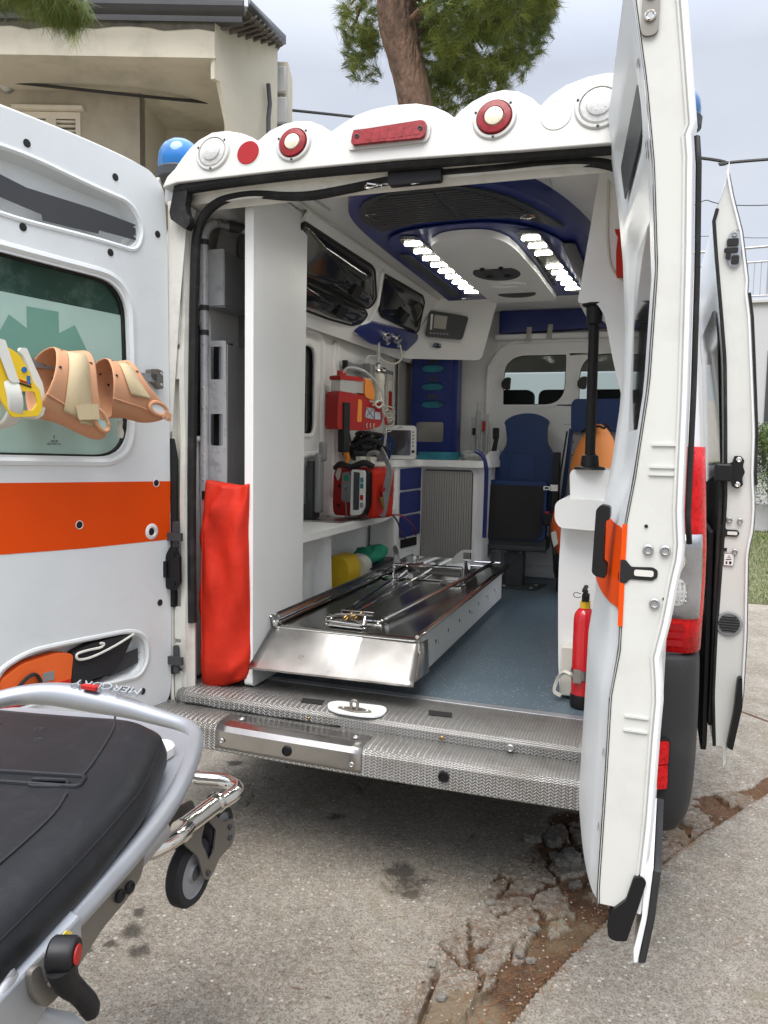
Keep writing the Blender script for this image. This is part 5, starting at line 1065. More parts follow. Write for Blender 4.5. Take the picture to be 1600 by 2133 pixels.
# ================================================================== SEATS
s1 = thing('attendant_seat', 'navy folding seat with black seat base on a grey pedestal by the bulkhead', 'seat', (-.05,2.75,.546))
bo = arc([(-.30,1.05),(-.285,1.20),(-.235,1.36),(-.185,1.44),(-.150,1.52),(-.160,1.62),(-.168,1.665),(-.11,1.705),(-.02,1.722),(.06,1.712),(.125,1.672),(.118,1.62),(.122,1.53),(.160,1.46),(.172,1.40),(.172,1.05)])
def SB(u, v, w): return (u, 2.86+w+(1.7-v)*(-.10)+.0, v)
b = MB(); b.prism(bo, 0, .08, SB); b.obj('backrest', 'seatblue', s1, .025, 4, 30)
b = MB(); b.prism(rp([(-.13,1.14),(.06,1.14),(.05,1.45),(-.11,1.45)],.03), -.010, .0, SB); b.obj('back_cushion', 'seatblue', s1, .008, 4)
def SC(u, v, w): return (u, 2.66+w+(v-.9)*.10, v)
b = MB(); b.prism(rp([(-.285,.87),(-.285,1.265),(.155,1.265),(.16,.87)],[.05,.03,.03,.05]), 0, .09, SC); b.obj('seat', 'seatblue', s1, .02, 4)
b = MB(); b.prism(rp([(-.262,.92),(-.22,.875),(.10,.875),(.138,.92),(.138,1.235),(-.262,1.235)],[.03,.03,.03,.03,.02,.02]), -.008, .004, SC); b.obj('seat_base', 'blackfab', s1, .003)
for x in (-.268,.142): bolt('bolt', (x,2.665,1.0), (0,-1,0), .008, s1, 'black')
b = MB(); b.prism([(-.30,.80),(.165,.80),(.165,.885),(-.30,.885)], 0, .22, FY(2.68)); b.prism([(-.305,.795),(.17,.795),(.17,.83),(-.305,.83)], -.02, .0, FY(2.68)); b.obj('seat_bracket', 'dgrey', s1, .008)
b = MB(); b.prism(rp([(-.315,.79),(-.315,.68),(-.27,.69),(-.225,.73),(-.20,.79)],.015), 0, .03, FY(2.66)); b.obj('side_bracket', 'dgrey', s1, .004)
b = MB(); b.box((-.115,2.70,.546),(.015,2.80,.80)); b.obj('pedestal', 'dgrey', s1, .012, 3)
b = MB(); b.prism([(-.13,2.60),(.11,2.60),(.16,2.85),(-.10,2.85)], 0, .008, FZ(.5465)); b.obj('floor_plate', 'dgrey', s1, .002)
for x, y in ((.08,2.64),(.10,2.75),(-.10,2.64)): bolt('bolt', (x,y,.555), (0,0,1), .012, s1, 'castalu')
for x in (-.18,-.10,0,.05): bolt('bolt', (x,2.665,.79), (0,0,-1), .008, s1, 'castalu')
b = MB(); b.prism(rect(.185,.93,.225,1.46,.004), 0, .10, FY(2.72)); b.obj('armrest', 'black', s1, .008)
b = MB(); b.add([(-.225,2.80,1.56),(-.195,2.80,1.56),(-.22,2.74,1.30),(-.265,2.74,1.30),(-.235,2.70,1.12),(-.275,2.70,1.12)], [(0,1,2,3),(3,2,4,5)]); o = b.obj('seat_belt', 'blackfab', s1); s_ = o.modifiers.new('s','SOLIDIFY'); s_.thickness=.003
b = MB(); b.prism(rect(-.24,1.54,-.20,1.62,.01), 0, .03, FY(2.80)); b.obj('belt_guide', 'black', s1, .006)
b = MB(); b.prism(rect(.145,1.215,.195,1.24,.004), 0, .006, FY(2.60), [rect(.152,1.221,.178,1.234,.002)]); b.box((.19,2.60,1.21),(.235,2.63,1.25)); b.obj('belt_buckle', 'white', s1, .002)
b = MB(); b.box((.15,2.62,.98),(.19,2.66,1.06)); b.obj('buckle_socket', 'black', s1, .006)
b = MB(); b.box((.158,2.625,1.06),(.182,2.655,1.072)); b.obj('release_button', 'red', s1, .002)

s2 = thing('fixed_seat', 'navy and grey high-backed seat behind the black pole', 'seat', (.45,2.75,.546))
b = MB(); b.prism(rp([(.285,1.60),(.28,1.78),(.30,1.815),(.74,1.815),(.75,1.60)],.03), 0, .09, FY(2.80)); b.obj('headrest', 'seatblue', s2, .02, 4)
b = MB(); b.prism(rp([(.245,.98),(.285,1.61),(.75,1.61),(.76,.98)],.03), 0, .06, FY(2.84)); b.obj('back_shell', 'grey', s2, .012, 3)
b = MB(); b.prism(rp([(.232,.80),(.232,1.15),(.272,1.62),(.296,1.62),(.262,1.15),(.262,.80)],.005), 0, .07, FY(2.82)); b.obj('side_bolster', 'seatblue', s2, .01, 3)
for x, z in ((.30,1.53),(.295,1.44)): bolt('screw', (x,2.838,z), (0,-1,0), .006, s2, 'dgrey')
b = MB(); b.prism(rect(.27,.88,.74,.98,.03), 0, .42, FY(2.44)); b.obj('seat', 'seatblue', s2, .02, 4)
b = MB(); b.prism(rp([(.22,.68),(.20,.93),(.20,1.02),(.245,1.02),(.25,.66),(.235,.62)],.012), 0, .10, FY(2.66)); b.obj('armrest', 'black', s2, .008)
b = MB(); b.box((.245,2.62,.546),(.31,2.75,.75)); b.box((.30,2.55,.546),(.7,2.9,.88)); b.obj('seat_box', 'black', s2, .01)
b = MB(); b.tube([(.262,2.79,1.60),(.225,2.70,1.2)], .006, 6); b.obj('belt_strap', 'blackfab', s2)
# orange round cushion bag in front of it, and the bag below
def blob(name, c, r, m, fn=None, n=28, mm=16, parent=None):
    b = MB(); rings = []
    for j in range(mm+1):
        ph = pi*j/mm; ring = []
        for k in range(n):
            a = 2*pi*k/n; p = Vector((sin(ph)*cos(a)*r[0], sin(ph)*sin(a)*r[1], cos(ph)*r[2]))
            if fn: p = fn(p)
            ring.append(tuple(Vector(c)+p))
        rings.append(ring)
    b.loft(rings, False); return b.obj(name, m, parent, ang=180)
def cush(p):
    q = p*(1+.03*noise.noise(p*9)); q.z += .04 if p.z > .10 and p.x > 0 else 0; return q
ob = thing('orange_bag', 'round pale orange bag with black cord lying against the right-hand seat', 'bag', (.47,2.40,.98))
blob('bag_body', (.455,2.66,1.295), (.153,.13,.315), 'orcush', cush, parent=ob)
b = MB(); b.tube(sm([(.40,2.29,1.585),(.44,2.27,1.61),(.50,2.27,1.62),(.53,2.27,1.61),(.545,2.27,1.63),(.57,2.28,1.60)],5), .007, 8); b.tube(sm([(.455,2.27,1.62),(.44,2.26,1.655),(.465,2.26,1.66),(.48,2.27,1.62)],4), .006, 6); b.v = [(.82-(.82-x)*1.058, (y+2.46)*1.058-2.46, 1.49-(1.49-z)*1.058) for x,y,z in b.v]; b.obj('draw_cord', 'black', ob)
lb2 = thing('orange_rescue_bag', 'orange and white bag tucked under the white shelf on the right', 'bag', (.33,2.2,.95))
blob('bag_body', (.309,2.36,.995), (.079,.10,.163), 'orfab', lambda p: p*(1+.12*noise.noise(p*22)), parent=lb2)
b = MB(); b.prism(rp([(.262,.99),(.30,1.01),(.315,.93),(.285,.90)],.008), 0, .02, FY(2.03)); b.v = [(x-.026, y+.235, z-.02) for x,y,z in b.v]; b.obj('white_tab', 'foam', lb2, .004)
b = MB(); b.tube(sm([(.27,2.04,1.10),(.262,2.03,1.02),(.275,2.03,.94),(.30,2.03,.86)],4), .006, 6); b.v = [(x-.026, y+.235, z-.02) for x,y,z in b.v]; b.obj('bag_strap', 'blackfab', lb2)
# fire extinguisher in its clip
fe = thing('fire_extinguisher', 'small red fire extinguisher strapped beside the right rear door opening', 'fire extinguisher', (.607,.37,.548))
b = MB(); b.lathe([(.034,.02),(.0385,.03),(.0395,.05),(.0395,.325),(.036,.345),(.025,.362),(.016,.368),(.015,.378)], (.607,.37,.548), (0,0,1), 32); b.obj('cylinder_body', 'redgloss', fe)
b = MB(); b.lathe([(.037,.0),(.041,.004),(.042,.045),(.040,.05)], (.607,.37,.548), (0,0,1), 32); b.obj('base_cup', 'black', fe)
b = MB(); b.lathe([(.018,.366),(.018,.392),(.012,.396)], (.607,.37,.548), (0,0,1), 20); b.obj('collar', 'yellow', fe)
b = MB(); b.box((.595,.35,.94),(.62,.39,.965)); b.box((.60,.30,.965),(.614,.40,.975)); b.box((.60,.29,.985),(.614,.39,.995)); b.tube(sm([(.592,.365,.965),(.572,.36,.97),(.565,.36,.96),(.575,.36,.952),(.592,.362,.955)],4), .0015, 5); b.obj('valve', 'dark', fe, .002)
b = MB(); b.tube([(.607+.042*cos(a), .37+.042*sin(a), .672) for a in np.linspace(0,2*pi,28)[:-1]], .002, 4, True)
b2 = MB(); b2.loft([[(.607+r*cos(a), .37+r*sin(a), z) for a in np.linspace(0,2*pi,28)[:-1]] for r, z in ((.0405,.655),(.0425,.655),(.0425,.69),(.0405,.69))], False); band = b2.obj('clip_band', 'steel', fe)
b = MB(); b.prism(rect(.578,.648,.606,.697,.004), 0, .010, FY(.318)); b.obj('clip_buckle', 'steel', band, .002)
b = MB(); b.tube(sm([(.572,.34,.67),(.54,.38,.665),(.515,.40,.63),(.505,.40,.585),(.53,.40,.57)],5), .008, 4); b.obj('clip_strap', 'dirtywhite', band)
b = MB(); b.box((.52,.43,.56),(.60,.50,.75)); b.obj('clip_bracket', 'dirtywhite', band, .006)
# yellow container + green cloth + box in the niche
yc = thing('yellow_container', 'yellow plastic container in the niche under the worktop', 'container', (-.76,1.36,.60))
b = MB(); b.prism(rp([(-.83,.61),(-.69,.61),(-.675,.83),(-.70,.89),(-.80,.90),(-.84,.83)],.04), 0, .17, FY(1.27)); b.obj('container_body', 'yellow', yc, .02, 4)
b = MB(); b.prism(rp([(-.70,.66),(-.655,.68),(-.65,.84),(-.69,.875),(-.76,.88),(-.76,.66)],.03), 0, .11, FY(1.44)); b.obj('container_lid', 'dirtywhite', yc, .015, 3)
gc = thing('green_cloth', 'crumpled green cloth lying on a box in the niche', 'cloth', (-.75,1.72,.84))
blob('cloth_body', (-.73,1.74,.842), (.085,.17,.055), 'green', lambda p: Vector((p.x, p.y, p.z))*(1+.45*noise.noise(Vector((p.x*14,p.y*11,p.z*16+3))))+Vector((0,0,.02*noise.noise(p*30))), 40, 20, gc)
nb = thing('storage_box', 'grey translucent box standing beneath the green cloth', 'box', (-.75,1.72,.60))
b = MB(); b.prism(rect(-.83,1.52,-.66,1.98,.02), 0, .20, FZ(.601)); b.obj('box_body', 'grey', nb, .01)
b = MB(); b.prism(rect(-.84,1.51,-.65,1.99,.02), 0, .012, FZ(.79)); b.obj('box_rim', 'dgrey', nb, .003)

# ================================================================== MEDICAL DEVICES
df = thing('defibrillator', 'red defibrillator monitor with grey side pocket standing on the worktop', 'defibrillator', (-.68,1.38,1.09))
dfr = frame((-.69,1.33,1.235), (.86,-.32,.0), (.0,.0,1))   # front face normal points to camera side
def DF(u, v, w): return dfr(u, v, w)
body = rp([(-.13,-.13),(.10,-.125),(.12,-.08),(.125,.10),(.11,.135),(-.10,.135),(-.135,.10),(-.14,-.08)],.04)
b = MB(); b.prism(body, -.20, 0, DF); b.obj('case_body', 'red', df, .025, 4, 30)
b = MB(); b.prism(rp([(-.07,-.05),(-.005,-.055),(.0,.09),(-.02,.11),(-.065,.105)],.02), 0, .008, DF); b.obj('side_pocket', 'grey', df, .004)
b = MB(); b.prism(circ(-.035,.075,.017), .008, .011, DF); b.obj('green_button', 'green', df)
for u, v in ((-.09,.03),(-.095,-.075)):
    b = MB(); b.prism(circ(u,v,.010), 0, .003, DF); b.obj('fixing_stud', 'dark', df)
b = MB(); b.prism(rp([(-.12,.09),(-.10,.125),(-.075,.125),(-.085,.08),(-.10,.055)],.01), 0, .004, DF); b.obj('corner_patch', 'dirtywhite', df)
b = MB(); b.prism(rp([(.02,-.125),(.115,-.115),(.14,-.06),(.14,.12),(.02,.13)],.02), .0, .03, DF); b.obj('screen_surround', 'black', df, .008)
b = MB(); b.prism(rp([(.03,-.12),(.10,-.11),(.125,-.07),(.125,.12),(.035,.125)],.015), .03, .045, DF, [rp([(.042,-.09),(.092,-.085),(.095,.11),(.045,.112)],.008)]); b.obj('screen_frame', 'white', df, .005)
b = MB(); b.prism(rect(.042,-.092,.095,.112), .030, .036, DF); b.obj('screen', 'screen', df)
for v, m_ in ((.07,'teal'),(.04,'teal'),(-.02,'red'),(-.06,'grey')):
    b = MB(); b.prism(rect(.100,v-.012,.120,v+.014,.004), .045, .048, DF); b.obj('control_key', m_, df)
b = MB(); b.box((.10,-.13,-.16),(.16,.12,.0), lambda x,y,z: DF(x,y,z)); b.obj('accessory_pouch', 'redfab', df, .02, 3)
b = MB(); b.tube(sm([DF(-.14,.125,-.02),DF(-.08,.15,.0),DF(.0,.135,.01),(DF(.08,.16,.0)),DF(.13,.14,-.02)],5), .016, 8); b.obj('carry_strap', 'blackfab', df)
b = MB(); b.prism(rect(-.05,.135,.10,.165,.012), -.16, -.02, DF); b.box((-.02,.165,-.10),(.015,.19,-.05), DF); b.box((.05,.165,-.10),(.085,.19,-.05), DF); b.obj('paddle_tray', 'dirtywhite', df, .01, 3)
b = MB(); b.tube(sm([DF(.0,.17,-.12),DF(.02,.205,-.12),DF(.07,.21,-.12),DF(.10,.18,-.12)],5), .014, 8); b.obj('paddle_handle', 'grey', df)
b = MB(); b.tube(sm([DF(-.035,.01,.012),DF(-.03,-.03,.02),DF(-.02,-.09,.02),DF(-.03,-.14,.02),DF(-.09,-.15,.03),DF(-.15,-.135,.03)],6), .004, 6); b.lathe([(.010,0),(.008,.02),(.0001,.02)], DF(-.035,.02,.008), dfr(0,0,1) and Vector(DF(0,0,1))-Vector(DF(0,0,0)), 10); b.obj('grey_lead', 'grey', df)
brk = thing('wall_bracket', 'steel and black docking bracket behind the red defibrillator', 'bracket', (-.84,1.28,1.09))
b = MB(); b.prism(rect(-.875,1.10,-.845,1.40,.003), 0, .10, FY(1.16)); b.obj('bracket_plate', 'dgrey', brk, .003)
b = MB(); b.box((-.88,1.12,1.0915),(-.66,1.42,1.097)); b.box((-.88,1.12,1.097),(-.872,1.14,1.18)); b.obj('bracket_base', 'steel', brk, .001)
b = MB(); b.box((-.845,1.18,1.13),(-.81,1.24,1.44)); b.box((-.83,1.2,1.40),(-.80,1.26,1.50)); b.obj('bracket_post', 'grey', brk, .01)
# suction unit
su = thing('suction_unit', 'red suction unit with clear canister hanging on the left wall', 'suction unit', (-.80,1.5,1.68))
suf = frame((-.755,1.45,1.685), (.30,.62,0), (0,0,1))    # normal to the right/camera
def SU(u, v, w): return suf(u*.78+.045, v*.92, w)
b = MB(); b.prism(rp([(-.21,-.125),(.06,-.13),(.215,-.10),(.23,-.01),(.20,.04),(.10,.04),(.06,.075),(-.20,.095)],[.03,.05,.04,.02,.01,.01,.03,.03]), -.07, .03, SU); sb = b.obj('unit_body', 'red', su, .02, 4, 30)
b = MB(); b.prism(rect(-.18,.09,.06,.165,.02), -.05, .025, SU); b.obj('collection_canister', 'clearplastic', su, .01, 3)
b = MB(); b.prism(rect(-.19,.16,.03,.185,.012), -.055, .03, SU); b.box((-.16,.185,-.02),(-.10,.215,.0), SU); b.obj('canister_lid', 'red', su, .006)
b = MB(); b.prism(rp([(.04,.07),(.04,.18),(.10,.17),(.14,.11),(.13,.05)],.02), -.03, .035, SU); b.obj('filter_cap', 'orangered', su, .012, 3)
b = MB(); b.prism(rp([(-.03,-.08),(.015,-.08),(.015,.05),(-.02,.055)],.012), .03, .033, SU); b.obj('level_window', 'orangered', su)
b = MB(); b.prism(rp([(.045,-.05),(.13,-.06),(.135,.005),(.06,.01)],.006), .03, .034, SU); lbz = b.obj('silver_label', 'alu', su)
b = MB(); b.tube([SU(.055,-.045,.035),SU(.127,.003,.035)], .0015, 5); b.tube([SU(.06,.005,.035),SU(.127,-.053,.035)], .0015, 5); b.obj('label_cross', 'dark', lbz)
b = MB(); b.prism(rect(.14,-.06,.20,-.015,.006), .03, .034, SU); b.obj('silver_label', 'alu', su)
for k in range(3):
    b = MB(); b.tube(sm([SU(.07+k*.035,-.085,.032),SU(.062+k*.035,-.10,.033),SU(.07+k*.035,-.113,.032)],4), .003, 5); b.obj('moulded_mark', 'dirtywhite', su)
b = MB(); b.tube(sm([SU(-.13,.20,0),SU(-.09,.235,.01),SU(.02,.225,.03),(SU(.12,.17,.05)),SU(.185,.09,.06),SU(.20,.0,.05),SU(.235,-.05,.04),SU(.26,-.14,.03),SU(.26,-.22,.02)],7), .007, 8); b.obj('suction_tube', 'clearplastic', su)
b = MB(); b.tube(sm([SU(.10,.02,.05),SU(.14,.05,.06),SU(.19,.04,.06),SU(.15,.01,.06),SU(.11,.03,.06),SU(.17,.06,.06),SU(.21,.03,.05)],5), .006, 6); b.obj('tube_coil', 'dirtywhite', su)
b = MB(); b.tube([SU(.235,-.04,.04),SU(.255,-.09,.04)], .010, 8); b.obj('tube_connector', 'red', su)
b = MB(); b.box((-.16,-.26,-.01),(-.10,.03,.04), SU); b.obj('hanging_strap', 'blackfab', su, .006)
b = MB(); b.tube(sm([SU(-.12,-.25,.02),SU(-.10,-.30,.02),SU(-.12,-.36,.02),SU(-.14,-.40,.02)],5), .016, 8); b.obj('orange_strap', 'orangered', su)
b = MB(); b.tube(sm([SU(-.09,-.13,.02),SU(-.06,-.22,.02),SU(.0,-.33,.03),SU(.03,-.37,.04)],5), .004, 6); b.obj('power_lead', 'black', su)
# oxygen flow meter on its rail
fm = thing('flow_meter', 'chrome oxygen flow meter with humidifier bottle on a grey wall rail', 'flow meter', (-.80,1.75,1.93))
b = MB(); b.prism(rect(1.60,1.915,2.0,1.955,.004), 0, .02, FX(-.86)); b.obj('wall_rail', 'alu', fm, .003)
b = MB(); b.box((-.862,1.585,1.91),(-.835,1.61,1.96)); b.obj('rail_end', 'black', fm, .003)
b = MB(); b.box((-.85,1.86,1.89),(-.79,1.93,1.97)); b.obj('rail_clamp', 'grey', fm, .006)
b = MB(); b.lathe([(.010,0),(.010,.13),(.006,.135)], (-.77,1.93,1.98), (0,0,1), 12); b.obj('flow_tube', 'clearplastic', fm)
b = MB(); b.lathe([(.012,0),(.018,.01),(.014,.03),(.018,.05),(.010,.06)], (-.77,1.93,1.92), (0,0,1), 14); b.tube([(-.77,1.90,1.945),(-.77,2.02,1.945)], .008, 8); b.lathe([(.018,0),(.02,.006),(.018,.02)], (-.77,2.02,1.945), (0,1,0), 12); b.obj('flow_valve', 'chrome', fm)
b = MB(); b.lathe([(.0001,0),(.036,0),(.037,.02),(.036,.10),(.038,.105),(.038,.15),(.034,.165),(.012,.17)], (-.77,1.94,1.75), (0,0,1), 24); b.obj('humidifier_bottle', 'dirtywhite', fm)
b = MB(); b.tube(sm([SLP(2.12,.36,.08),(-.70,2.16,2.03),(-.74,2.10,1.99),(-.80,1.95,2.02),(-.83,1.88,1.99),(-.835,1.87,1.80),(-.83,1.86,1.66)],7), .006, 8); b.obj('oxygen_hose', 'dirtywhite', fm)
# patient monitor with pouch
pm = thing('patient_monitor', 'white framed patient monitor on the corner countertop', 'monitor', (-.70,2.22,1.40))
pmf = frame((-.715,2.20,1.50), (.93,.18,.0), (0,.10,1))
b = MB(); b.prism(rp([(-.11,-.10),(.105,-.10),(.10,.115),(-.10,.115)],.02), -.05, 0, pmf); b.obj('monitor_case', 'white', pm, .012, 4)
b = MB(); b.prism(rect(-.085,-.075,.072,.085,.006), 0, .002, pmf); b.obj('monitor_screen', 'screen', pm)
for k in range(5):
    b = MB(); b.prism(rect(.080,-.02+k*.022,.092,-.008+k*.022,.003), 0, .003, pmf); b.obj('side_key', 'grey', pm)
b = MB(); b.lathe([(.010,0),(.009,.010),(.0001,.010)], pmf(.088,-.05,0), Vector(pmf(0,0,1))-Vector(pmf(0,0,0)), 12); b.obj('control_knob', 'black', pm)
text('maker_mark', 'LIFE', .016, 'dark', pm, lambda u,v,w: pmf(u-.0,v+.101,w+.001), .0006)
po = thing('cuff_pouch', 'dark navy blood pressure cuff leaning on the white monitor', 'blood pressure cuff', (-.78,2.10,1.40))
pof = frame((-.80,2.07,1.48), (.93,.18,.0), (0,.22,1))
b = MB(); b.prism(rp([(-.10,-.09),(.06,-.085),(.095,.03),(.08,.055),(-.02,.10),(-.06,.095),(-.075,.02)],.012), -.02, 0, pof); b.obj('pouch_body', 'seatblue', po, .006)
text('pouch_print', 'ADULT', .016, 'grey', po, lambda u,v,w: pof(.045-v*.9,.0+u,w+.0015), .0006)
text('pouch_print', 'CUFF SIZE L', .010, 'grey', po, lambda u,v,w: pof(.065-v*.9,.0+u,w+.0015), .0006)
for u, v in ((-.05,.07),(-.055,.045)):
    b = MB(); b.tube([pof(u+.008*cos(a),v+.008*sin(a),.001) for a in np.linspace(0,2*pi,12)[:-1]], .001, 4, True); b.obj('print_ring', 'grey', po)
cl = thing('cable_bundle', 'tangle of black straps and grey cables behind the defibrillator', 'cables', (-.80,1.85,1.40))
random.seed(5)
b = MB()
for k in range(9):
    p = [Vector((-.80+random.uniform(-.05,.07), 1.80+random.uniform(-.22,.22), 1.44+random.uniform(-.03,.12))) for _ in range(5)]; b.tube(sm(p,6,True), .012, 6, True)
b.obj('black_straps', 'blackfab', cl)
blob('strap_roll', (-.82,1.86,1.44), (.06,.20,.055), 'blackfab', lambda p: p*(1+.3*noise.noise(p*18)), parent=cl)
b = MB()
for k in range(8):
    c = Vector((-.80,2.12,1.66)); a0 = random.random()*6; r_ = .05+random.random()*.05
    b.tube(sm([c+Vector((.04*sin(t*1.3+k), r_*1.4*cos(t+a0), r_*.6*sin(t+a0)+.01*k-.03)) for t in np.linspace(0,6.28,9)[:-1]],4,True), .0045, 6, True)
b.obj('grey_cables', 'dirtywhite', cl)
blob('breathing_bag', (-.80,1.98,1.60), (.05,.09,.10), 'clearplastic', lambda p: p*(1+.1*noise.noise(p*20)), parent=cl)
b = MB()
for k in range(6):
    b.tube(sm([DF(.05+k*.01,.17,-.10-.01*k),DF(.12,.19+.01*k,-.1),DF(.19+.006*k,.13,-.06),DF(.185+.008*k,.02,-.04),DF(.205,-.06-.01*k,-.03),DF(.19-.02*k/6,-.11,-.03)],6), .0042, 6)
b.obj('grey_leads', 'grey', df)
b = MB(); b.tube([DF(.175,-.02,-.03),DF(.20,-.07,-.03)], .012, 8); b.obj('lead_connector', 'gold', df)
b = MB(); b.lathe([(.03,0),(.034,.02),(.03,.05),(.0001,.05)], DF(.165,.02,-.06), (1,0,0), 14); b.obj('red_paddle', 'red', df)
b = MB(); b.tube(sm([(-.62,1.46,1.105),(-.56,1.60,1.10),(-.60,1.85,1.03),(-.655,2.10,.93),(-.66,2.25,.88),(-.655,2.33,.875)],7), .005, 6); b.obj('black_lead', 'black', df)
b = MB(); b.tube(sm([(-.60,1.46,1.105),(-.54,1.7,1.09),(-.57,2.0,1.02),(-.62,2.25,.96),(-.64,2.35,.90)],7), .004, 6); b.obj('red_lead', 'red', df)
# glove dispenser
gd = thing('glove_dispenser', 'navy wall rack of glove boxes marked S, M and L', 'glove dispenser', (-.64,2.72,1.40))
GDf = FY(2.72)
holes = [rect(-.735,1.995,-.575,2.045,.024), rect(-.735,1.872,-.575,1.922,.024), rect(-.735,1.75,-.575,1.80,.024), rect(-.765,1.515,-.570,1.655,.02)]
b = MB(); b.prism(rp([(-.805,1.42),(-.515,1.42),(-.515,2.105),(-.805,2.105)],.01), 0, .03, GDf, holes); gp = b.obj('rack_front', 'blue', gd, .005, 3)
b = MB(); b.prism([(-.805,1.42),(-.485,1.42),(-.485,2.10),(-.805,2.10)], .031, .16, GDf); b.obj('rack_body', 'blue', gd, .006)
b = MB(); b.prism(rect(-.77,1.51,-.565,1.66,.02), .024, .0305, GDf); b.obj('mirror_panel', 'reflector', gd)
for i, z in enumerate((2.02,1.897,1.775)):
    b = MB(); b.prism(rect(-.74,z-.028,-.57,z+.028,.02), .022, .0305, GDf); b.obj('glove_box', 'teal', gd)
    b = MB(); b.tube([(-.655+.088*cos(a)*(1 if abs(cos(a))<.9 else 1), 2.719, z+.030*sin(a)) for a in np.linspace(0,2*pi,24)[:-1]], .003, 6, True); b.obj('slot_rim', 'blue', gp)
    zz_ = z+.054; b = MB(); b.prism(rect(-.68,zz_-.018,-.63,zz_+.015), -.0015, 0, GDf); lz = b.obj('size_label', 'dgrey', gp)
    text('size_letter', 'SML'[i], .032, 'dark', gp, lambda u,v,w,zz_=zz_: (-.655+u, 2.7178-w, zz_-.002+v), .0004)
gb = thing('glove_carton', 'teal carton of gloves lying on the corner countertop', 'carton', (-.50,2.50,1.40))
b = MB(); b.prism([(-.66,2.42),(-.44,2.42),(-.40,2.66),(-.62,2.66)], 0, .05, FZ(1.398)); b.obj('carton_body', 'teal', gb, .003)
b = MB(); b.prism([(-.60,2.48),(-.50,2.48),(-.48,2.58),(-.58,2.58)], 0, .002, FZ(1.449)); b.obj('carton_opening', 'dark', gb)
gb2 = thing('glove_pile', 'loose wrapped gloves heaped beside the teal carton', 'gloves', (-.33,2.6,1.40))
blob('wrapped_gloves', (-.33,2.60,1.425), (.09,.12,.035), 'clearplastic', lambda p: p*(1+.5*noise.noise(p*25)), parent=gb2)
cat_ = thing('catheter_packs', 'clear tubes and wrapped catheters standing in the corner rack', 'catheter packs', (-.36,3.0,1.40))
for x, z1, m_ in ((-.415,1.70,'clearplastic'),(-.385,1.74,'clearplastic'),(-.345,1.68,'clearplastic'),(-.33,1.72,'clearplastic')):
    b = MB(); b.prism(rect(x-.018,1.42,x+.018,z1,.008), 0, .02, FY(2.98)); b.obj('catheter_sleeve', m_, cat_, .004)
b = MB(); b.tube([(-.385,2.97,1.45),(-.385,2.97,1.80)], .009, 8); b.obj('suction_wand', 'clearplastic', cat_)
b = MB(); b.prism(rect(-.35,1.60,-.33,1.67,.004), 0, .01, FY(2.965)); b.obj('red_tip', 'red', cat_)
b = MB(); b.prism(rect(-.42,1.57,-.40,1.62,.004), 0, .01, FY(2.965)); b.obj('black_tip', 'black', cat_)
# ================================================================== CERVICAL COLLARS ON THE LEFT DOOR
def LDc(s, z, t=0.): return LD(s+.080, z-.006, t)
def LDy(s, z, t=0.): return LD(s+.095, z-.006, t)
def ring_surface(fn, na=40, nw=8, a0=0., a1=2*pi):
    b = MB(); closed = abs((a1-a0)-2*pi) < 1e-6; aa = np.linspace(a0, a1, na)
    for a in aa:
        for k in range(nw): b.v.append(tuple(fn(a, k/(nw-1))))
    b.f = [(i*nw+k, i*nw+k+1, (i+1)*nw+k+1, (i+1)*nw+k) for i in range(na-1) for k in range(nw-1)]; return b
def bump(a, c, w): d = (a-c+pi) % (2*pi)-pi; return math.exp(-(d/w)**2)
def peach(name, label, s0, zc, sL, sR, lobe_a, lobe, rz, rt, drop, twist=0.):
    root = thing(name, label, 'cervical collar', LDc(s0, zc, -.09), 'cervical collars hanging on the left rear door')
    def f(a, k):
        r = sR - lobe*bump(a, lobe_a, .62); l = sL + .03*bump(a, lobe_a, .9) - .02*bump(a,0,.7); s = l+(r-l)*k
        fl = 1+.16*abs(k-.45)*1.2
        z = zc + rz*cos(a)*fl - drop*max(0,k)*bump(a, lobe_a, .9); t = -.085 - rt*sin(a)*fl
        return Vector(LDc(s + twist*(z-zc), z, t))
    b = ring_surface(f, 56, 12); o = b.obj('collar_body', 'peach', root, ang=80); s_ = o.modifiers.new('s','SOLIDIFY'); s_.thickness = .006; s_.offset = 0
    sb_ = o.modifiers.new('u','SUBSURF'); sb_.levels = 1; sb_.render_levels = 1
    # overlap seam down the front, air holes
    b = MB(); b.tube([f(1.95+.25*k, k)+(-nL)*.005 for k in np.linspace(.0,1,9)], .0035, 6); b.obj('overlap_edge', 'peach', root)
    for a, k in ((.35,.18),(.42,.75),(1.15,.10),(.85,.88),(5.3,.3),(4.9,.6),(5.6,.7)):
        p = f(a,k); n_ = (p-Vector(LDc(s0,zc,-.085))); n_ -= dL*n_.dot(dL); n_.normalize()
        for sg in (1,-1):
            b = MB(); b.lathe([(.0055,0),(.0001,.0006)], p+n_*.0036*sg, n_*sg, 12); b.obj('air_hole', 'dark', root)
    return root, f
r1, f1_ = peach('cervical_collar', 'peach foam cervical collar with a wide beige strap, left of the two peach ones', .40, 1.668, .475, .335, 2.35, .075, .098, .070, .085, -.16)
def strap(root, f, a0, a1, k0, k1, off=.008, tail=0.):
    b = MB(); aa = np.linspace(a0, a1, 18)
    b.grid(lambda u, v: tuple(f(u, v)+(-nL)*off+Vector((0,0,-tail*max(0,u-a1+.3)))), aa, (k0,(k0+k1)/2,k1)); o = b.obj('hook_strap', 'beige', root, ang=80); s_ = o.modifiers.new('s','SOLIDIFY'); s_.thickness = .003; return o
strap(r1, f1_, .30, 2.25, .30, .78, .010)
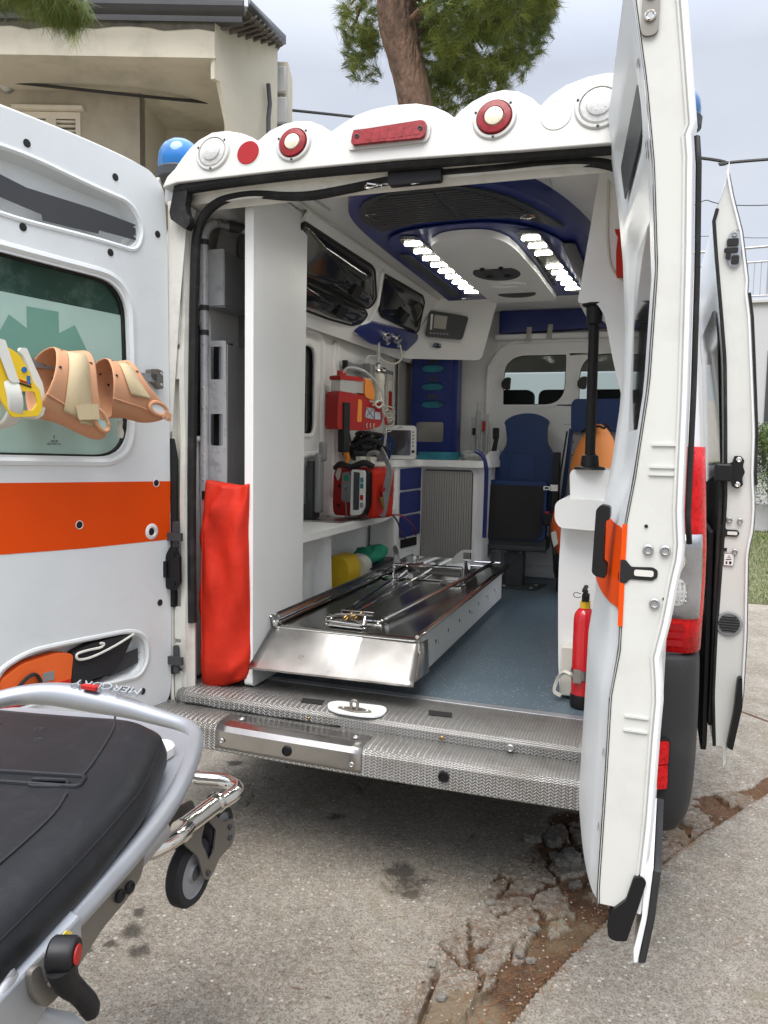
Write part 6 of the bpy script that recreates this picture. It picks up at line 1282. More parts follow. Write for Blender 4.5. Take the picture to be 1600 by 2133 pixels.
b = MB(); b.prism(rp([(.415,1.600),(.335,1.608),(.330,1.560),(.405,1.556)],.004), 0, .003, lambda u,v,w: LDc(u,v,-.166-w)); b.obj('strap_end', 'beige', r1)
b = MB(); b.prism([(.392,1.565),(.342,1.560),(.338,1.540),(.388,1.546)], 0, .003, lambda u,v,w: LDc(u,v,-.150-w)); b.obj('strap_end', 'beige', r1)
def oval(c, ru, rv, rot, t, root, name, m='peach', r=.007, n=24):
    b = MB(); b.tube([LDc(c[0]+ru*cos(a)*cos(rot)-rv*sin(a)*sin(rot), c[1]+ru*cos(a)*sin(rot)+rv*sin(a)*cos(rot), t) for a in np.linspace(0,2*pi,n)[:-1]], r, 8, True); return b.obj(name, m, root)
oval((.318,1.558), .040, .020, .95, -.158, r1, 'throat_opening')
b = MB(); b.prism([(.318+.036*cos(a)*cos(.95)-.016*sin(a)*sin(.95), 1.558+.036*cos(a)*sin(.95)+.016*sin(a)*cos(.95)) for a in np.linspace(0,2*pi,24)[:-1]], 0, .001, lambda u,v,w: LDc(u,v,-.157-w)); b.obj('opening_infill', 'film', r1)  # infill disc in the colour of the window film behind the collar
bolt('press_stud', LDc(.292,1.545,-.163), -nL, .005, r1, 'peach')
r2, f2_ = peach('cervical_collar', 'peach foam cervical collar with a long tapering lobe, right of the two peach ones', .20, 1.665, .245, .135, 2.05, .085, .088, .065, .03, .22)
strap(r2, f2_, .35, 1.70, .34, .74, .010)
oval((.085,1.605), .038, .020, .25, -.157, r2, 'throat_opening')
b = MB(); b.prism([(.085+.034*cos(a)*cos(.25)-.016*sin(a)*sin(.25), 1.605+.034*cos(a)*sin(.25)+.016*sin(a)*cos(.25)) for a in np.linspace(0,2*pi,24)[:-1]], 0, .001, lambda u,v,w: LDc(u,v,-.156-w)); b.obj('opening_infill', 'doorpaint', r2)  # infill disc in the door lining colour
b = MB(); b.prism(rp([(.075,1.575),(.035,1.562),(.030,1.588),(.055,1.60)],.006), 0, .006, lambda u,v,w: LDc(u,v,-.158-w)); b.obj('clip_tab', 'peach', r2, .002)
for s_q, z_q in ((.062,1.577),(.045,1.572)): bolt('press_stud', LDc(s_q,z_q,-.164), -nL, .003, r2, 'plate')
b = MB(); b.tube(sm([LDc(.165,1.56,-.06),LDc(.168,1.54,-.06),LDc(.162,1.52,-.06),LDc(.166,1.505,-.06)],4), [.010]*12+[.008], 6); b.obj('strap_end', 'foam', r2)
# arm joining both where they overlap behind
# yellow and white collar
r3 = thing('rigid_collar', 'yellow and white rigid cervical collar with a blue button', 'cervical collar', LDy(.56,1.64,-.09), 'cervical collars hanging on the left rear door')
def band(sc_, wd, zc, rz, rt, a0, a1, m, name, th=.008, tilt=0., nw=6):
    def f(a, k): z = zc+rz*cos(a); return Vector(LDy(sc_+wd*(.5-k)+tilt*(z-zc)+.012*sin(a*2), z, -.085-rt*sin(a)*(1+.1*k)))
    b = ring_surface(f, 30, nw, a0, a1); o = b.obj(name, m, r3, ang=80); s_ = o.modifiers.new('s','SOLIDIFY'); s_.thickness = th; s_.offset = 0; o.modifiers.new('u','SUBSURF').render_levels = 1; return f
band(.595, .045, 1.615, .085, .075, .4, 3.4, 'foam', 'foam_band', .012, -.1)
band(.66, .06, 1.63, .09, .05, 0, 6.2, 'foam', 'foam_band', .012, .1)
b = MB(); b.prism(rp([(.560,1.755),(.540,1.757),(.520,1.715),(.492,1.66),(.480,1.60),(.492,1.565),(.515,1.552),(.560,1.555),(.555,1.572),(.525,1.575),(.508,1.60),(.520,1.66),(.535,1.70),(.548,1.73),(.562,1.745)],.006), 0, .012, lambda u,v,w: LDy(u,v,-.130-w-.25*(.6-u)*0)); b.obj('foam_chin', 'foam', r3, .005, 3)
yf_ = rp([(.640,1.735),(.610,1.752),(.575,1.735),(.545,1.690),(.530,1.655),(.512,1.640),(.503,1.590),(.515,1.562),(.60,1.555),(.63,1.60),(.648,1.67)], .012)
b = MB(); b.prism(yf_, 0, .008, lambda u,v,w: LDy(u,v,-.150-w), [rp([(.575,1.630),(.528,1.632),(.520,1.600),(.535,1.578),(.575,1.575)],.008)]); yb_ = b.obj('collar_frame', 'yellow', r3, .004)
b = MB(); b.prism(circ(.561,1.692,.008), 0, .004, lambda u,v,w: LDy(u,v,-.158-w)); b.obj('blue_button', 'bluedome', yb_)
b = MB(); b.prism(rect(.543,1.652,.553,1.676,.002), 0, .003, lambda u,v,w: LDy(u,v,-.158-w)); b.obj('blue_slider', 'bluedome', yb_)
b = MB(); b.prism([(.585,1.660),(.54,1.650),(.54,1.655),(.585,1.666)], 0, .002, lambda u,v,w: LDy(u,v,-.158-w)); b.obj('red_scale', 'red', yb_)
b = MB(); b.prism([(.585,1.652),(.54,1.642),(.54,1.647),(.585,1.657)], 0, .002, lambda u,v,w: LDy(u,v,-.158-w)); b.obj('black_scale', 'dark', yb_)
b = MB(); b.prism(rp([(.655,1.772),(.620,1.768),(.585,1.665),(.578,1.655),(.60,1.652),(.612,1.660)],.004), 0, .003, lambda u,v,w: LDy(u,v,-.164-w)); b.obj('white_strap', 'foam', r3, .001)
# bags in the lower door pocket
bg = thing('pocket_bag', 'orange first-aid bag lying in the lower pocket of the left door', 'bag', LD(.55,.66,.02))
b = MB(); b.prism(rp([(.66,.745),(.655,.66),(.415,.662),(.40,.775),(.46,.790),(.58,.782)],.02), -.002, .040, LD); b.obj('bag_body', 'orfab', bg, .012, 3)
b = MB(); b.prism([(.66,.650),(.415,.655),(.412,.692),(.655,.692)], -.006, .0, LD); b.obj('dark_base', 'redfab', bg, .003)
b = MB(); b.tube(sm([LD(.62,.69,-.006),LD(.58,.735,-.012),(LD(.545,.740,-.012)),LD(.53,.705,-.012),LD(.57,.698,-.010)],5,True), .006, 6, True); b.obj('bag_handle', 'blackfab', bg)
b = MB(); b.prism(rect(.475,.705,.515,.735,.002), -.004, -.002, LD); b.obj('bag_label', 'grey', bg)
bk_ = thing('folded_pouch', 'black folded pouch with white piping beside the orange bag in the door pocket', 'pouch', LD(.30,.66,.02))
b = MB(); b.prism(rp([(.41,.655),(.40,.775),(.33,.792),(.155,.795),(.16,.775),(.21,.70),(.25,.668)],.012), -.004, .036, LD); b.obj('pouch_body', 'blackfab', bk_, .012, 3)
b = MB(); b.tube(sm([LD(.155,.793,-.008),LD(.24,.768,-.010),LD(.33,.750,-.010),LD(.385,.752,-.010),LD(.392,.772,-.010),LD(.35,.776,-.010),LD(.30,.775,-.010),LD(.285,.785,-.010),LD(.30,.79,-.01)],6), .0045, 6); b.obj('white_piping', 'foam', bk_)

# ================================================================== WHEELED STRETCHER (foreground)
st_ = thing('wheeled_stretcher', 'silver-framed wheeled stretcher with charcoal vinyl mattress in the left foreground', 'stretcher', (-.15,-1.8,0))
rail_r = [(.47,-3.3,.88),(.33,-2.65,.88),(.235,-2.15,.88),(.178,-1.85,.88),(.155,-1.70,.88),(.118,-1.50,.88),(.075,-1.345,.88),(.018,-1.205,.88),(-.028,-1.115,.88),(-.062,-1.065,.88),(-.11,-1.03,.88),(-.20,-1.01,.882),(-.34,-.995,.888),(-.50,-1.00,.895),(-.60,-1.03,.89),(-.655,-1.10,.88),(-.66,-1.20,.88),(-.645,-1.35,.88),(-.60,-1.60,.88),(-.53,-2.0,.88),(-.40,-2.65,.88),(-.27,-3.3,.88)]
rail_r = [(x-.026*(y < -1.0)*(x > -.3), y-.012, z-.018) for x, y, z in rail_r]
P = sm(rail_r, 6); rr = []
for p in P:
    d = math.exp(-((p.x+.45)/.17)**2) if p.y > -1.08 else 0
    rr.append(.0168+.013*d)
b = MB(); b.tube(P, rr, 18); rl = b.obj('frame_rail', 'alu', st_)
# flattened lower web of the rail near the hinge
b = MB(); b.loft([[(x+.012+dx, y, z) for dx, z in ((-.008,.885),(.010,.880),(.012,.83-.02*k),(-.006,.825-.02*k))] for k, (x,y) in enumerate(((.129,-1.70),(.141,-1.78),(.152,-1.85),(.209,-2.15)))]); b.obj('rail_web', 'alu', rl, .003)
text('raised_lettering', 'MERCURY', .034, 'alu', rl, lambda u,v,w: (-.365-u*1.25, -1.030+.016*cos(u*7)-v*.8, .912+w-v*.3-.03*u*u), .008)
b = MB(); b.prism(rect(-.43,-1.032,-.385,-1.014,.006), 0, .009, FZ(.906)); b.obj('red_catch', 'red', rl, .003)
# deck plate under the mattress
deck = rp([(.36,-2.9),(.165,-1.85),(.10,-1.50),(.0,-1.22),(-.08,-1.09),(-.30,-1.06),(-.58,-1.10),(-.63,-1.3),(-.50,-2.0),(-.36,-2.9)],.06)
b = MB(); b.prism(deck, 0, .006, FZ(.862)); b.obj('deck_plate', 'alu', st_, .002)
b = MB(); b.prism(rp([(-.05,-1.26),(-.05,-1.20),(-.08,-1.175),(-.12,-1.19),(-.10,-1.27)],.015), 0, .018, FZ(.870)); b.obj('white_wedge', 'foam', st_, .004)
matp = rp([(x-.014*(x>0), y) for x, y in [(.33,-2.75),(.182,-1.88),(.140,-1.66),(.085,-1.46),(.035,-1.36),(-.03,-1.255),(-.12,-1.215),(-.26,-1.245),(-.42,-1.270),(-.52,-1.29),(-.565,-1.38),(-.47,-1.9),(-.31,-2.75)]], [.05,.2,.2,.1,.035,.045,.06,.1,.1,.06,.08,.2,.05], 5)
# slot for the handhold
slot = rp([(-.075,-1.555),(-.018,-1.535),(-.030,-1.516),(-.088,-1.534)],.010,4)
def inset(poly, d):
    n = len(poly); out = []
    for i in range(n):
        p0, p, p1 = Vector(poly[i-1]), Vector(poly[i]), Vector(poly[(i+1)%n]); a = (p-p0).normalized(); c = (p1-p).normalized()
        nn_ = Vector((-(a.y+c.y), a.x+c.x)); nn_ = nn_.normalized() if nn_.length > 1e-6 else Vector((0,0)); out.append(tuple(p+nn_*d))
    return out
area = sum(matp[i-1][0]*matp[i][1]-matp[i][0]*matp[i-1][1] for i in range(len(matp)))
sg = 1 if area > 0 else -1
def puff(x, y): return .004*sin(x*9)*sin(y*7)-.010*math.exp(-(((x+.14)*.96+(y+1.50)*.27)/.05)**4)*0
b = MB(); rings = []
for z, d in ((.868,.012),(.874,.002),(.890,-.004),(.908,-.004),(.922,.001),(.934,.010),(.943,.022),(.949,.036),(.952,.055)):
    rings.append([(x,y,z) for x, y in inset(matp, d*sg)])
b.loft(rings, False)
topo = rings[-1]; k0 = len(b.v)
tris = tessellate_polygon([[Vector((x,y,0)) for x,y,z in topo],[Vector((x,y,0)) for x,y in slot]])
base_i = (len(rings)-1)*len(matp); b.v += [(x,y,.952) for x,y in slot]+[(x,y,.925) for x,y in slot]; ns = len(slot)
for t in tris: b.f.append(tuple((base_i+i) if i < len(topo) else (k0+i-len(topo)) for i in t))
for i in range(ns): b.f.append((k0+i, k0+(i+1)%ns, k0+ns+(i+1)%ns, k0+ns+i))
b.f.append(tuple(range(k0+ns,k0+2*ns)))
mt = b.obj('mattress', 'leather', st_, ang=50)
b = MB(); b.prism(slot, 0, .002, FZ(.926)); b.obj('handhold_slot', 'dark', mt)
b = MB(); b.tube([(x,y,.9525) for x,y in slot], .0035, 8, True); b.obj('slot_rim', 'leather', mt)
b = MB(); b.tube([(x+ (0.0),y,.9525) for x,y in rp([(-.30,-1.600),(.0,-1.530),(-.015,-1.495),(-.30,-1.565)],.012)], .0045, 8, True); b.obj('raised_panel', 'leather', mt)
b = MB(); b.tube(sm([(-.150,-1.256,.952),(-.105,-1.32,.9535),(-.045,-1.44,.9535),(-.02,-1.50,.954)],6), .0022, 6); b.tube(sm([(.0,-1.555,.954),(.03,-1.62,.9535),(.06,-1.74,.9535),(.10,-1.95,.9535),(.16,-2.3,.9535)],6), .0022, 6); b.obj('stitched_seam', 'dark', mt)
b = MB(); b.tube([(x,y,.9295) for x,y in inset(matp, .0055*sg)], .0016, 5, True); b.obj('stitched_seam', 'black', mt)
for x, y in ((-.33,-1.37),(-.235,-1.36),(-.20,-1.40)):
    b = MB(); b.lathe([(.012,0),(.006,.001),(.002,-.001)], (x,y,.9522), (0,0,1), 12); b.obj('stitch_pucker', 'leather', mt)
# chrome loading bar and its twin castors
chr_ = [(-.30,-.95,.70),(-.20,-.955,.70),(-.135,-.945,.70),(-.095,-.955,.70),(-.075,-.985,.70),(-.078,-1.03,.70),(-.085,-1.09,.705),(-.078,-1.16,.71),(-.065,-1.23,.715),(-.085,-1.31,.72),(-.13,-1.42,.74),(-.18,-1.6,.76)]
b = MB(); chr_ = [(x+.034,y,z) for x,y,z in chr_]; b.tube(sm(chr_, 6), .0165, 16); cb_ = b.obj('loading_bar', 'chrome', st_)
b = MB(); b.tube([(-.049,-1.045,.703),(-.045,-1.185,.711)], .0205, 18); b.obj('bar_sleeve', 'chrome', cb_)
for y in (-1.05,-1.18):
    b = MB(); b.tube([(-.048,y,.706),(-.048,y-.010,.706)], .0235, 18); b.obj('sleeve_ring', 'chrome', cb_)
pl_o = rp([(-1.075,.715),(-1.055,.675),(-1.02,.645),(-.985,.640),(-.972,.610),(-.980,.578),(-1.045,.572),(-1.060,.555),(-1.085,.545),(-1.105,.560),(-1.125,.62),(-1.170,.665),(-1.195,.700),(-1.185,.718),(-1.13,.72)], .012)
for xo in (-.052,-.100):
    b = MB(); b.prism(pl_o, 0, .004, FX(xo), [rp([(-1.095,.690),(-1.055,.645),(-1.065,.598),(-1.085,.588),(-1.115,.650)],.008)] ); o = b.obj('castor_plate', 'plate', st_, .0012)
for y, z in ((-1.0,.60),(-1.09,.565),(-1.0,.625)): bolt('bolt', (-.046,y,z), (1,0,0), .006, st_, 'dgrey')
b = MB(); b.lathe([(.003,0),(.003,.001),(.0001,.001)], (-.047,-1.15,.70), (1,0,0), 6); b.obj('punched_mark', 'dark', st_)
def castor(c, r, wdt, ax=(1,0,0)):
    b = MB(); b.lathe([(r*.72,-wdt/2),(r*.93,-wdt/2),(r,-wdt*.3),(r,wdt*.3),(r*.93,wdt/2),(r*.72,wdt/2)], c, ax, 40); b.f = [f for f in b.f if len(f) == 4]; w_ = b.obj('castor_wheel', 'wheelrub', st_)
    b = MB(); b.lathe([(r*.74,-wdt*.42),(r*.70,-wdt*.30),(r*.30,-wdt*.30),(r*.22,-wdt*.5),(r*.22,wdt*.5),(r*.30,wdt*.30),(r*.70,wdt*.30),(r*.74,wdt*.42)], c, ax, 32); b.f = [f for f in b.f if len(f) == 4]; hb_ = b.obj('wheel_hub', 'grey', w_)
    b = MB(); b.lathe([(.0001,-wdt*.5),(r*.22,-wdt*.5)], c, ax, 16); b.lathe([(r*.22,wdt*.5),(.0001,wdt*.5)], c, ax, 16); b.lathe([(r*.30,0),(r*.70,0)], c, ax, 16); b.f = [f for f in b.f if len(f) == 4]; b.obj('hub_web', 'dgrey', w_)
castor((-.076,-1.115,.575), .070, .032); castor((-.070,-1.015,.628), .048, .028)
castor((-.46,-1.115,.575), .070, .032)
# undercarriage, legs and ground wheels (mostly below the picture)
for x0 in (.02, -.45):
    b = MB(); b.tube([(x0,-1.35,.80),(x0+.22,-2.5,.80)], .020, 12); b.obj('under_rail', 'castalu', st_)
    b = MB(); b.tube([(x0+.10,-1.95,.79),(x0+.02,-1.60,.42),(x0+.0,-1.42,.20)], .016, 12); b.tube([(x0+.22,-2.4,.79),(x0+.28,-2.7,.2)], .016, 12); b.obj('leg', 'alu', st_)
    for y in (-1.40,-2.72):
        xw = x0+(0 if y > -2 else .28); b = MB(); b.box((xw-.025,y-.03,.12),(xw+.025,y+.03,.22)); b.obj('wheel_fork', 'castalu', st_, .006); castor((xw,y-.01,.100), .098, .04)
# frame piece, clamp and lever by the hinge
b = MB(); b.prism(rp([(-1.46,.865),(-1.48,.80),(-1.53,.79),(-1.60,.792),(-1.70,.775),(-1.80,.79),(-1.80,.865)],.015), 0, .012, lambda u,v,w: (.118+(-1.46-u)*.20+w-.055, u, v)); b.obj('side_casting', 'plate', st_, .004)
for y, z in ((-1.53,.81),(-1.56,.815)): bolt('bolt', (.118+(-1.46-y)*.20-.04, y, z), (1,0,0), .010, st_, 'dark')
b = MB(); b.prism(rp([(-1.775+(y_+1.775)*.6, .86+(z_-.85)*.7) for y_, z_ in [(-1.72,.885),(-1.745,.885),(-1.76,.85),(-1.77,.83),(-1.79,.83),(-1.80,.85),(-1.81,.885),(-1.835,.885),(-1.83,.84),(-1.80,.80),(-1.76,.80),(-1.73,.84)]],.008), 0, .008, lambda u,v,w: (.168+w, u, v)); b.obj('clamp_hook', 'plate', st_, .002)
lvf = lambda u, v, w: (.196+w+(-1.78-u)*.3, u, v)
b = MB(); b.lathe([(.018,0),(.0205,.003),(.0205,.026),(.018,.030),(.0001,.031)], (.178,-1.782,.888), (1,.35,0), 28); lv = b.obj('release_lever', 'black', st_)
b = MB(); b.tube(sm([(.195,-1.785,.880),(.197,-1.778,.855),(.200,-1.763,.832),(.204,-1.752,.812),(.206,-1.748,.795)],6), list(np.interp(np.linspace(0,1,25),[0,.2,.5,.85,1],[.0175,.0155,.0125,.0125,.009])), 16)
b.obj('lever_handle', 'black', lv)
b = MB(); b.lathe([(.0115,.0),(.011,.0015),(.0001,.0015)], Vector((.178,-1.782,.888))+Vector((1,.35,0)).normalized()*.031, (1,.35,0), 24); b.obj('red_cap', 'red', lv)
b = MB(); b.prism([(-1.745,.892),(-1.755,.900),(-1.785,.892),(-1.79,.875),(-1.77,.880)], 0, .001, FX(.176)); b.obj('yellow_sticker', 'goldsticker', st_)
b = MB(); b.box((.085,-1.86,.80),(.165,-1.815,.895)); b.lathe([(.03,-.02),(.03,.05)], (.12,-1.84,.86), (1,.2,0), 20); b.obj('hinge_block', 'castalu', st_, .01, 3)
b = MB(); b.tube([(.13,-1.83,.84),(.16,-1.74,.76),(.16,-1.70,.70)], .016, 12); b.obj('strut', 'alu', st_)
# ================================================================== GROUND
GX0, GX1, GY0, GY1 = -1.3, 2.3, -1.5, 1.9
nx_, ny_ = 440, 415
gx = np.linspace(GX0, GX1, nx_); gy = np.linspace(GY0, GY1, ny_); X, Y = np.meshgrid(gx, gy)
rng = np.random.RandomState(11)
def vnoise(x, y, sc, seed):
    r = np.random.RandomState(seed).rand(128,128); xs, ys = x*sc+50, y*sc+50; xi, yi = np.floor(xs).astype(int), np.floor(ys).astype(int); fx, fy = xs-xi, ys-yi
    fx, fy = fx*fx*(3-2*fx), fy*fy*(3-2*fy); g = lambda i, j: r[(yi+j) % 128, (xi+i) % 128]
    return (g(0,0)*(1-fx)+g(1,0)*fx)*(1-fy)+(g(0,1)*(1-fx)+g(1,1)*fx)*fy
def fbm(x, y, sc, seed, o=4):
    s = 0; a = 1; t = 0
    for k in range(o): s = s+a*vnoise(x, y, sc*2**k, seed+k); t += a; a *= .5
    return s/t
# slab joint (straight clean edge) and the broken band to its left
J = np.array([(.20,-.85),(.32,-.66),(.45,-.47),(.555,-.43),(.63,-.28),(.736,-.018),(.896,.343),(1.0,.56),(1.132,.769),(1.356,1.177),(1.75,1.9)])
J = np.array([(.40,-.95),(.52,-.62),(.58,-.43),(.65,-.25),(.745,-.02),(.896,.343),(1.0,.56),(1.12,.77),(1.356,1.177),(1.76,1.9)])
jx = np.interp(Y, J[:,1], J[:,0])
dj = X - jx                                   # <0: left of the joint
wl = np.interp(Y, [-1.5,-.67,-.45,-.3,-.1,.1,.4,.65,.9,1.2,1.9], [.26,.27,.28,.36,.38,.45,.50,.55,.30,.10,.06])+.10*(fbm(X,Y,6,3)-.5)
t_in = np.clip((-dj)/np.maximum(wl,.01), 0, 2)
zone = (dj < 0)*np.clip((1.05-t_in)/.12, 0, 1)
wx = X+.035*(fbm(X,Y,9,21)-.5)+.012*(fbm(X,Y,40,31)-.5); wy = Y+.035*(fbm(X,Y,9,22)-.5)+.012*(fbm(X,Y,40,32)-.5)
def voro(wx, wy, seeds):
    d1 = np.full(wx.shape, 9.); d2 = np.full(wx.shape, 9.); idx = np.zeros(wx.shape, int)
    for i, (sx, sy) in enumerate(seeds):
        d = np.hypot(wx-sx, wy-sy); m_ = d < d1; d2 = np.where(m_, d1, np.minimum(d2, d)); idx = np.where(m_, i, idx); d1 = np.where(m_, d, d1)
    return d2-d1, idx
sd_ = []
for k in range(105):
    y = rng.uniform(-.95, 1.25); sd_.append((np.interp(y, J[:,1], J[:,0])-rng.uniform(.0,.62), y))
sd_ = np.array(sd_); edge, cid = voro(wx, wy, sd_)
cw = .003+.012*fbm(X,Y,5,41)**2*2+.018*np.clip(1-t_in,0,1)*(fbm(X,Y,4,42) > .45)
crack = np.clip((cw-edge)/.010, 0, 1)*zone
crng = np.random.RandomState(5); sunk = crng.rand(len(sd_)); tilt = crng.randn(len(sd_),2)*.024
near = np.clip(1-t_in, 0, 1)
cell_soil = (sunk[cid] < .16+.38*(near > .62)*(Y < .3))*zone
cell_h = ((sunk[cid]-.5)*.009+(X-sd_[cid][...,0])*tilt[cid][...,0]+(Y-sd_[cid][...,1])*tilt[cid][...,1])
soil = np.maximum(crack, cell_soil*.9); soil = np.maximum(soil, zone*(.29+.36*fbm(X,Y,5,141)))
jl = np.clip(1-np.abs(dj+.008)/.011, 0, 1)*(.5+.5*(fbm(X,Y,8,77) > .35)); soil = np.maximum(soil, jl*.9)
h = zone*cell_h*(1-cell_soil) - .022*crack - .018*cell_soil*(1-crack)*(.6+.8*fbm(X,Y,14,51)) - .012*jl
h += zone*.010*(fbm(X,Y,16,61)-.5)+np.clip(soil,0,1)*zone*.014*(fbm(X,Y,55,161,5)-.5)
# finer wandering cracks in the old slab to the left
sd2 = np.array([(rng.uniform(-1.3,1.0), rng.uniform(-1.5,1.9)) for k in range(44)]); e2, c2_ = voro(X+.09*(fbm(X,Y,4,81)-.5)+.02*(fbm(X,Y,25,82)-.5), Y+.09*(fbm(X,Y,4,83)-.5)+.02*(fbm(X,Y,25,84)-.5), sd2)
fine = np.clip((.0035-e2)/.004, 0, 1)*(fbm(X,Y,2.2,85) > .38)*(dj < -.1)
soil = np.maximum(soil, fine*.95); h -= .006*fine
sd3 = np.array([(rng.uniform(.8,2.3), rng.uniform(.9,1.9)) for k in range(22)]); e3, _c = voro(wx, wy, sd3)
f3_ = np.clip((.005-e3)/.005, 0, 1)*(dj > .15)*(Y > .9)*(fbm(X,Y,3,95) > .48); soil = np.maximum(soil, f3_*.65); h -= .006*f3_
h += .0035*(fbm(X,Y,3,71)-.5)+.002*(fbm(X,Y,20,72)-.5)
sand = np.clip(1-np.hypot((X-.42)/.13, (Y+.62)/.16), 0, 1)*3; sand = np.clip(sand, 0, 1)
soil = np.maximum(soil, np.clip(sand,0,1)*.8*(dj < 0))
stain = np.zeros_like(X)
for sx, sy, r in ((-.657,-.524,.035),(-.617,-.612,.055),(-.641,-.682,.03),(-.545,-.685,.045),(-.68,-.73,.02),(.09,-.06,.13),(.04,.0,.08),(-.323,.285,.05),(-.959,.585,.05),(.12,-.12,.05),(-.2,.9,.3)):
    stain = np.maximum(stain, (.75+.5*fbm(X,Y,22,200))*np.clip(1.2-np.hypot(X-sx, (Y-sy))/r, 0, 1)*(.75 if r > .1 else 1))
bf = np.minimum(np.minimum(X-GX0, GX1-X), np.minimum(Y-GY0, GY1-Y)); bf = np.clip(bf/.08, 0, 1); h *= bf
gv = np.stack([X, Y, h], -1).reshape(-1,3); nq = []
ii, jj = np.meshgrid(np.arange(nx_-1), np.arange(ny_-1)); a = (jj*nx_+ii).ravel(); gf = np.stack([a, a+1, a+nx_+1, a+nx_], 1)
me = bpy.data.meshes.new('concrete_ground'); nv = len(gv); FAR = 140.
ext = np.array([(-FAR,-FAR,0),(FAR,-FAR,0),(FAR,FAR,0),(-FAR,FAR,0)], float)
# coarse ring: four trapezia sharing the corner vertices (edges lie at z = 0)
c00, c10, c01, c11 = 0, nx_-1, (ny_-1)*nx_, ny_*nx_-1
faces = gf.tolist()
bot = list(range(0, nx_)); right = [k*nx_+nx_-1 for k in range(ny_)]; topr = [(ny_-1)*nx_+k for k in range(nx_)][::-1]; left = [k*nx_ for k in range(ny_)][::-1]
faces += [[nv, nv+1]+bot[::-1], [nv+1, nv+2]+right[::-1], [nv+2, nv+3]+topr[::-1], [nv+3, nv]+left[::-1]]
me.from_pydata(np.concatenate([gv, ext]).tolist(), [], faces); me.update()
for nm, arr in (('soil', soil), ('sand', sand), ('stain', stain)):
    at = me.attributes.new(nm, 'FLOAT', 'POINT'); at.data.foreach_set('value', np.concatenate([arr.ravel(), np.zeros(4)]).astype(np.float32))
g = finish('concrete_ground', me, 'concrete'); g['kind'] = 'structure'
def gh(x, y):
    i = int(np.clip((x-GX0)/(GX1-GX0)*(nx_-1), 0, nx_-1)); j = int(np.clip((y-GY0)/(GY1-GY0)*(ny_-1), 0, ny_-1)); return float(h[j, i])
# loose lumps of broken concrete
def rock(x, y, r, seed, sq=.55):
    bmx = bmesh.new(); bmesh.ops.create_icosphere(bmx, subdivisions=4, radius=1); off = Vector((seed*3.1, seed*1.7, 0)); rz_ = seed*1.3
    for v in bmx.verts:
        p = v.co.copy(); n_ = 1+.40*noise.noise(p*1.4+off)+.20*noise.noise(p*3.5+off)+.09*noise.noise(p*9+off)
        q = p*n_; m_ = max(abs(q.x), abs(q.y), abs(q.z)); q = q*(.6+.4/max(m_,.3)*.8)
        q = Vector((q.x*1.15, q.y*.85, q.z*sq)); q = Matrix.Rotation(rz_, 3, 'Z') @ q; v.co = q*r + Vector((x, y, gh(x,y)+r*sq*.55))
    me = bpy.data.meshes.new('concrete_lump'); bmx.to_mesh(me); bmx.free(); return finish('concrete_lump', me, 'stone', ang=28)
rocks = [(.595,.26,.052,'largest grey lump of broken concrete close to the open right door'),(.545,.31,.026,'small pale lump just behind the largest broken lump'),(.628,.16,.024,'small lump touching the front of the largest broken lump'),(.514,.428,.042,'flat lump under the step edge, left of the soil gap'),(.448,.383,.030,'small flat lump at the left end of the row under the step'),(.59,.37,.020,'little pale stone wedged behind the largest lump'),(.375,-.073,.017,'isolated flat pale pebble on the cracked slab'),(.404,-.354,.015,'brownish pebble in the dark soil'),(.508,-.303,.014,'upright white chip in the soil'),(.541,-.29,.016,'pale rounded stone at the soil edge'),(.281,-.434,.015,'white pebble at the left rim of the broken patch'),(.53,-.17,.014,'small chip halfway along the slab joint'),(.342,-.555,.016,'pebble beside the tan patch of soil')]
for k, (x, y, r, lbl) in enumerate(rocks):
    tag(rock(x, y, r, k+1, .55 if r > .02 else .5), lbl, 'stone', 'loose stones on the broken slab')
# gravel crumbs and dry pine needles
b = MB(); rg = random.Random(9)
while len(b.f) < 8*700:
    x, y = rg.uniform(.15,1.2), rg.uniform(-.9,.9); j_ = int((y-GY0)/(GY1-GY0)*(ny_-1)); i_ = int((x-GX0)/(GX1-GX0)*(nx_-1))
    if soil[j_, i_] < .35 and rg.random() > .04: continue
    r = rg.uniform(.0015,.0055); z = gh(x,y); o_ = [(x+r*rg.uniform(.7,1.3),y,z+r*.3),(x,y+r*rg.uniform(.7,1.2),z+r*.3),(x-r,y,z+r*.3),(x,y-r,z+r*.3),(x,y,z+r),(x,y,z-r*.5)]
    b.add(o_, [(0,1,4),(1,2,4),(2,3,4),(3,0,4),(1,0,5),(2,1,5),(3,2,5),(0,3,5)])
tag(b.obj('gravel', 'pebble'), kind='stuff')
b = MB()
for k in range(1500):
    if rg.random() < .6:
        y = rg.uniform(-.9,1.6); x = float(np.interp(y, J[:,1], J[:,0]))-abs(rg.gauss(0,.16))+.03
    else: x, y = rg.uniform(-1.2,2.2), rg.uniform(-1.2,1.8)
    a, L_q = rg.gauss(.9,.7), rg.uniform(.02,.07); z = gh(x,y)+.002; dx, dy = cos(a)*L_q/2, sin(a)*L_q/2; w_ = .0006
    b.add([(x-dx-w_*sin(a),y-dy+w_*cos(a),z),(x-dx+w_*sin(a),y-dy-w_*cos(a),z),(x+dx+w_*sin(a),y+dy-w_*cos(a),z+.002),(x+dx-w_*sin(a),y+dy+w_*cos(a),z+.002)], [(0,1,2,3)])
tag(b.obj('dry_pine_needles', 'soilbits', smooth=False), kind='stuff')
